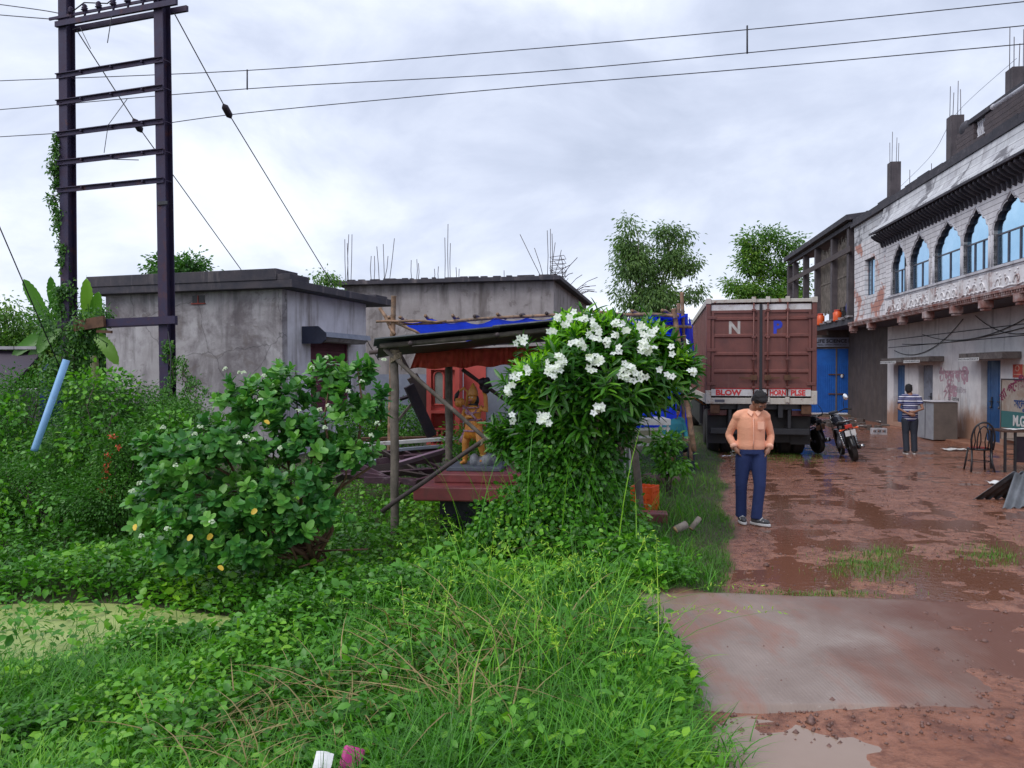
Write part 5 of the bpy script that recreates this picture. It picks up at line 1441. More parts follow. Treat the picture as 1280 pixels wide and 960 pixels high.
m_blueT, nt_, b_ = nodes('blue_tarpaulin_sheet')
c_ = mix(nt_, nz(nt_, coord(nt_), 3, 4), (.012, .07, .9), (.008, .04, .65))
nt_.links.new(c_, b_.inputs['Base Color']); b_.inputs['Roughness'].default_value = .4
tt_ = nt_.nodes.new('ShaderNodeBsdfTranslucent'); nt_.links.new(c_, tt_.inputs['Color']); ms_ = nt_.nodes.new('ShaderNodeMixShader'); ms_.inputs[0].default_value = .45
nt_.links.new(b_.outputs[0], ms_.inputs[1]); nt_.links.new(tt_.outputs[0], ms_.inputs[2]); nt_.links.new(ms_.outputs[0], nt_.nodes['Material Output'].inputs['Surface'])
bump(nt_, b_, nz(nt_, coord(nt_), 9, 4), .4, .03)
q.build('roof_sheet', m_blueT, tpn)
def flap(c00, c10, c01, c11, n1=20, n2=12, amp=.05, name='hanging_flap'):
    q = MB(); vs = []
    nrm_ = (c10 - c00).cross(c01 - c00).normalized()
    for i_ in range(n1+1):
        for j_ in range(n2+1):
            s_, t_ = i_/n1, j_/n2
            p = c00.lerp(c10, s_).lerp(c01.lerp(c11, s_), t_); vs.append(p + nrm_*amp*(noise.noise(V((s_*7, t_*2, 3))) + .5*math.sin(s_*19)*t_))
    q.add(vs, [(i_*(n2+1)+j_, (i_+1)*(n2+1)+j_, (i_+1)*(n2+1)+j_+1, i_*(n2+1)+j_+1) for i_ in range(n1) for j_ in range(n2)], sm=True)
    return q.build(name, m_blueT, tpn)
flap(at(862, 396, 14.6), at(866, 412, 18.2), at(864, 470, 14.6), at(866, 470, 18.2))
flap(at(820, 392, 14.3), at(860, 392, 14.3), at(826, 412, 14.3), at(862, 425, 14.3), amp=.08)
a_ = at(755, 470, 18.0); b_ = at(862, 470, 18.0)
flap(V((a_.x, 18, 1.9)), V((b_.x, 18, 1.9)), V((a_.x, 18, .75)), V((b_.x, 18, .6)), 30, 12, .08)
q = MB(); n_ = 24; vs = []  # dark sheet added as the shaded interior of the canopy
for i_ in range(n_+1):
    for j_ in range(7): vs.append((3.0*i_/n_ + at(690, 470, 18).x, 17.6 + .12*noise.noise(V((i_*.5, j_*.3, 2))), 2.85 - 1.1*j_/6))
q.add(vs, [(i_*7+j_, (i_+1)*7+j_, (i_+1)*7+j_+1, i_*7+j_+1) for i_ in range(n_) for j_ in range(6)], sm=True)
q.build('shade_backdrop', m_shade, loc=at(760, 430, 17.6), cat='cloth', label='added dark backdrop for the shade inside the bamboo canopy behind the flowering bush')
flap(at(765, 487, 13.9), at(845, 482, 13.9), at(768, 545, 13.9), at(846, 522, 13.9), 16, 8, .06)
q = MB(); a_, b_ = at(590, 401, 13.75), at(835, 412, 13.75)   # striped scallop edging
q2 = MB()
a_, b_ = at(780, 396, 13.8), at(822, 409, 13.8)
for k in range(12):
    p = a_.lerp(b_, k/12); q2.box(p.x, p.x + .022, 13.78, 13.79, p.z - .07, p.z)
q2.build('striped_edging', m_white, tpn)
# bright teal drape and odd things seen behind the flowering bush
tb_ = E('white_table', (at(810, 545, 13.0).x, 13.0, 0), 0, 'white slatted metal table behind the right shelter post', 'table')
a_, b_ = at(785, 526, 12.8), at(838, 526, 12.8)
q = MB(); 
for k in range(5): q.box(a_.x, b_.x, 12.8 + k*.14, 12.9 + k*.14, a_.z, a_.z + .03)
q.box(a_.x, b_.x, 12.77, 12.795, a_.z - .07, a_.z + .03); q.build('table_top', m_white, tb_)
for x, y in ((a_.x + .04, 12.83), (b_.x - .04, 12.83), (a_.x + .04, 13.4), (b_.x - .04, 13.4)):
    MB().bar((x, y, thz(x, y)), (x, y, a_.z), .035, .035).build('leg', m_white, tb_)
q = MB()
for k in range(3): q.bar((a_.x, 12.83, a_.z - .15 - k*.13), (b_.x, 12.83, a_.z - .13 - k*.13), .02, .04)
q.build('side_rail', m_white, tb_)
p = at(850, 566, 13.0); q = MB(); q.ell((p.x - .2, p.y, .12), (.22, .18, .16)); q.ell((p.x - .5, p.y + .1, .1), (.2, .16, .14)); remesh(q, 'boulder', mat('reddish_stone', (.16, .09, .075), (.1, .07, .06), 5, .8), loc=(p.x - .3, p.y, 0), vox=.03, smooth=2, cat='boulder', label='reddish boulder on the grass beside the leaning bamboo pole')

# orange crate, brick block, logs, litter
def crate(p, rz, sx_, sy_, sz_, label):
    F_ = frame(rz, p); o = E('plastic_crate', p, rz, label, 'crate')
    q = MB(F_); t = .02
    q.box(-sx_/2, sx_/2, -sy_/2, sy_/2, 0, .02)
    q.build('base', m_orange, o)
    for (x0, x1, y0, y1) in ((-sx_/2, sx_/2, -sy_/2, -sy_/2 + t), (-sx_/2, sx_/2, sy_/2 - t, sy_/2), (-sx_/2, -sx_/2 + t, -sy_/2 + t, sy_/2 - t), (sx_/2 - t, sx_/2, -sy_/2 + t, sy_/2 - t)):
        q = MB(F_)
        for k in range(4): q.box(x0, x1, y0, y1, .02 + sz_*k/4 + .002, .02 + sz_*(k + .72)/4)
        for e in range(5):
            if x1 - x0 > t + .001: xx = x0 + (x1-x0-.03)*e/4; q.box(xx, xx + .03, y0 - .003, y1 + .003, .02, sz_)
            else: yy = y0 + (y1-y0-.03)*e/4; q.box(x0 - .003, x1 + .003, yy, yy + .03, .02, sz_)
        q.build('side', m_orange, o)
    return o
p = gr(808, 640, .0); p = at(807, 630, 10.4); 
crate((p.x, 10.45, thz(p.x, 10.45)), R(-30), .3, .3, .36, 'orange slatted plastic crate standing beside the wooden post right of the bush')
p = at(815, 645, 9.7)
q = MB(frame(R(-8), (p.x, 9.75, thz(p.x, 9.75)))); q.box(-.2, .2, -.12, .12, -.02, .13)
q.build('red_block', m_redc, loc=(p.x, 9.75, thz(p.x, 9.75)), cat='block', label='broken red oxide concrete block in the grass below the orange crate', bevel=.015)
for (px, py, L_, r_, ang, lab) in ((851, 669, .15, .045, .5, 'short thick cut log, left of the two on the grass'), (869, 664, .17, .032, .95, 'slimmer cut log, right of the two on the grass')):
    g_ = gr(px, py + 3, .07); q = MB(); d_ = V((math.cos(ang)*.8, .25, math.sin(ang)*.6)).normalized()
    c_ = V((g_.x, g_.y, thz(g_.x, g_.y) + .12))
    q.tube([c_ - d_*L_/2, c_ + d_*L_/2], r_, 12); lg = q.build('cut_log', m_bark2, loc=c_, cat='log', label=lab, group='cut logs on the grass edge')
    q = MB(); 
    for s in (-1, 1): q.tube([c_ + d_*s*L_/2, c_ + d_*s*(L_/2 + .003)], r_*.93, 12)
    q.build('cut_end', mat('cut_wood_end', (.55, .38, .2), (.42, .28, .15), 20, .7) if 'cut_wood_end' not in bpy.data.materials else bpy.data.materials['cut_wood_end'], lg)
def crumple(name, c, sx_, sy_, sz_, mt, label, cat='litter', seed=0, rz=0):
    q = MB(frame(rz, c)); vs = []; n_ = 9
    for i_ in range(n_):
        for j_ in range(n_):
            x, y = (i_/(n_-1) - .5)*sx_, (j_/(n_-1) - .5)*sy_
            vs.append((x, y, sz_*(.5 + .9*noise.noise(V((x*9 + seed, y*9, seed))))))
    q.add(vs, [(i_*n_+j_, (i_+1)*n_+j_, (i_+1)*n_+j_+1, i_*n_+j_+1) for i_ in range(n_-1) for j_ in range(n_-1)], sm=False)
    o = q.build(name, mt, loc=c, rz=rz, label=label, cat=cat); s_ = o.modifiers.new('t', 'SOLIDIFY'); s_.thickness = .003
    return o
g_ = gr(1194, 562, .03); crumple('paper_sheet', g_, .55, .35, .03, m_paper, 'white paper sheet lying flat on the wet mud left of the chair')
g_ = gr(1243, 604, .03); crumple('paper_scrap', g_, .22, .18, .05, m_paper, 'small white paper scrap behind the roof sheets', seed=4)
g_ = gr(908, 571, .05); crumple('paper_scrap', g_, .22, .14, .04, m_paper, 'pale plastic scrap on the grass behind the man in the orange shirt', seed=7)
g_ = gr(440, 948, .13)
q = MB(frame(.2, g_) @ Matrix.Rotation(.35, 4, 'Y') @ Matrix.Rotation(-.5, 4, 'X')); q.box(-.05, .05, -.025, .025, -.06, .05); q.build('pink_packet', mat('magenta_plastic', (.6, .05, .28), (.45, .03, .2), 6, .35), loc=g_, rz=.2, cat='packet', label='magenta plastic packet in the grass at the bottom edge', bevel=.012)
g_ = gr(404, 957, .17); crumple('white_wrapper', g_, .08, .08, .05, m_paper, 'crumpled white wrapper left of the magenta packet', seed=2)
# ------------------------------------------------------------------ people
m_skin = mat('brown_skin', (.30, .15, .095), (.25, .12, .08), 8, .5, bmp=.05)
m_hair = mat('black_hair', (.006, .005, .006), (.012, .01, .012), 30, .75, bmp=.5)
m_eye = mat('eye_white', (.6, .58, .55), rough=.3, bmp=0)
def clothmat(name, c, c2, rough=.85):
    m, nt, b = nodes(name)
    ob = coord(nt)
    nt.links.new(mix(nt, nz(nt, ob, 5, 5), c, c2), b.inputs['Base Color']); b.inputs['Roughness'].default_value = rough
    f = nz(nt, coord(nt, (1, 1, 1.7), rot=(.3, .5, 0)), 11, 4, .6, 1.5)
    bump(nt, b, f, .3, .025); return m

def person(o, F, J, skin=m_skin, shirt=None, trouser=None, shoe=None, hem=.97, sleeve=1.0, untuck=0, headrot=(0, 0, 0), k=1.0, hair=m_hair, socks=False, barefoot=False, bulk=1.0):
    """J: joints in figure space (x right, -y the way the figure faces, z up)"""
    body = MB(F)
    g = lambda n: V(J[n])
    nk, hd = g('neck'), g('head')
    HM = Euler(headrot, 'XYZ').to_matrix().to_4x4()
    def hp_(x, y, z): return hd + (HM @ V((x, y, z)))*k
    # core, limbs
    body.tube([g('hip') , g('waist'), g('chest'), nk], [.085, .095, .105, .05], 12, sq=1.35)
    body.tube([nk, nk.lerp(hd, .45), hp_(0, .015, -.03)], [.057, .05, .055], 12)
    for s in ('l', 'r'):
        body.tube([g('chest') + V((0, 0, .08)), g('sh_' + s)], [.06, .05], 8)
        body.tube([g('sh_' + s), g('el_' + s), g('wr_' + s)], [.047, .036, .025], 10)
        body.tube([g('hip'), g('hp_' + s), g('kn_' + s), g('an_' + s)], [.08, .075, .048, .035], 10)
        # hand: palm, four unequal fingers, thumb
        wr, hdn = g('wr_' + s), g('ha_' + s)
        d = (hdn - wr).normalized()
        sd = V(J.get('pn_' + s, (0, -1, 0))); sd = (sd - d*sd.dot(d)).normalized(); bk = d.cross(sd)
        pc = wr + d*.045
        body.tube([wr, wr + d*.03, wr + d*.085], [.024, .03, .028], 10, sq=1.0)
        body.ell(wr + d*.055, (.036, .036, .036), n=10, m=8)
        for q_, (of, ln) in enumerate(((-.027, .062), (-.009, .072), (.009, .067), (.026, .052))):
            b0 = wr + d*.08 + sd*of; cl = J.get('curl', .4)
            p1 = b0 + d*ln*.5 + bk*.004; p2 = p1 + (d*(1-cl) - bk*cl).normalized()*ln*.45
            body.tube([b0 - d*.02, b0, p1, p2], [.0095, .0095, .0085, .007], 7)
        t0 = wr + d*.03 - sd*.028; t1 = t0 - sd*.02 + d*.03; body.tube([t0 + sd*.015, t0, t1, t1 + d*.028], [.012, .0115, .010, .008], 7)
        if barefoot:
            a_, t_ = g('an_' + s), g('to_' + s)
            body.tube([a_, a_ + V((0, .01, -.03)), a_.lerp(t_, .6) + V((0, 0, -.01)), t_], [.036, .038, .034, .022], 10, sq=.8)
    # head: cranium, jaw, nose, brows, ears, lips
    body.ell(hd, (.074*k, .094*k, .105*k), HM)
    body.ell(hp_(0, -.022, -.055), (.056*k, .066*k, .06*k), HM)
    body.ell(hp_(0, -.062, -.092), (.025*k, .024*k, .02*k), HM)
    body.tube([hp_(0, -.088, .012), hp_(0, -.104, -.018), hp_(0, -.108, -.03)], [.009, .013, .015], 8)
    for s in (-1, 1):
        body.ell(hp_(s*.028, -.085, .02), (.024*k, .012*k, .009*k), HM); body.ell(hp_(s*.012, -.1, -.032), (.010, .010, .008))
        body.ell(hp_(s*.075, .004, -.01), (.010*k, .02*k, .03*k), HM); body.ell(hp_(s*.04, -.066, -.025), (.022*k, .02*k, .02*k), HM)
    bo = remesh(body, 'body', skin, o, vox=.0085, smooth=2)
    lip = MB(F); lip.ell(hp_(0, -.091, -.058), (.024*k, .008, .007*k), HM); lip.build('lips', bpy.data.materials.get('lips') or mat('lips', (.2, .07, .055), rough=.45, bmp=0), o)
    for s in (-1, 1):
        e_ = MB(F); e_.ell(hp_(s*.029, -.083, .002), (.013, .009, .006), HM, 8, 6); eo = e_.build('eye', m_eye, o)
        e_ = MB(F); e_.ell(hp_(s*.029, -.0895, .001), (.0052, .004, .0052), HM, 8, 6); e_.build('pupil', m_blk, eo)
        e_ = MB(F); e_.tube([hp_(s*.012, -.097, .022), hp_(s*.03, -.098, .029), hp_(s*.048, -.088, .022)], [.004, .005, .003], 5); e_.build('eyebrow', hair, o)
    hm = MB(F)
    hm.ell(hp_(0, .016, .026), (.083*k, .097*k, .098*k), HM); hm.ell(hp_(0, .05, -.02), (.074*k, .058*k, .075*k), HM); hm.ell(hp_(0, -.045, .075), (.06*k, .048*k, .035*k), HM)
    rr_ = random.Random(3)
    for _ in range(60):
        a_, b_ = rr_.uniform(0, 2*PI), rr_.uniform(.0, 1.2)
        hm.ell(hp_(.078*math.sin(b_)*math.cos(a_), .016 + .092*math.sin(b_)*math.sin(a_), .026 + .094*math.cos(b_)), rr_.uniform(.012, .022), n=6, m=5)
    remesh(hm, 'hair', hair, o, vox=.008, smooth=1)
    # shirt
    sh_ = MB(F)
    hz = V((g('hip').x, g('hip').y, hem)); ws = g('waist')
    sh_.tube([hz, hz.lerp(ws, .35) + V((0, 0, .0)), ws, g('chest') + V((0, 0, -.06)), g('chest') + V((0, 0, .05)), nk.lerp(g('chest'), .45), nk + V((0, 0, -.02))], [.120*bulk, .132*bulk, .127*bulk, .128*bulk, .118*bulk, .095, .058], 20, sq=1.36)
    for s in ('l', 'r'):
        S, El, W = g('sh_' + s), g('el_' + s), g('wr_' + s)
        sh_.tube([nk + V((0, 0, -.045)), nk.lerp(S, .5) + V((0, 0, -.012)), S + V((0, 0, .002))], [.055, .058, .060], 12)
        if sleeve >= 1:
            e = W.lerp(El, .1)
            sh_.ell(S + V((0, 0, -.012)), (.060, .062, .058))
            sh_.tube([S + V((0, 0, -.01)), S.lerp(El, .5), El, El.lerp(e, .3), El.lerp(e, .45), El.lerp(e, .65), El.lerp(e, .8), e], [.05, .053, .048, .052, .046, .049, .042, .039], 12)
        else:
            sh_.tube([S, S.lerp(El, sleeve)], [.07, .062], 12)
    so2 = remesh(sh_, 'shirt', shirt, o, vox=.011, smooth=7)
    # trousers
    t_ = MB(F)
    hpj = g('hip')
    t_.tube([hpj + V((0, 0, -.03)), hpj + V((0, 0, .09))], [.126, .116], 16, sq=1.38)
    for s in ('l', 'r'):
        a_ = g('an_' + s); kn = g('kn_' + s)
        t_.tube([hpj.lerp(g('hp_' + s), .7) + V((0, 0, .03)), g('hp_' + s) + V((0, 0, -.03)), g('hp_' + s).lerp(kn, .5), kn, kn.lerp(a_, .5), a_ + V((0, 0, -.02))], [.10, .108, .092, .075, .07, .071], 14)
    remesh(t_, 'trousers', trouser, o, vox=.011, smooth=3)
    if not barefoot:
        for s in ('l', 'r'):
            a_, tt = g('an_' + s), g('to_' + s); d = (tt - V((a_.x, a_.y, tt.z))).normalized(); ang = math.atan2(d.y, d.x)
            Ms = Matrix.Translation(V((a_.x, a_.y, 0)) + d*.055) @ Matrix.Rotation(ang, 4, 'Z')
            q = MB(F); q.ell(Ms @ V((0, 0, .055)), (.135, .045, .042), Matrix.Rotation(ang, 4, 'Z')); q.ell(Ms @ V((-.065, 0, .075)), (.06, .042, .05), Matrix.Rotation(ang, 4, 'Z'))
            so3 = remesh(q, 'shoe', shoe, o, vox=.009, smooth=2)
            q = MB(F); n_ = 16
            pts = [(.145*math.cos(2*PI*i/n_) * (1.0), .05*math.sin(2*PI*i/n_)*(1.0 if math.cos(2*PI*i/n_) > -.3 else .85)) for i in range(n_)]
            q.add([(p[0], p[1], .004) for p in pts] + [(p[0], p[1], .034) for p in pts], [tuple(range(n_-1, -1, -1)), tuple(range(n_, 2*n_))] + [(i, (i+1) % n_, (i+1) % n_ + n_, i + n_) for i in range(n_)], M=Ms)
            q.build('sole', m_white, so3, bevel=.006)
            q = MB(F); q.tube([Ms @ V((.02, -.043, .07)), Ms @ V((.03, 0, .1)), Ms @ V((.02, .043, .07))], .007, 6); q.tube([Ms @ V((.06, -.04, .06)), Ms @ V((.07, 0, .085)), Ms @ V((.06, .04, .06))], .007, 6); q.build('lace', m_white, so3)
    return so2, hp_

g0 = gr(940, 656, 0.01)
Fm = frame(R(-6), (g0.x, g0.y + .05, 0.012))
man = E('person', Fm.translation, R(-6), 'person in peach shirt and navy trousers walking with head bowed and hands in pockets', 'person')
J = dict(hip=(0, 0, .93), waist=(0, .01, 1.08), chest=(0, .0, 1.32), neck=(.015, -.005, 1.475), head=(.085, -.085, 1.575),
         sh_l=(-.175, .0, 1.39), el_l=(-.268, .08, 1.13), wr_l=(-.215, -.05, .985), ha_l=(-.15, -.07, .89),
         sh_r=(.182, .0, 1.39), el_r=(.262, .08, 1.13), wr_r=(.215, -.05, .98), ha_r=(.155, -.07, .88),
         hp_l=(-.09, .01, .88), kn_l=(-.118, .02, .5), an_l=(-.105, .09, .10), to_l=(-.09, -.15, .0),
         hp_r=(.09, 0, .88), kn_r=(.095, -.07, .5), an_r=(.055, -.06, .10), to_r=(.22, -.2, .0), curl=.25)
m_peach = clothmat('peach_shirt_cloth', (.88, .43, .28), (.8, .36, .22))
m_collar = mat('peach_collar_cloth', (.92, .5, .36), (.88, .46, .32), 20, .8, bmp=0)
m_navy = clothmat('navy_trouser_cloth', (.018, .035, .13), (.012, .026, .10))
m_shoe = mat('grey_black_shoe', (.03, .03, .035), (.1, .1, .11), 30, .6)
shirt, hp_ = person(man, Fm, J, shirt=m_peach, trouser=m_navy, shoe=m_shoe, hem=.945, headrot=(R(46), R(-6), R(16)), bulk=1.0, k=1.08)
for s in (-1, 1):       # collar wings, placket, pocket, buttons
    q = MB(Fm); c_ = [(.012 + s*.01, -.10, 1.435), (.015 + s*.062, -.062, 1.475), (.015 + s*.085, -.088, 1.43), (.015 + s*.04, -.125, 1.385)]
    q.add(c_ + [(p[0], p[1] - .008, p[2] + .004) for p in c_], [(0, 1, 2, 3), (7, 6, 5, 4), (0, 4, 5, 1), (1, 5, 6, 2), (2, 6, 7, 3), (3, 7, 4, 0)]); q.build('collar', m_collar, shirt)
q = MB(Fm); q.tube([(.0, -.128, 1.37), (0, -.146, 1.2), (0, -.145, 1.08), (0, -.13, .98)], [.012]*4, 6, sq=.5); q.build('placket', m_collar, shirt)
q = MB(Fm); q.box(.05, .135, -.137, -.128, 1.22, 1.32); q.build('pocket', m_collar, shirt, bevel=.004)
for nm_, s_ in (('l', -1), ('r', 1)):
    W_, E_ = V((s_*.215, -.05, .982)), V((s_*.265, .08, 1.13)); q = MB(Fm); q.tube([W_.lerp(E_, .02), W_.lerp(E_, .22)], .046, 14); q.build('cuff', m_collar, shirt)
for z, y in ((1.33, -.140), (1.24, -.149), (1.15, -.152), (1.06, -.149)): 
    q = MB(Fm); q.ell((0, y, z), (.006, .003, .006), n=8, m=6); q.build('button', m_white, shirt)

g1 = gr(1137, 568, 0.0)
Fs = frame(R(-14) + PI, (g1.x, g1.y, .005))
m_stripe, nt, b = nodes('navy_shirt_with_white_stripes')
gg = N(nt, 'ShaderNodeTexCoord'); sp = nt.nodes.new('ShaderNodeSeparateXYZ'); nt.links.new(gg.outputs['Object'], sp.inputs[0])
def modstripe(per, off, wd):
    a = N(nt, 'ShaderNodeMath', operation='ADD'); a.inputs[1].default_value = off; nt.links.new(sp.outputs['Z'], a.inputs[0])
    md = N(nt, 'ShaderNodeMath', operation='MODULO'); md.inputs[1].default_value = per; nt.links.new(a.outputs[0], md.inputs[0])
    lt = N(nt, 'ShaderNodeMath', operation='LESS_THAN'); lt.inputs[1].default_value = wd; nt.links.new(md.outputs[0], lt.inputs[0]); return lt.outputs[0]
c = mix(nt, modstripe(.105, 0, .026), (.02, .025, .11), (.6, .6, .68))
c = mix(nt, modstripe(.105, .05, .012), c, (.3, .3, .42))
nt.links.new(c, b.inputs['Base Color']); b.inputs['Roughness'].default_value = .85; bump(nt, b, nz(nt, coord(nt, (1, 1, 2)), 8, 3), .5, .03)
ms = E('person', Fs.translation, R(-14) + PI, 'person in striped navy shirt seen from behind with hands clasped at the back', 'person')
# facing away: figure -y is away from the camera; arms reach back (+y)
J = dict(hip=(0, 0, .88), waist=(0, .01, 1.03), chest=(0, .0, 1.27), neck=(0, .0, 1.43), head=(0.02, -.04, 1.545),
         sh_l=(-.18, .0, 1.37), el_l=(-.255, .09, 1.09), wr_l=(-.06, .17, 1.02), ha_l=(.03, .175, 1.02),
         sh_r=(.18, .0, 1.37), el_r=(.265, .08, 1.09), wr_r=(.05, .19, .96), ha_r=(-.04, .185, .95),
         hp_l=(-.085, 0, .84), kn_l=(-.095, -.02, .48), an_l=(-.10, .02, .09), to_l=(-.14, -.17, .0),
         hp_r=(.085, 0, .84), kn_r=(.09, .0, .48), an_r=(.08, .06, .09), to_r=(.1, -.12, .0), pn_l=(0, 0, 1), pn_r=(0, 0, 1), curl=.5)
m_dkt = clothmat('charcoal_trouser_cloth', (.025, .032, .05), (.018, .022, .035))
person(ms, Fs, J, shirt=m_stripe, trouser=m_dkt, shoe=mat('brown_sandal', (.08, .05, .04), rough=.6), hem=.80, sleeve=.62, headrot=(R(10), 0, R(-12)), bulk=.98)
g2 = at(842, 470, 14.9)
F5 = frame(R(20), (g2.x, 14.9, 0.0))
mt_ = E('person', F5.translation, R(20), 'person in teal shirt seated under the canopy, mostly hidden behind leaves', 'person')
J = dict(hip=(0, 0, .52), waist=(0, .01, .67), chest=(0, -.03, .92), neck=(0, -.04, 1.09), head=(0.0, -.08, 1.20),
         sh_l=(-.18, -.02, 1.02), el_l=(-.24, -.06, .76), wr_l=(-.15, -.26, .68), ha_l=(-.12, -.36, .66),
         sh_r=(.18, -.02, 1.02), el_r=(.24, -.06, .76), wr_r=(.15, -.26, .68), ha_r=(.12, -.36, .66),
         hp_l=(-.09, -.04, .5), kn_l=(-.13, -.42, .52), an_l=(-.13, -.42, .09), to_l=(-.14, -.6, .0),
         hp_r=(.09, -.04, .5), kn_r=(.13, -.42, .52), an_r=(.13, -.42, .09), to_r=(.14, -.6, .0))
person(mt_, F5, J, shirt=clothmat('teal_shirt_cloth', (.02, .2, .24), (.02, .15, .2)), trouser=m_dkt, shoe=m_shoe, hem=.5, headrot=(R(20), 0, R(-20)))
MB(F5).lathe([(.16, 0), (.13, .2), (.16, .41), (.15, .42)], (0, .02, 0), 14).build('stool', m_redc, loc=F5.translation, cat='stool', label='small round stool under the seated person')

# ------------------------------------------------------------------ statue
m_gold = mat('orange_yellow_statue_paint', (.62, .27, .055), (.5, .19, .04), 6, .45)
m_cloth = mat('maroon_silver_striped_cloth', (.25, .05, .12), (.4, .3, .36), 18, .5, bmp=.2)
FS = frame(R(-6) + R(-22), at(592, 466, 10.75)); FS.translation.z = z_c - .004
st = E('statue', FS.translation, R(-28), 'painted orange yellow statue with crown holding a mace and a raised dark rock', 'statue')
k = 1.08/1.60
def P(x, y, z): return V((x*k, y*k, z*k))
q = MB(FS)
q.tube([P(0, 0, .72), P(0, 0, .9), P(0, -.02, 1.1), P(0, -.01, 1.24)], [.12*k, .105*k, .15*k, .06*k], 14, sq=1.25)
q.tube([P(0, 0, 1.2), P(0, -.02, 1.32)], .05*k, 10); q.ell(P(0, -.03, 1.38), (.085*k, .095*k, .11*k)); q.ell(P(0, -.10, 1.34), (.05*k, .05*k, .045*k))
q.tube([P(-.08, 0, .8), P(-.16, -.06, .45), P(-.2, -.02, .07), P(-.2, .0, .03)], [.1*k, .08*k, .052*k, .05*k], 12)
q.tube([P(.08, 0, .8), P(.22, -.1, .47), P(.22, .05, .12), P(.22, .05, .10)], [.1*k, .08*k, .052*k, .05*k], 12)
q.ell(P(-.2, -.08, .035), (.055*k, .13*k, .04*k)); q.ell(P(.24, -.03, .09), (.055*k, .12*k, .04*k))
q.tube([P(-.16, 0, 1.18), P(-.27, .02, .98), P(-.12, -.14, .96), P(.02, -.18, 1.0)], [.066*k, .055*k, .045*k, .04*k], 12)
q.tube([P(.16, 0, 1.18), P(.30, .0, 1.12), P(.30, -.02, 1.36), P(.29, -.02, 1.46)], [.066*k, .055*k, .045*k, .04*k], 12)
for a in range(4): q.tube([P(.0 + .02*a, -.17, .99 + .01*a), P(.03 + .02*a, -.21, 1.0), P(.03 + .02*a, -.2, .965)], .013*k, 6)
q.tube([P(-.02, -.16, 1.0), P(-.02, -.2, 1.03)], .015*k, 6)
for a in range(4): q.tube([P(.26 + .022*a, -.05, 1.46), P(.25 + .026*a, -.07, 1.5), P(.25 + .028*a, -.05, 1.54)], .012*k, 6)
q.tube([P(0, .1, .85), P(-.2, .22, .78), P(-.34, .2, 1.0), P(-.24, .14, 1.3), P(-.2, .1, 1.5), P(-.3, .1, 1.58), P(-.42, .08, 1.5)], [.04*k, .038*k, .036*k, .034*k, .03*k, .03*k, .025*k], 10)
remesh(q, 'body', m_gold, st, vox=.009, smooth=2)
q = MB(FS); q.tube([P(-.40, .08, 1.53), P(-.46, .07, 1.42), P(-.5, .06, 1.3)], [.02*k, .05*k, .02*k], 8); q.build('tail_tuft', m_blk, st)
q = MB(FS); q.lathe([(.10*k, 0), (.115*k, .03*k), (.10*k, .06*k), (.105*k, .10*k), (.07*k, .17*k), (.03*k, .24*k), (.01*k, .27*k)], P(0, -.02, 1.42), 16); q.build('crown', m_gold, st)
q = MB(FS); q.ell(P(0, -.12, 1.335), (.045*k, .035*k, .035*k)); q.ell(P(0, -.155, 1.33), (.03*k, .012*k, .01*k)); fp_ = q.build('muzzle', mat('pink_face_paint', (.55, .2, .14), rough=.5), st)
for s_ in (-1, 1):
    q = MB(FS); q.ell(P(s_*.035, -.118, 1.395), (.018*k, .01*k, .012*k), n=8, m=6); q.build('eye', m_white, st)
for z_, r_ in ((.70, .165), (.93, .135)):
    q = MB(FS); q.tube([P(r_*1.24*math.cos(a*PI/10), r_*math.sin(a*PI/10), z_) for a in range(21)], .02*k, 6); q.build('waist_band', m_cloth, st)
for x_, z_ in ((-.2, .14), (.22, .2)):
    q = MB(FS); q.tube([P(x_ + .06*math.cos(a*PI/6), .02 + .06*math.sin(a*PI/6), z_) for a in range(13)], .014*k, 6); q.build('anklet', m_ybud, st)
q = MB(FS); q.ell(P(0, .03, 1.33), (.11*k, .08*k, .13*k)); q.ell(P(0, -.02, 1.24), (.12*k, .07*k, .03*k)); q.build('beard_and_hair', m_blk, st)
q = MB(FS); q.tube([P(.24, -.24, .92), P(-.16, -.16, 1.22)], .022*k, 8)
mc = q.build('mace_shaft', m_cloth, st); q = MB(FS); q.ell(P(-.24, -.15, 1.28), (.095*k, .095*k, .10*k)); q.ell(P(-.33, -.13, 1.345), .03*k); 
for a in range(8): q.tube([P(-.24 + .1*math.cos(a*PI/4)*math.sin(b_*.5), -.15 + .1*math.sin(a*PI/4)*math.sin(b_*.5), 1.28 + .1*math.cos(b_*.5)) for b_ in (1, 2, 3, 4, 5)], .008, 5)
q.build('mace_head', m_gold, mc)
q = MB(FS)
for a in range(14): q.ell(P(.30 + random.uniform(-.09, .09), -.02 + random.uniform(-.07, .07), 1.64 + random.uniform(-.1, .1)), tuple(random.uniform(.05, .09)*k for _ in range(3)))
remesh(q, 'held_rock', m_dark, st, vox=.012, smooth=1)
q = MB(FS)
q.tube([P(0, 0, .98), P(0, 0, .86), P(0, 0, .72), P(0, -.0, .55)], [.125*k, .14*k, .16*k, .18*k], 24, sq=1.25)
q.build('loincloth', mat('yellow_orange_cloth_paint', (.65, .28, .03), (.5, .14, .02), 25, .5), st)
q = MB(FS); vs = []; n_ = 16
for i_ in range(n_+1):
    for j_ in range(6):
        t, s_ = i_/n_, j_/5
        vs.append(P(-.14 - .30*s_ + .16*t*(s_), .12 + .02*math.sin(t*20) - .1*t, .95 - .5*s_ - .12*t + .1*s_*t))
q.add(vs, [(i_*6+j_, (i_+1)*6+j_, (i_+1)*6+j_+1, i_*6+j_+1) for i_ in range(n_) for j_ in range(5)], sm=True)
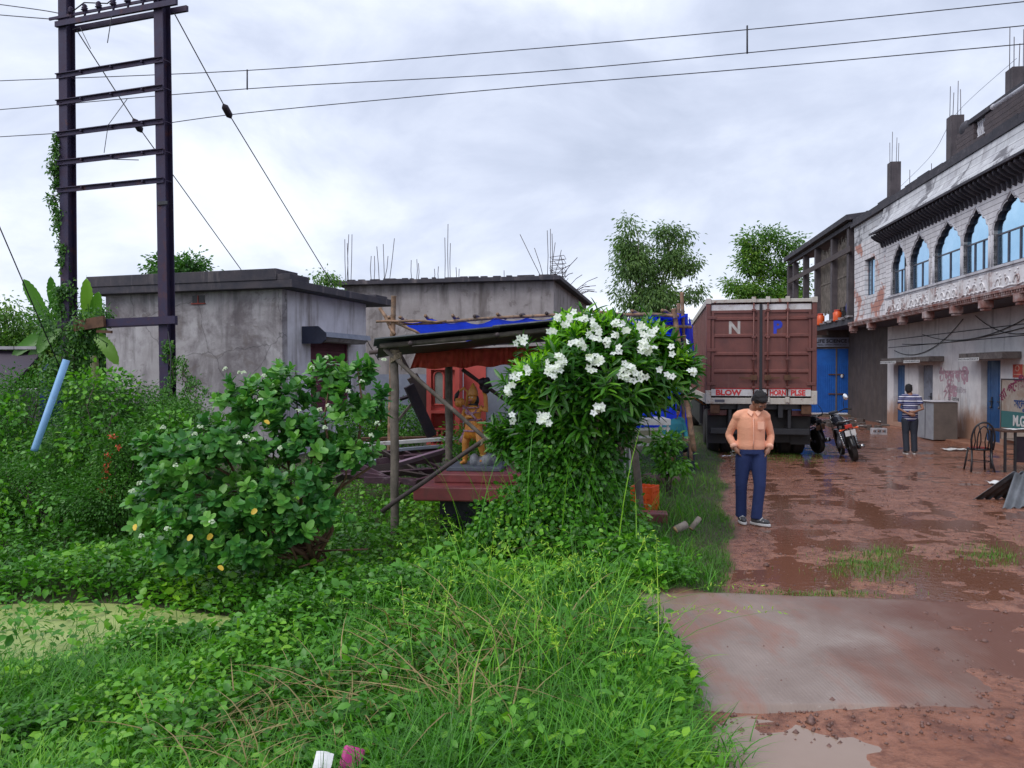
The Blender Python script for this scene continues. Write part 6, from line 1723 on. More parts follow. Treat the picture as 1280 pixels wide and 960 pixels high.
sc_ = q.build('flowing_sash', m_cloth, st); sc_.modifiers.new('t', 'SOLIDIFY').thickness = .012
q = MB(FS); q.tube([P(.12*math.cos(a*PI/8), -.02 + .1*math.sin(a*PI/8) - .06*(math.sin(a*PI/8) < 0), 1.14 + .1*math.sin(a*PI/8)*1.0) for a in range(17)], .014, 6)
for z in (1.08, 1.18): q.tube([P(.17*math.cos(a*PI/8), -.02 + .15*math.sin(a*PI/8), z) for a in range(17)], .008, 5)
q.build('garland', m_cloth, st)

# ------------------------------------------------------------------ motorcycles
m_tank = mat('glossy_black_paint', (.015, .017, .025), (.02, .022, .03), 4, .15)
m_chrome = mat('worn_chrome', (.4, .4, .42), (.3, .3, .3), 6, .25, .9)
m_lens = mat('red_lens', (.5, .03, .015), rough=.25, bmp=0)
def motorcycle(loc, rz, lean, label, dull=False):
    o = E('motorcycle', loc, 0, label, 'motorcycle', rot=(0, lean, rz))
    bpy.context.view_layer.update()
    F = mw(o)
    def ring(y, z, r0, r1, wd, name, mt, par):
        q = MB(F); M_ = Matrix.Translation((0, y, z)) @ Matrix.Rotation(PI/2, 4, 'Y')
        q.lathe([(r0, -wd*.8), (r1*.95, -wd), (r1, -wd*.5), (r1, wd*.5), (r1*.95, wd), (r0, wd*.8), (r0 - .001, 0), (r0, -wd*.8)], n=26, M=M_); return q.build(name, mt, par)
    for y in (0, 1.30):
        w_ = ring(y, .3, .235, .3, .05 if y == 0 else .042, 'wheel', m_rubber, o)
        q = MB(F); q.lathe([(.225, -.03), (.24, -.03), (.24, .03), (.225, .03), (.225, -.03)], n=24, M=Matrix.Translation((0, y, .3)) @ Matrix.Rotation(PI/2, 4, 'Y'))
        for a in range(6): q.bar((0, y, .3), (0, y + .23*math.cos(a*PI/3), .3 + .23*math.sin(a*PI/3)), .03, .025, up=(1, 0, 0))
        q.ell((0, y, .3), (.06, .06, .06), n=10, m=8); q.build('rim', m_alu, w_)
    q = MB(F); q.ell((0, .88, .86), (.14, .25, .13)); q.ell((0, .7, .82), (.10, .14, .10)); tk_ = remesh(q, 'fuel_tank', m_tank, o, vox=.015, smooth=2)
    q = MB(F); q.bar((-.142, .75, .86), (-.142, 1.05, .9), .004, .04); q.bar((.142, .75, .86), (.142, 1.05, .9), .004, .04); q.build('tank_stripe', m_white, tk_)
    q = MB(F); q.tube([(0, .66, .84), (0, .4, .83), (0, .1, .88), (0, -.12, .92)], [.07, .085, .08, .05], 12, sq=.6, ref=(0, 0, 1)); q.ell((0, .45, .83), (.13, .2, .045)); q.ell((0, .1, .87), (.12, .2, .045)); remesh(q, 'seat', mat('black_seat_vinyl', (.02, .02, .025), rough=.45) if 'black_seat_vinyl' not in bpy.data.materials else bpy.data.materials['black_seat_vinyl'], o, vox=.014, smooth=2)
    q = MB(F); q.tube([(0, .3, .76), (0, 0, .80), (0, -.2, .84)], [.1, .085, .05], 10); q.build('tail_cowl', m_tank, o)
    q = MB(F); q.cbox((0, -.235, .80), (.15, .05, .09)); q.build('tail_lamp', m_blk if dull else m_lens, o, bevel=.015)
    for s in (-1, 1):
        q = MB(F); q.tube([(s*.07, -.18, .74), (s*.15, -.2, .74)], .01, 6); q.ell((s*.17, -.2, .74), (.035, .03, .025)); q.build('indicator', m_blk if dull else m_orange, o)
    q = MB(F); q.tube([(-.13, .22, .86), (-.14, -.12, .92), (-.08, -.27, .93), (.08, -.27, .93), (.14, -.12, .92), (.13, .22, .86)], .012, 8); q.build('grab_rail', m_chrome, o)
    q = MB(F); pts = [(.0, .34*math.cos(a) , .3 + .34*math.sin(a)) for a in [R(x) for x in (60, 80, 100, 120, 140, 160, 175)]]; q.tube([(p[0], p[1], p[2]) for p in pts], .05, 8, sq=.25, ref=(0, 1, 0)); q.bar((0, -.22, .76), (0, -.34, .42), .14, .012, up=(1, 0, 0)) ; q.build('rear_mudguard', m_blk, o)
    q = MB(F); q.cbox((0, -.285, .66), (.22, .01, .12), M=None); q.build('number_plate', m_rust if dull else m_white, o)
    q = MB(F); pts = [(.0, 1.30 + .335*math.cos(a) , .3 + .335*math.sin(a)) for a in [R(x) for x in (20, 50, 80, 110, 140)]]; q.tube(pts, .05, 8, sq=.25, ref=(0, 1, 0)); q.build('front_mudguard', m_tank, o)
    for s in (-1, 1):
        q = MB(F); q.tube([(s*.075, 1.30, .3), (s*.085, 1.17, .72), (s*.085, 1.1, .98)], [.025, .024, .018], 8); q.build('fork', m_chrome, o)
        q = MB(F); q.tube([(s*.13, 0, .32), (s*.15, .12, .68)], .03, 8); 
        for t in range(7): q.tube([(s*(.133 + .0025*t), .015 + .015*t, .38 + .045*t), (s*(.133 + .0025*t), .018 + .015*t, .395 + .045*t)], .038, 8)
        q.build('shock_absorber', m_chrome, o)
        q = MB(F); q.tube([(s*.09, 0, .3), (s*.09, .5, .35)], .02, 8); q.build('swing_arm', m_blk, o)
    q = MB(F); q.tube([(0, 1.09, .95), (0, 1.0, .72), (0, .85, .4), (0, .5, .32), (0, .4, .55), (0, .3, .78)], .022, 8); q.tube([(0, 1.05, .86), (0, .6, .76), (0, .1, .76)], .02, 8); q.build('frame', m_blk, o)
    q = MB(F); q.cbox((0, .68, .38), (.22, .34, .22)); q.lathe([(.09, 0), (.1, .05), (.085, .1), (.1, .15), (.08, .2)], (0, .8, .46), 12); q.ell((-.12, .62, .36), (.05, .13, .11)); q.ell((.12, .62, .36), (.05, .13, .11)); remesh(q, 'engine', m_alu, o, vox=.014, smooth=1)
    q = MB(F); q.tube([(.08, .9, .5), (.12, .95, .3), (.15, .6, .22), (.17, .2, .25), (.18, -.25, .33)], [.022, .022, .028, .045, .05], 10); q.build('exhaust', m_chrome, o)
    q = MB(F); q.tube([(-.36, .93, 1.05), (-.24, 1.03, 1.07), (-.08, 1.1, 1.02), (.08, 1.1, 1.02), (.24, 1.03, 1.07), (.36, .93, 1.05)], .013, 8); hb = q.build('handlebar', m_blk, o)
    for s in (-1, 1):
        q = MB(F); q.tube([(s*.25, 1.02, 1.07), (s*.37, .92, 1.05)], .02, 8); q.build('grip', m_rubber, hb)
        q = MB(F); q.tube([(s*.24, 1.04, 1.07), (s*.25, 1.04, 1.2), (s*.3, 1.03, 1.3)], .007, 6); mr = q.build('mirror_stem', m_blk, hb)
        if s > 0 : q = MB(F); q.ell((s*.33, 1.02, 1.34), (.062, .012, .075)); q.build('mirror', mat('mirror_glass', (.9, .92, .95), rough=.05, metal=1, bmp=0), mr)
    q = MB(F); q.ell((0, 1.2, .9), (.1, .08, .1)); q.cbox((0, 1.1, 1.04), (.2, .08, .07)); remesh(q, 'headlamp_unit', m_tank, o, vox=.014, smooth=2)
    q = MB(F); q.tube([(-.1, .55, .3), (-.22, .48, .02)], .012, 6); q.build('side_stand', m_blk, o)
    for s in (-1, 1): q = MB(F); q.bar((s*.1, .35, .33), (s*.26, .34, .33), .03, .02); q.build('footrest', m_blk, o)
    return o
g3 = gr(1069, 577, .0)
motorcycle((g3.x, g3.y, .01), R(-12), R(-14), 'black motorcycle with round mirror and white number plate, nearer of the two')
motorcycle((g3.x - .16, g3.y + 1.62, .01), R(8), R(-10), 'dark motorcycle half hidden between the truck and the nearer motorcycle', True)

# ------------------------------------------------------------------ chair, desk, cabinet, sheets
g4 = gr(1229, 590, 0)
FC = frame(R(-12), (g4.x, g4.y + .15, thz(g4.x, g4.y) + .0))
ch = E('bentwood_chair', FC.translation, R(-12), 'black hoop backed metal chair with red seat standing on wet ground', 'chair')
q = MB(FC); q.lathe([(.19, .42), (.21, .425), (.215, .445), (.2, .46), (.18, .462)], n=22); q.build('seat', m_blk, ch)
q = MB(FC); q.lathe([(.175, .4625), (.17, .475), (.1, .482), (.01, .484)], n=22); q.build('seat_pad', mat('red_seat_pad', (.35, .04, .03), (.12, .02, .02), 25, .6), ch)
for sx_ in (-1, 1):
    q = MB(FC); q.tube([(sx_*.15, .14, .43), (sx_*.17, .18, .2), (sx_*.19, .22, 0)], .019, 8); q.build('leg', m_blk, ch)
    q = MB(FC); q.tube([(sx_*.17, -.13, .44), (sx_*.18, -.17, .2), (sx_*.21, -.22, 0)], .019, 8); q.build('leg', m_blk, ch)
def hoop(w_, z0, z1, y0, y1, r):
    pts = []
    for t in range(21):
        a = PI*t/20; u_ = -math.cos(a); h_ = math.sin(a)**.55
        pts.append((w_*u_*(1 if abs(u_) < .99 else .9), y0 + (y1-y0)*h_, z0 + (z1-z0)*h_))
    q = MB(FC); q.tube(pts, r, 8); return q
hoop(.21, .44, .98, -.18, -.27, .019).build('back_hoop', m_blk, ch)
hoop(.105, .45, .90, -.185, -.265, .013).build('inner_hoop', m_blk, ch)
for sx_ in (-1, 1):
    q = MB(FC); q.tube([(sx_*.06, -.18, .45), (sx_*.035, -.21, .6), (sx_*.05, -.24, .75), (sx_*.1, -.265, .94)], .012, 8); q.build('back_bar', m_blk, ch)
    q = MB(FC); q.tube([(sx_*.15, -.17, .45), (sx_*.13, -.2, .6), (sx_*.16, -.23, .8), (sx_*.14, -.26, .92)], .011, 8); q.build('back_bar', m_blk, ch)
q = MB(FC); q.tube([(.19*math.cos(a*PI/10), .19*math.sin(a*PI/10), .2) for a in range(21)], .008, 6); q.build('stretcher_ring', m_blk, ch)

p = at(1246, 545, 15.4); zt_ = at(1246, 537, 15.2).z
FD = frame(R(-9), (p.x, 15.2, 0)); dk = E('desk', (p.x, 15.2, 0), R(-9), 'old dark desk with brown top in front of the painted signboard', 'desk')
MB(FD).box(-.12, 1.35, -.3, .42, zt_ - .035, zt_).build('desk_top', mat('brown_laminate', (.09, .045, .03), (.06, .03, .022), 6, .4), dk, bevel=.006)
for x, y in ((-.06, -.22), (1.28, -.22), (-.06, .36), (1.28, .36), (.12, -.22)): MB(FD).box(x - .02, x + .02, y - .02, y + .02, 0, zt_ - .036).build('leg', m_blk, dk)
q = MB(FD); q.box(.14, 1.26, -.2, -.18, .2, zt_ - .12); q.build('front_panel', m_dark, dk)
q = MB(FD)
for k in range(5): q.box(-.06, .12, -.2, -.19, .25 + k*.1, .262 + k*.1)
q.build('side_rail', m_blk, dk)
crumple('newspaper', FD @ V((.25, 0, zt_ + .008)), .4, .3, .02, m_paper, 'folded newspaper lying on the dark desk top', 'newspaper', 3, R(-9))
q = MB(FD); q.box(.5, .8, -.1, .12, zt_ + .001, zt_ + .03); q.build('notebook', m_dark, loc=FD @ V((.65, 0, zt_)), rz=R(-9), cat='notebook', label='dark notebook lying on the desk beside the newspaper', bevel=.004)

cbn = E('storage_cabinet', wl(9.17, 23.75, .03), -AR, 'waist high cabinet with brown front and pale grey side beside the grey door', 'cabinet')
q = MB(FR); q.box(8.87, 9.5, 23.22, 24.35, .04, 1.12); q.build('carcass', mat('pale_grey_side', (.32, .34, .38), (.25, .26, .3), 3, .6), cbn, bevel=.01)
q = MB(FR); q.box(8.89, 9.52, 23.19, 23.217, .05, 1.11); q.build('front_board', m_ply, cbn, bevel=.004)
q = MB(FR); q.box(8.83, 9.55, 23.17, 24.38, 1.122, 1.14); q.build('top_board', m_lime, cbn)
q = MB(FR); q.box(8.862, 8.868, 23.75, 23.77, .06, 1.1); q.build('panel_joint', m_dark, cbn)
# bits near the far corner
o = E('concrete_block', wl(8.1, 25.6, 0), -AR, 'pale hollow concrete block lying near the wall corner behind the striped person', 'block')
q = MB(FR); q.box(7.95, 8.4, 25.5, 25.7, .0, .06); q.box(7.95, 8.4, 25.5, 25.7, .14, .2)
for x in (7.95, 8.08, 8.22, 8.36): q.box(x, x + .04, 25.5, 25.7, .06, .14)
q.build('block_body', m_bwhite, o, bevel=.004)
random.seed(77)
q = MB(FR)
for k in range(26): q.cbox((random.uniform(7.2, 9.0), random.uniform(27, 31), random.uniform(.02, .18)), (random.uniform(.1, .45), random.uniform(.1, .3), random.uniform(.04, .25)), random.uniform(0, 3))
q.build('rubble_heap', mat('dark_rubble', (.06, .045, .04), (.14, .11, .1), 3, .85), loc=wl(8.1, 29, 0), cat='rubble', label='dark rubble heap at the foot of the wall by the blue doors', kind='stuff', bevel=.01)
for k, (px, py) in enumerate(((1068, 527), (1101, 527), (1078, 533))):
    g_ = gr(px, py, .08); crumple('paper_scrap', g_, .3, .2, .05, m_paper, ('pale scrap on the step under the blue doors', 'white scrap beside the dark rubble heap', 'small scrap between the motorcycle and the rubble')[k], seed=10 + k)
# corrugated sheets leaning together
Rr = at(1268, 592, 11.5); p1_ = gr(1253, 636, .02); p2_ = gr(1229, 628, .02); dx_ = V((1.5, .5, 0))
sc2 = [('front', Rr, p1_, 'grey corrugated roof sheet sloping down towards the camera at right edge'), ('rear', Rr + V((-.02, .03, .012)), V((p2_.x, p2_.y + .25, .02)), 'grey corrugated roof sheet leaning behind the front one, dark underside showing')]
for nm, t_, b_, lab in sc2:
    q = MB(); corr_sheet(q, b_, b_ + dx_, t_, t_ + dx_, 9, .022, .009)
    q.build('corrugated_sheet', mat('grey_asbestos_sheet', (.15, .16, .18), (.09, .1, .11), 5, .6, stain=(.25, .25, .25), stscale=6, stpos=(.6, .75)) if 'grey_asbestos_sheet' not in bpy.data.materials else bpy.data.materials['grey_asbestos_sheet'], loc=t_, cat='roof sheet', group='corrugated sheets propped together', label=lab)
# ------------------------------------------------------------------ vegetation
def pt(px, py, Y): return np.array(at(px, py, Y))
def lobe(px, py, Y, rx, rz, ry=None):
    s = Y / FPX
    return (pt(px, py, Y), np.array([rx*s, (ry if ry is not None else rx*s*.8), rz*s]))
def ensure_above(v, lo=0.0): return v

# -- trees against the sky
def tree(name, base, lobes, nc, per, spread, L, W, lm, bark, label, r0=.14, tmpl=T_SMALL, droop=.5, shell=.3, group=None, cat='tree', tips=14, jit=.08):
    o = E(name, base, 0, label, cat, group)
    (v, f, r), C = clumps(lobes, nc, per, spread, L, W, tmpl, droop, shell)
    rawmesh('crown', v, f, lm, parent=o, rnd=r)
    tp = C[RNG.choice(len(C), min(tips, len(C)), replace=False)]
    woody('trunk', base, [tuple(t) for t in tp], r0, bark, o, jit=jit)
    return o
Yt = 60
tree('tree', (pt(818, 466, Yt)[0], Yt, 0), [lobe(786, 298, Yt, 18, 28), lobe(805, 300, Yt, 8, 16), lobe(833, 298, Yt, 16, 24), lobe(856, 298, Yt, 12, 9), lobe(795, 335, Yt, 28, 26), lobe(838, 330, Yt, 26, 20), lobe(871, 335, Yt, 14, 18), lobe(872, 366, Yt, 9, 10), lobe(815, 375, Yt, 36, 26), lobe(856, 362, Yt, 16, 16), lobe(778, 365, Yt, 9, 20), lobe(820, 410, Yt, 46, 20)],
     230, 80, .40, .34, .12, l_tree, m_bark2, 'tall airy blue green tree rising behind the blue canopy', .3, droop=1.0, tips=30, shell=.2, jit=.15)
Yt = 66
tree('tree', (pt(955, 466, Yt)[0], Yt, 0), [lobe(944, 305, Yt, 18, 17), lobe(965, 295, Yt, 12, 10), lobe(985, 305, Yt, 14, 12), lobe(996, 318, Yt, 9, 12), lobe(938, 330, Yt, 14, 12), lobe(962, 330, Yt, 18, 14), lobe(932, 358, Yt, 24, 10), lobe(965, 358, Yt, 26, 16), lobe(995, 350, Yt, 14, 18), lobe(960, 385, Yt, 50, 20)],
     190, 80, .42, .34, .15, l_tree2, m_bark, 'bright green tree rising behind the container truck roof', .28, droop=.5, tips=28, shell=.2, jit=.15)
Yt = 30
tree('tree', (pt(226, 466, Yt)[0], Yt, 0), [lobe(207, 334, Yt, 16, 12), lobe(238, 333, Yt, 20, 12), lobe(225, 345, Yt, 34, 14), lobe(215, 380, Yt, 30, 30)],
     150, 50, .22, .16, .09, l_bush, m_bark, 'dark round topped tree just above the left house roof', .15, tips=10)
Yt = 23
tree('tree', (pt(408, 466, Yt)[0], Yt, 0), [lobe(405, 348, Yt, 14, 7), lobe(418, 354, Yt, 10, 8), lobe(396, 352, Yt, 8, 6), lobe(410, 385, Yt, 20, 25)],
     50, 34, .13, .1, .045, l_tree2, m_bark, 'small feathery sapling top showing between the two grey houses', .05, droop=1, tips=12)
Yt = 27
for k, (a_, b_, rx, rz, lab) in enumerate(((12, 410, 34, 34, 'pale feathery tree at the far left edge'), (62, 415, 30, 30, 'feathery tree between the far left tree and the banana plants'), (112, 420, 26, 40, 'bushy tree directly left of the grey house wall'), (-45, 400, 40, 40, 'feathery tree partly outside the left edge'))):
    tree('feathery_tree', (pt(a_, 466, Yt + k)[0], Yt + k, 0), [lobe(a_, b_, Yt + k, rx, rz), lobe(a_ - 12, b_ + 40, Yt + k, rx*1.1, rz), lobe(a_ + 14, b_ + 30, Yt + k, rx, rz)], 150, 40, .26, .17, .07, (l_tree2, l_bush2, l_bush, l_tree2)[k], m_bark, lab, .14, droop=.8, group='trees at the left edge', tips=10)

# a far belt of trees closing the horizon
lb = []
for k in range(70):
    x = -120 + 240*k/69 + random.uniform(-2, 2); y = random.uniform(75, 100)
    if -10 < x < 30: y += 20
    h = random.uniform(2.2, 4.2)
    lb.append((np.array([x, y, h*.6]), np.array([random.uniform(3, 6), 3, h])))
(v, f, r), C = clumps(lb, 1500, 26, .9, .8, .5, T_SMALL, .2, .5)
rawmesh('distant_trees', v, f, l_bush, loc=(0, 85, 0), rnd=r, kind='stuff', label='far belt of low trees closing the horizon', cat='trees')

# -- banana plants
def banana_leaf(mb_list, p0, p1, width, droop, face):
    p0 = np.array(p0); p1 = np.array(p1); d = p1 - p0; L = np.linalg.norm(d)
    side = np.cross(d/L, np.array(face, float)); side /= np.linalg.norm(side); nn = np.cross(side, d/L)
    n = 22; vs = []; rs = []
    for i in range(n + 1):
        t = i/n; w = width * .75 * (math.sin(PI*min(1, t*1.0 + .05))**.55 if t < 1 else .02) * .5
        c = p0 + d*t + np.array([0, 0, -droop*t*t]) + nn*.0
        rag = 1 + .22*math.sin(i*2.9 + width*9)*(i % 2)
        vs += [c - side*w*rag + nn*w*.35, c, c + side*w*rag + nn*w*.35]
    fs = []
    for i in range(n):
        for k in (0, 1):
            a = i*3 + k; fs += [(a, a+1, a+4), (a, a+4, a+3)]
    mb_list.append((np.array(vs), np.array(fs), np.full(len(vs), random.random())))
def banana(px, Y, leaves, label, H=2.3):
    b_ = at(px, 466, Y); o = E('banana_plant', (b_.x, Y, 0), 0, label, 'banana plant', 'banana plants beside the left pole')
    MB().tube([(b_.x, Y, 0), (b_.x + .03, Y, H*.5), (b_.x, Y, H)], [.14, .12, .07], 12).build('stem', mat('banana_stem', (.16, .2, .07), (.12, .1, .04), 4, .6) if 'banana_stem' not in bpy.data.materials else bpy.data.materials['banana_stem'], o)
    for (a_, b2, w_, dr) in leaves:
        L_ = []; p0 = np.array([b_.x, Y, H - .1]); q0 = pt(a_[0], a_[1], Y - .1); q1 = pt(b2[0], b2[1], Y - .3)
        banana_leaf(L_, q0, q1, w_, dr, (.15, -1, .25))
        v, f, r = cat_(L_); lf = rawmesh('leaf', v, f, l_ban, parent=o, rnd=r, smooth=True)
        MB().tube([tuple(p0), tuple(q0), tuple(q0*.5 + q1*.5)], [.03, .022, .008], 6).build('leaf_stalk', l_ban, lf)
banana(74, 15.6, [((62, 402), (28, 346), .34, 0), ((70, 392), (63, 343), .26, 0), ((78, 404), (45, 425), .5, .3), ((80, 410), (10, 428), .4, .35), ((72, 400), (92, 350), .3, .05), ((76, 412), (30, 445), .4, .3)], 'banana plant with two upright leaves left of the steel pole')
banana(118, 15.8, [((112, 415), (108, 344), .36, 0), ((118, 410), (124, 362), .34, .0), ((120, 415), (133, 400), .4, .1), ((110, 420), (88, 400), .34, .2), ((120, 420), (150, 440), .4, .3)], 'banana plant with a broad upright leaf right of the left pole')

# -- bushes in the left middle distance
def bush(name, lobes, nc, per, spread, L, W, lm, label, tmpl=T_SMALL, cat='bush', group=None, droop=.3, shell=.6, stems=10, r0=.035, up=.7):
    c0 = sum((l[0] for l in lobes))/len(lobes); bx, by = c0[0], c0[1]
    o = E(name, (bx, by, thz(bx, by)), 0, label, cat, group)
    (v, f, r), C = clumps(lobes, nc, per, spread, L, W, tmpl, droop, shell, up)
    rawmesh('foliage', v, f, lm, parent=o, rnd=r)
    tp = C[RNG.choice(len(C), min(stems, len(C)), replace=False)]
    woody('stems', (bx, by, thz(bx, by)), [tuple(t) for t in tp], r0, m_bark, o, jit=.05, trunk_h=.15)
    return o
gB = 'bushes in the left middle distance'
bush('bush', [lobe(25, 520, 13, 45, 50), lobe(-30, 540, 13, 50, 60), lobe(30, 580, 12.6, 60, 40)], 260, 60, .15, .06, .03, l_bush2, 'yellowish green bush at left edge below the dark shed roof', group=gB)
bush('bush', [lobe(120, 505, 12.3, 38, 36), lobe(140, 550, 12, 60, 50), lobe(90, 580, 11.6, 50, 46), lobe(165, 505, 12.3, 26, 22), lobe(100, 480, 12.6, 18, 18)], 300, 60, .14, .06, .028, l_bush, 'dark green bush below the left pole beside the blue pipe', group=gB, droop=.5)
bush('bush', [lobe(205, 520, 12, 30, 30), lobe(215, 560, 11.5, 50, 50), lobe(180, 600, 11, 40, 40), lobe(245, 530, 11.8, 26, 20)], 240, 60, .13, .055, .025, l_bush2, 'mid green bush at the foot of the right pole', group=gB, droop=.5)
bush('bush', [lobe(50, 610, 11, 70, 30), lobe(130, 620, 10.5, 60, 26), lobe(-20, 620, 10.8, 50, 34)], 260, 60, .13, .05, .026, l_bush2, 'low spreading green bush in front of the blue pipe', group=gB)
bush('bush', [lobe(500, 530, 14.2, 38, 22), lobe(455, 530, 14.2, 30, 22)], 110, 60, .13, .06, .03, l_weed, 'bright green bush behind the scrap heap', group='bushes behind the shelter')
bush('bush', [lobe(600, 560, 12.6, 34, 30), lobe(640, 565, 12.4, 30, 36)], 120, 50, .12, .07, .03, l_weed2, 'pale green leafy growth behind the statue legs', group='bushes behind the shelter')
bush('draped_creeper', [lobe(120, 500, 11.9, 40, 36), lobe(150, 560, 11.3, 60, 46), lobe(80, 570, 11.3, 46, 40), lobe(20, 540, 12.2, 40, 40), lobe(60, 620, 10.5, 70, 26), lobe(215, 560, 11.1, 40, 40)], 170, 16, .10, .085, .055, l_weed2, 'bright broad leaved creeper draped over the dark bushes at left', T_BIG, 'creeper', stems=6, shell=.95)
ix = bush('ixora_bush', [lobe(150, 590, 10.6, 26, 60)], 90, 50, .1, .055, .03, l_bush2, 'narrow bush with small red flowers left of the round leaved shrub', group=gB)
for (px, py) in ((140, 546), (134, 569), (133, 582), (133, 600), (138, 622), (148, 560), (127, 612), (36+97, 590)):
    c_ = pt(px, py, 10.3); n_ = 22; P = c_ + RNG.normal(0, .022, (n_, 3)); v, f, r = leafarr(P, rdir(n_), rdir(n_), .03, .02, T_SMALL, RNG.uniform(0, 1, n_))
    rawmesh('red_flower', v, f, bpy.data.materials.get('coral_petal') or leafmat('coral_petal', G((.6, .06, .03), (.7, .12, .06)), .6, .1), parent=ix, rnd=r)

# -- creepers on the poles
def creeper(name, segs, n, L, W, lm, label, loc):
    o = E(name, loc, 0, label, 'creeper')
    tot = []
    for (px0, py0, px1, py1, Y, rad, wgt) in segs:
        m_ = int(n*wgt); t = RNG.uniform(0, 1, m_)[:, None]
        A, B = pt(px0, py0, Y), pt(px1, py1, Y); kk = max(2, int(np.linalg.norm(B-A)/.12)); cc = RNG.integers(0, kk, m_); jj = RNG.normal(0, 1, (kk, 3))
        P = A + (B-A)*((cc[:, None] + RNG.uniform(0, 1, (m_, 1)))/kk) + jj[cc]*rad*.55 + RNG.normal(0, 1, (m_, 3))*rad*.45
        D = nrm(RNG.normal(0, 1, (m_, 3)) + np.array([0, -.2, -.8]))
        tot.append(leafarr(P, D, nrm(RNG.normal(0, .5, (m_, 3)) + np.array([0, -.7, .6])), L*RNG.uniform(.6, 1.2, m_), W*RNG.uniform(.6, 1.2, m_), T_SMALL, RNG.uniform(0, 1, m_)))
    v, f, r = cat_(tot); rawmesh('leaves', v, f, lm, parent=o, rnd=r)
    q = MB()
    for (px0, py0, px1, py1, Y, rad, wgt) in segs:
        a_, b_ = at(px0, py0, Y), at(px1, py1, Y)
        for s_ in range(2): q.tube([a_.lerp(b_, t/10) + V((rad*.5*math.sin(t*1.7 + s_*2), rad*.3*math.cos(t*1.3), 0)) for t in range(11)], .008, 5)
    q.build('vine_stem', m_bark, o)
creeper('pole_creeper', [(74, 168, 70, 235, 14.75, .10, .12), (66, 200, 72, 280, 14.75, .12, .15), (76, 285, 80, 345, 14.75, .10, .1), (80, 350, 84, 400, 14.7, .14, .14), (88, 395, 86, 470, 14.5, .3, .5), (120, 395, 100, 430, 14.5, .2, .14)], 5200, .085, .045, l_bush, 'creeper climbing the left steel pole high above the cross beam', at(84, 466, 14.6))
creeper('pole_creeper', [(214, 425, 214, 520, 13.9, .09, 1), (230, 450, 236, 530, 13.7, .1, .5), (240, 480, 250, 540, 13.6, .14, .5)], 1100, .06, .035, l_bush2, 'thin creeper on the lower part of the right steel pole', at(214, 466, 13.9))

# -- round leaved milkweed shrub
sc = E('round_leaved_shrub', (pt(330, 640, 8.4)[0], 8.4, -.35), 0, 'large shrub with round waxy leaves and small white flowers left of the shelter', 'shrub')
LB = [lobe(300, 500, 8.5, 30, 32), lobe(345, 510, 8.4, 48, 46), lobe(415, 480, 8.5, 34, 34), lobe(440, 520, 8.4, 40, 40), lobe(385, 560, 8.3, 60, 36), lobe(280, 570, 8.2, 60, 46), lobe(225, 590, 8.1, 48, 44), lobe(200, 640, 8.0, 44, 34), lobe(265, 650, 7.9, 66, 46), lobe(330, 630, 8.0, 50, 52), lobe(235, 690, 7.8, 46, 26), lobe(455, 462, 8.5, 18, 20), lobe(418, 452, 8.5, 8, 10), lobe(468, 500, 8.4, 18, 20), lobe(290, 690, 7.8, 40, 24), lobe(190, 560, 8.2, 20, 20), lobe(440, 570, 8.3, 36, 26), lobe(395, 605, 8.1, 34, 26), lobe(350, 470, 8.6, 20, 16), lobe(365, 660, 7.9, 34, 24), lobe(410, 640, 8.0, 26, 22), lobe(330, 690, 7.8, 40, 18)]
def rosettes(lobes, nc, per, L, W, tmpl, openness=.9, droop=0.1, shell=.62, pair=False, Lv=.25):
    vol = np.array([l[1][0]*l[1][1]*l[1][2] for l in lobes])**.7
    ch_ = RNG.choice(len(lobes), nc, p=vol/vol.sum())
    c0 = np.array([lobes[i][0] for i in ch_]); r0 = np.array([lobes[i][1] for i in ch_])
    d = rdir(nc); d[:, 2] = np.where(RNG.uniform(0, 1, nc) < .6, np.abs(d[:, 2]), d[:, 2])
    C = c0 + d*r0*(RNG.uniform(shell, 1.14, nc))[:, None]
    ax = nrm(d*.8 + np.array([0, -.1, .7]) + RNG.normal(0, .25, (nc, 3)))
    u = nrm(np.cross(ax, rdir(nc))); w = np.cross(ax, u)
    n = nc*per; idx = np.repeat(np.arange(nc), per); k = np.tile(np.arange(per), nc)
    ang = k*2.4 + RNG.uniform(0, .5, n); tilt = openness*(.35 + .65*(k/per)) + RNG.normal(0, .12, n)
    rad = u[idx]*np.cos(ang)[:, None] + w[idx]*np.sin(ang)[:, None]
    D = nrm(ax[idx]*np.cos(tilt*1.5)[:, None] + rad*np.sin(tilt*1.5)[:, None] + np.array([0, 0, -droop]))
    P = C[idx] - ax[idx]*(k/per*L*.9)[:, None]
    s = 1 - Lv + RNG.uniform(0, 2*Lv, n)
    rc = RNG.uniform(0, 1, nc)
    return leafarr(P, D, ax[idx] + RNG.normal(0, .1, (n, 3)), L*s, W*s, tmpl, np.clip(rc[idx]*.6 + RNG.uniform(0, .4, n), 0, 1)), C, ax
(v, f, r), C, ax = rosettes(LB, 760, 9, .10, .066, T_ROUND, 1.05, .12, .45)
rawmesh('foliage', v, f, l_calo, parent=sc, rnd=r, smooth=True)
base = (pt(392, 640, 8.6)[0], 8.7, -.3)
woody('stems', base, [tuple(c) for c in C[RNG.choice(len(C), 24, replace=False)]], .06, m_stem, sc, jit=.09, trunk_h=.12)
q = MB()
for k in range(4):
    b_ = V(base) + V((random.uniform(-.3, .4), random.uniform(-.5, 0), .0)); q.tube([b_, b_ + V((random.uniform(-.3, .3), -.1, .25)), b_ + V((random.uniform(-.6, .6), -.2, random.uniform(.15, .5)))], [.02, .016, .01], 6)
q.build('dead_stem', m_stem, sc)
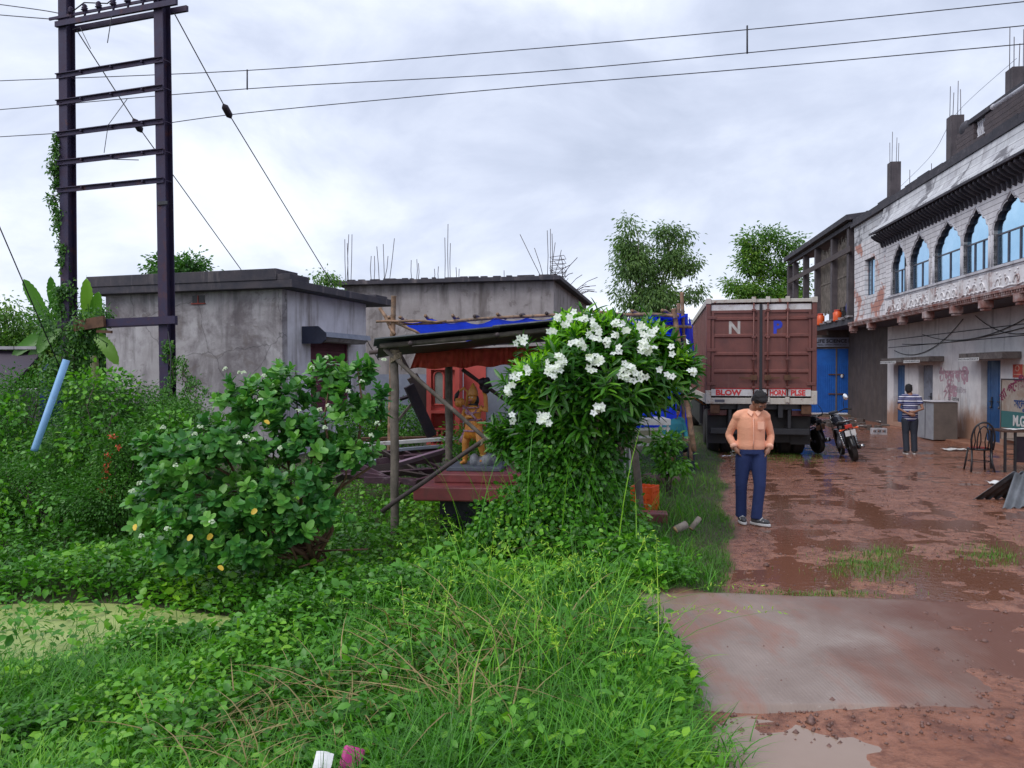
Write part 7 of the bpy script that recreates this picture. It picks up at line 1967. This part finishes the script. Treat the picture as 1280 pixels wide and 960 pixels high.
def umbel(par, c, rad, n, mt, L=.022, name='flower_cluster'):
    c = np.array(c); P = c + nrm(rdir(n, -.2, 1))*rad*RNG.uniform(.5, 1, n)[:, None]; idx = np.repeat(np.arange(n), 5); a = np.tile(np.arange(5)*2*PI/5, n)
    ax_ = nrm(P - c + np.array([0, -.02, .01])); u = nrm(np.cross(ax_, rdir(n))); w_ = np.cross(ax_, u)
    D = u[idx]*np.cos(a)[:, None] + w_[idx]*np.sin(a)[:, None] + ax_[idx]*.35
    v, f, r = leafarr(P[idx], D, ax_[idx], L, L*.75, T_SMALL if L < .03 else T_BIG, RNG.uniform(0, 1, 5*n))
    return rawmesh(name, v, f, mt, parent=par, rnd=r)
for (px, py, Y) in ((390, 460, 8.3), (410, 508, 8.1), (373, 514, 8.1), (400, 513, 8.1), (325, 500, 8.1), (282, 462, 8.3), (300, 466, 8.3), (330, 470, 8.2), (305, 466, 8.3), (204, 535, 8.0), (250, 534, 7.9), (243, 543, 7.9), (220, 583, 7.8), (308, 546, 7.8), (299, 555, 7.8), (316, 550, 7.8), (350, 561, 7.8), (472, 530, 8.1), (480, 450, 8.2), (407, 448, 8.2), (452, 478, 8.2), (177, 671, 7.6), (209, 661, 7.6), (265, 653, 7.4), (165, 614, 7.7), (435, 490, 8.1), (464, 545, 8.1), (175, 605, 7.8), (406, 535, 8.0)):
    umbel(sc, pt(px, py, Y - .22), .026, 10, l_calo if False else (bpy.data.materials.get('cream_petal') or leafmat('cream_petal', G((.4, .52, .3), (.7, .76, .6)), .5, .15)), .015)
for (px, py, Y) in ((240, 668, 7.35), (265, 667, 7.35), (321, 636, 7.4), (331, 525, 7.9), (273, 707, 7.3), (169, 655, 7.6)):
    P = pt(px, py, Y)[None]; v, f, r = leafarr(P, np.array([[random.uniform(-1, 1), -.4, -.6]]), np.array([[random.uniform(-.9, .9), -.6, random.uniform(.2, 1.2)]]), .07, .05, T_ROUND, np.array([random.random()]))
    rawmesh('yellow_leaf', v, f, l_yel, parent=sc, rnd=r)

# -- white flowering frangipani-like bush
fb = E('flowering_bush', (pt(735, 640, 9.0)[0], 9.0, -.1), 0, 'tall bush with long glossy leaves and clusters of white flowers right of the statue', 'bush')
LF = [lobe(735, 425, 8.9, 50, 36), lobe(702, 456, 8.9, 34, 36), lobe(790, 440, 8.8, 52, 40), lobe(830, 470, 8.9, 34, 36), lobe(670, 500, 8.9, 44, 44), lobe(740, 490, 8.5, 74, 60), lobe(800, 480, 8.7, 46, 34), lobe(700, 545, 8.7, 48, 46), lobe(758, 535, 8.7, 36, 40), lobe(662, 444, 9.1, 12, 12), lobe(850, 460, 8.9, 18, 22), lobe(640, 545, 9.0, 24, 30)]
(v, f, r), C, ax = rosettes(LF, 620, 15, .20, .038, T_LONG, .95, .3, .5)
rawmesh('foliage', v, f, l_fran, parent=fb, rnd=r, smooth=True)
LF2 = [lobe(735, 420, 8.9, 44, 26), lobe(695, 445, 8.7, 16, 22), lobe(800, 425, 8.8, 34, 18), lobe(668, 470, 8.6, 20, 26), lobe(845, 455, 8.8, 16, 16)]
(v, f, r), C2, _ = rosettes(LF2, 130, 11, .14, .034, T_LONG, .7, .0, .8)
rawmesh('young_foliage', v, f, leafmat('young_yellow_green_leaf', G((.10, .26, .03), (.2, .4, .05), (.32, .5, .08)), .4, .35), parent=fb, rnd=r, smooth=True)
woody('stems', (pt(735, 640, 9.0)[0], 9.0, -.1), [tuple(c) for c in C[RNG.choice(len(C), 40, replace=False)]], .07, m_bark2, fb, jit=.05, trunk_h=.25)
FLO = 0
FL = [(655, 424, 2), (698, 397, 3), (716, 397, 4), (727, 400, 4), (708, 404, 2), (742, 408, 5), (736, 417, 3), (748, 420, 5), (718, 426, 3), (730, 432, 2), (770, 402, 2), (778, 411, 5), (800, 408, 2), (812, 416, 6), (806, 424, 5), (803, 436, 7), (812, 441, 4), (770, 436, 2), (690, 414, 2), (742, 448, 6), (750, 451, 3), (738, 462, 2), (699, 446, 4), (706, 449, 3), (692, 464, 8), (696, 460, 5), (682, 463, 1), (661, 461, 3), (642, 470, 3), (638, 482, 3), (634, 492, 2), (787, 459, 6), (794, 466, 4), (778, 471, 4), (788, 477, 2), (801, 471, 3), (836, 471, 2), (823, 461, 1), (868, 463, 2), (861, 468, 1), (641, 524, 2), (678, 524, 7), (684, 528, 4), (749, 510, 5), (648, 427, 1), (840, 440, 1), (766, 420, 2), (758, 428, 1)]
for (px, py, n_) in FL:
    Y = 7.95 + .45*abs((px - 740)/130)**2 + (.35 if py < 420 else 0)
    c_ = pt(px, py, Y); n_ = int(n_*1.2) + 1
    P = c_ + RNG.normal(0, 1, (n_, 3))*np.array([.028, .024, .025])*(n_/4)**.45
    idx = np.repeat(np.arange(n_), 5); a = np.tile(np.arange(5)*2*PI/5, n_) + np.repeat(RNG.uniform(0, 1, n_), 5)
    ax_ = nrm(np.array([0, -1, .5]) + RNG.normal(0, .45, (n_, 3))); u = nrm(np.cross(ax_, np.array([0, 0, 1.]))); w_ = np.cross(ax_, u)
    D = u[idx]*np.cos(a)[:, None] + w_[idx]*np.sin(a)[:, None] + ax_[idx]*.3
    v, f, r = leafarr(P[idx] + D*.004, D, ax_[idx], .040, .030, T_BIG, RNG.uniform(0, 1, 5*n_))
    fl = rawmesh('flower_cluster', v, f, l_pet, parent=fb, rnd=r, smooth=True)
# creeper skirt climbing the bush, with its own heart leaves
vc = E('ground_creeper', (pt(735, 640, 8.7)[0], 8.6, -.2), 0, 'dense creeper covering the foot of the flowering bush', 'creeper')
LV = [lobe(712, 615, 8.5, 52, 46), lobe(690, 600, 8.5, 40, 56), lobe(748, 625, 8.5, 28, 40), lobe(720, 560, 8.6, 46, 50), lobe(668, 640, 8.3, 50, 34), lobe(640, 660, 8.1, 50, 26), lobe(745, 668, 8.2, 44, 22), lobe(690, 670, 8.0, 60, 30)]
(v, f, r), C = clumps(LV, 430, 26, .09, .065, .045, T_BIG, .8, .6, .5)
rawmesh('foliage', v, f, l_vine, parent=vc, rnd=r, smooth=True)
(v, f, r), C = clumps(LV[3:], 150, 20, .09, .06, .04, T_BIG, .6, .95, .5)
rawmesh('pale_foliage', v, f, l_weed2, parent=vc, rnd=r, smooth=True)
# long green strands hanging and standing in front of the bush
n_ = 70; P = np.stack([RNG.uniform(-.5, 1.3, n_) , RNG.uniform(7.7, 8.2, n_), np.full(n_, -.15)], 1)
ba = bladearr(P, RNG.normal(0, 1, (n_, 3))*np.array([1, .4, 0]), RNG.uniform(.9, 2.0, n_), .02, RNG.uniform(.1, .45, n_), RNG.uniform(.2, 1, n_), 7)
rawmesh('long_blade', ba[0], ba[1], l_grass, parent=vc, rnd=ba[2])

# -- small plants
bush('small_plant', [lobe(842, 572, 11.8, 16, 20), lobe(830, 555, 11.8, 14, 12)], 40, 22, .08, .09, .045, l_weed, 'small leafy plant beside the leaning bamboo pole', T_BIG, 'plant', stems=6, r0=.012)
bush('small_plant', [lobe(780, 632, 9.4, 10, 20), lobe(786, 655, 9.2, 12, 9)], 36, 20, .06, .06, .04, l_weed2, 'small yellowish plant growing at the foot of the orange crate', T_BIG, 'plant', stems=6, r0=.01)
bush('small_plant', [lobe(800, 725, 6.9, 34, 14), lobe(765, 735, 6.8, 26, 16)], 90, 14, .05, .075, .05, l_weed2, 'broad leaved weed at the upper corner of the concrete ramp', T_BIG, 'plant', stems=6, r0=.008)

# ------------------------------------------------------------------ ground cover
def samp(n, y0, y1, dmin=0.0, dmax=99, slope=.74, pow_=1.0):
    """points on the grassy side of the yard edge, denser towards the camera"""
    u = RNG.uniform(0, 1, n*3); y = y0*(y1/y0)**u if pow_ else y0 + (y1-y0)*u
    xe = xb(y); xl = -slope*y - .6
    x = xl + (xe - xl)*RNG.uniform(0, 1, n*3)
    d = xe - x
    ok = (d > dmin) & (d < dmax)
    return x[ok][:n], y[ok][:n]
def pondmask(x, y):
    return th(x, y) < -.465
def cover(name, x, y, H, L, W, lm, label, tmpl=T_SMALL, up=1.1, keep_pond=.08, cat='ground cover', smooth=False):
    k = (xb(y) - x) > np.where(y > 7.2, np.minimum(1.25, .35 + (y-7.2)*.4) + .25*vn(x, y, 2.0), 0); x, y = x[k], y[k]
    k = (~pondmask(x, y)) | (RNG.uniform(0, 1, len(x)) < keep_pond)
    x, y = x[k], y[k]; n = len(x)
    lump = .35 + 1.3*np.clip(fbm(x, y, 1.6, 3) + .45, 0, 1.2)
    z0 = np.maximum(th(x, y), -.46); z = z0 + H*lump*RNG.uniform(.05, 1, n)**.7
    D = nrm(RNG.normal(0, 1, (n, 3))*np.array([1, 1, .5]) + np.array([0, 0, .15]))
    Nn = nrm(np.array([0, 0, up]) + RNG.normal(0, .45, (n, 3)))
    s = RNG.uniform(.6, 1.25, n); rr = np.clip(.5 + .7*fbm(x, y, .9, 3) + RNG.uniform(-.35, .35, n), 0, 1)
    v, f, r = leafarr(np.stack([x, y, z], 1), D, Nn, L*s, W*s, tmpl, rr)
    return rawmesh(name, v, f, lm, loc=(0, 8, 0), rnd=r, kind='stuff', label=label, cat=cat, smooth=smooth)
x, y = samp(78000, 6.0, 15, .25)
cover('ground_cover', x, y, .22, .06, .036, l_weed, 'dense low weeds covering the left bank', T_SMALL)
x, y = samp(14000, 6.4, 12, .5)
cover('broad_leaf_weeds', x, y, .27, .085, .06, l_weed2, 'broad leaved weeds mixed in the bank cover', T_BIG)
# leaves overhanging the pond
n_ = 4200; x = RNG.uniform(-7, -.8, n_); y = RNG.normal(7.2, 1.0, n_)
cover('pond_edge_leaves', x, y, .16, .12, .06, l_weed2, 'larger leaves overhanging the duckweed pond', T_BIG, keep_pond=.12, smooth=True)
x, y = samp(46000, 3.3, 6.4, .0, 99, .74)
cover('ground_cover', x, y, .16, .05, .03, l_weed, 'low weeds on the near bank', T_SMALL)
def blades(name, x, y, L0, L1, W, lm, label, bend=(.2, .8), seg=4, pond=.15, kind='stuff', cat='grass', rlo=0, rhi=1):
    k = (~pondmask(x, y)) | (RNG.uniform(0, 1, len(x)) < pond); x, y = x[k], y[k]; n = len(x)
    lump = .6 + .9*np.clip(fbm(x + 5, y, 1.3, 3) + .4, 0, 1.2)
    P = np.stack([x, y, np.maximum(th(x, y), -.47) - .01], 1)
    o_ = RNG.normal(0, 1, (n, 3)); o_[:, 2] = 0
    up = np.array([0, 0, 1.]) + RNG.normal(0, .22, (n, 3))
    rr = np.clip(rlo + (rhi - rlo)*(.45 + .6*fbm(x, y, 1.2, 2) + RNG.uniform(-.4, .4, n)), 0, 1)
    v, f, r = bladearr(P, o_, RNG.uniform(L0, L1, n)*lump, W*RNG.uniform(.6, 1.3, n), RNG.uniform(bend[0], bend[1], n), rr, seg, up)
    return rawmesh(name, v, f, lm, loc=(0, 8, 0), rnd=r, kind=kind, label=label, cat=cat)
x, y = samp(60000, 6.0, 24, -.25, 1.9, pow_=1.0)
blades('short_grass', x, y, .04, .12, .007, l_lawn, 'short grass along the edge of the muddy yard', seg=2)
x, y = samp(21000, 3.2, 7.2, .02, 99)
blades('grass', x, y, .14, .42, .009, l_grass, 'ragged grass on the near bank', (.3, 1.0))
x, y = samp(9000, 6.5, 13, .4, 99)
blades('grass', x, y, .15, .38, .010, l_grass, 'grass blades standing among the weeds', (.2, .8), 3)
# tall pale clumps in the lower middle
def clumpblades(centres, per, L0, L1, W, rad, bend, seg=6):
    xs_, ys_ = [], []
    for (cx_, cy_) in centres:
        xs_.append(RNG.normal(cx_, rad, per)); ys_.append(RNG.normal(cy_, rad, per))
    return np.concatenate(xs_), np.concatenate(ys_)
cen = [(gr(px, py, -.1).x, gr(px, py, -.1).y) for px, py in ((560, 860), (620, 830), (680, 850), (740, 800), (660, 780), (580, 800), (700, 900), (760, 850), (800, 880), (540, 910), (640, 920), (720, 760), (770, 790), (600, 750))]
x, y = clumpblades(cen, 62, 0, 0, 0, .16, 0)
blades('tall_grass', x, y, .25, .8, .011, l_tall, 'tall pale green grass clumps leaning over the ramp edge', (.25, 1.0), 6, cat='grass', rlo=-.25, rhi=.85)
x, y = clumpblades([(gr(px, py, 0).x, gr(px, py, 0).y) for px, py in ((780, 940), (830, 930), (740, 950), (800, 900), (690, 950), (850, 955))], 420, 0, 0, 0, .14, 0)
blades('tall_grass', x, y, .12, .34, .010, l_grass, 'grass tufts beside the milky puddle', (.4, 1.1), 5)
x, y = samp(14000, 3.5, 6.6, .05, 9)
cover('broad_leaf_weeds', x, y, .26, .065, .035, l_weed2, 'broad leaved weeds under the tall grass', T_BIG, smooth=True)
# seed stalks: thin arching stems with short side spikes
n_ = 66; x, y = clumpblades(cen[:9], n_//9 + 1, 0, 0, 0, .2, 0); n_ = len(x)
P = np.stack([x, y, th(x, y)], 1); o_ = RNG.normal(0, 1, (n_, 3)); o_[:, 2] = 0
Ls = RNG.uniform(.5, 1.2, n_); bd = RNG.uniform(.35, 1.0, n_); o_ = nrm(o_)
v1 = bladearr(P, o_, Ls, .006, bd, RNG.uniform(.5, 1, n_), 8)
tip = P + np.array([0, 0, 1.])*(Ls*(1 - .55*bd))[:, None] + o_*(Ls*bd)[:, None]
k = 16; idx = np.repeat(np.arange(n_), k); t = np.tile(np.linspace(.72, 1, k), n_)
pp_ = P[idx] + np.array([0, 0, 1.])*(Ls[idx]*(t - .55*bd[idx]*t*t))[:, None] + o_[idx]*(Ls[idx]*bd[idx]*t**1.7)[:, None]
v2 = leafarr(pp_, rdir(len(pp_)) + o_[idx]*.6 + np.array([0, 0, .3]), rdir(len(pp_)), .035, .007, T_SMALL, RNG.uniform(.6, 1, len(pp_)))
v, f, r = cat_([v1, v2]); rawmesh('seed_stalks', v, f, l_tall, loc=(0, 5, 0), rnd=r, kind='stuff', label='thin seed stalks above the tall grass', cat='grass')
# dry straw among the near grass
cen2 = [(gr(px, py, -.1).x, gr(px, py, -.1).y) for px, py in ((560, 860), (520, 900), (470, 890), (360, 900), (260, 920), (330, 950), (420, 930), (700, 860), (720, 720), (540, 820), (610, 940))]
x, y = clumpblades(cen2, 44, 0, 0, 0, .17, 0)
blades('dry_straw', x, y, .3, .8, .013, l_dry, 'dry brown stalks lying in the near grass', (.6, 1.3), 5)
# sparse tufts on the mud
def spot(px, py, rx, ry, n): 
    a = RNG.normal(0, 1, n)*rx + px; b_ = RNG.normal(0, 1, n)*ry + py
    q = np.array([gr(i_, j_, 0)[:2] for i_, j_ in zip(a, b_)]); return q[:, 0], q[:, 1]
xs1 = [spot(1085, 708, 30, 9, 1400), spot(1245, 694, 22, 7, 600), spot(1000, 745, 60, 3, 500), spot(1105, 690, 14, 4, 250), spot(990, 570, 26, 5, 1200), spot(1020, 562, 16, 4, 500), spot(935, 560, 24, 6, 1400)]
x = np.concatenate([a for a, b_ in xs1]); y = np.concatenate([b_ for a, b_ in xs1])
v, f, r = bladearr(np.stack([x, y, th(x, y)], 1), np.concatenate([RNG.normal(0, 1, (len(x), 2)), np.zeros((len(x), 1))], 1), RNG.uniform(.03, .08, len(x)), .006, .5, RNG.uniform(0, 1, len(x)), 2)
rawmesh('mud_grass', v, f, l_lawn, loc=(5, 9, 0), rnd=r, kind='stuff', label='thin grass tufts growing on the wet mud', cat='grass')
# pebbles and clods on the mud
n_ = 5000; y = 4.0*(26/4.0)**RNG.uniform(0, 1, n_); x = xb(y) + RNG.uniform(.05, 1, n_)**1.2*(y*.5)
tv = np.array([(0, 0, .6), (.5, 0, .1), (0, .45, .15), (-.5, .1, .1), (0, -.5, .1), (.1, .1, -.3)]); tf = np.array([(0, 1, 2), (0, 2, 3), (0, 3, 4), (0, 4, 1), (5, 2, 1), (5, 3, 2), (5, 4, 3), (5, 1, 4)])
s_ = RNG.uniform(.008, .03, n_)**1.0; s_ = np.where(RNG.uniform(0, 1, n_) < .05, s_*2, s_)
v = (np.stack([x, y, th(x, y)], 1)[:, None] + tv[None]*s_[:, None, None]*RNG.uniform(.7, 1.3, (n_, 6, 3))).reshape(-1, 3); f = (tf[None] + (np.arange(n_)*6)[:, None, None]).reshape(-1, 3)
rawmesh('pebbles', v, f, mat('mud_pebble', (.22, .12, .1), (.1, .05, .04), 20, .6), loc=(5, 9, 0), rnd=np.zeros(len(v)), kind='stuff', label='small stones and clods on the mud', cat='stones')
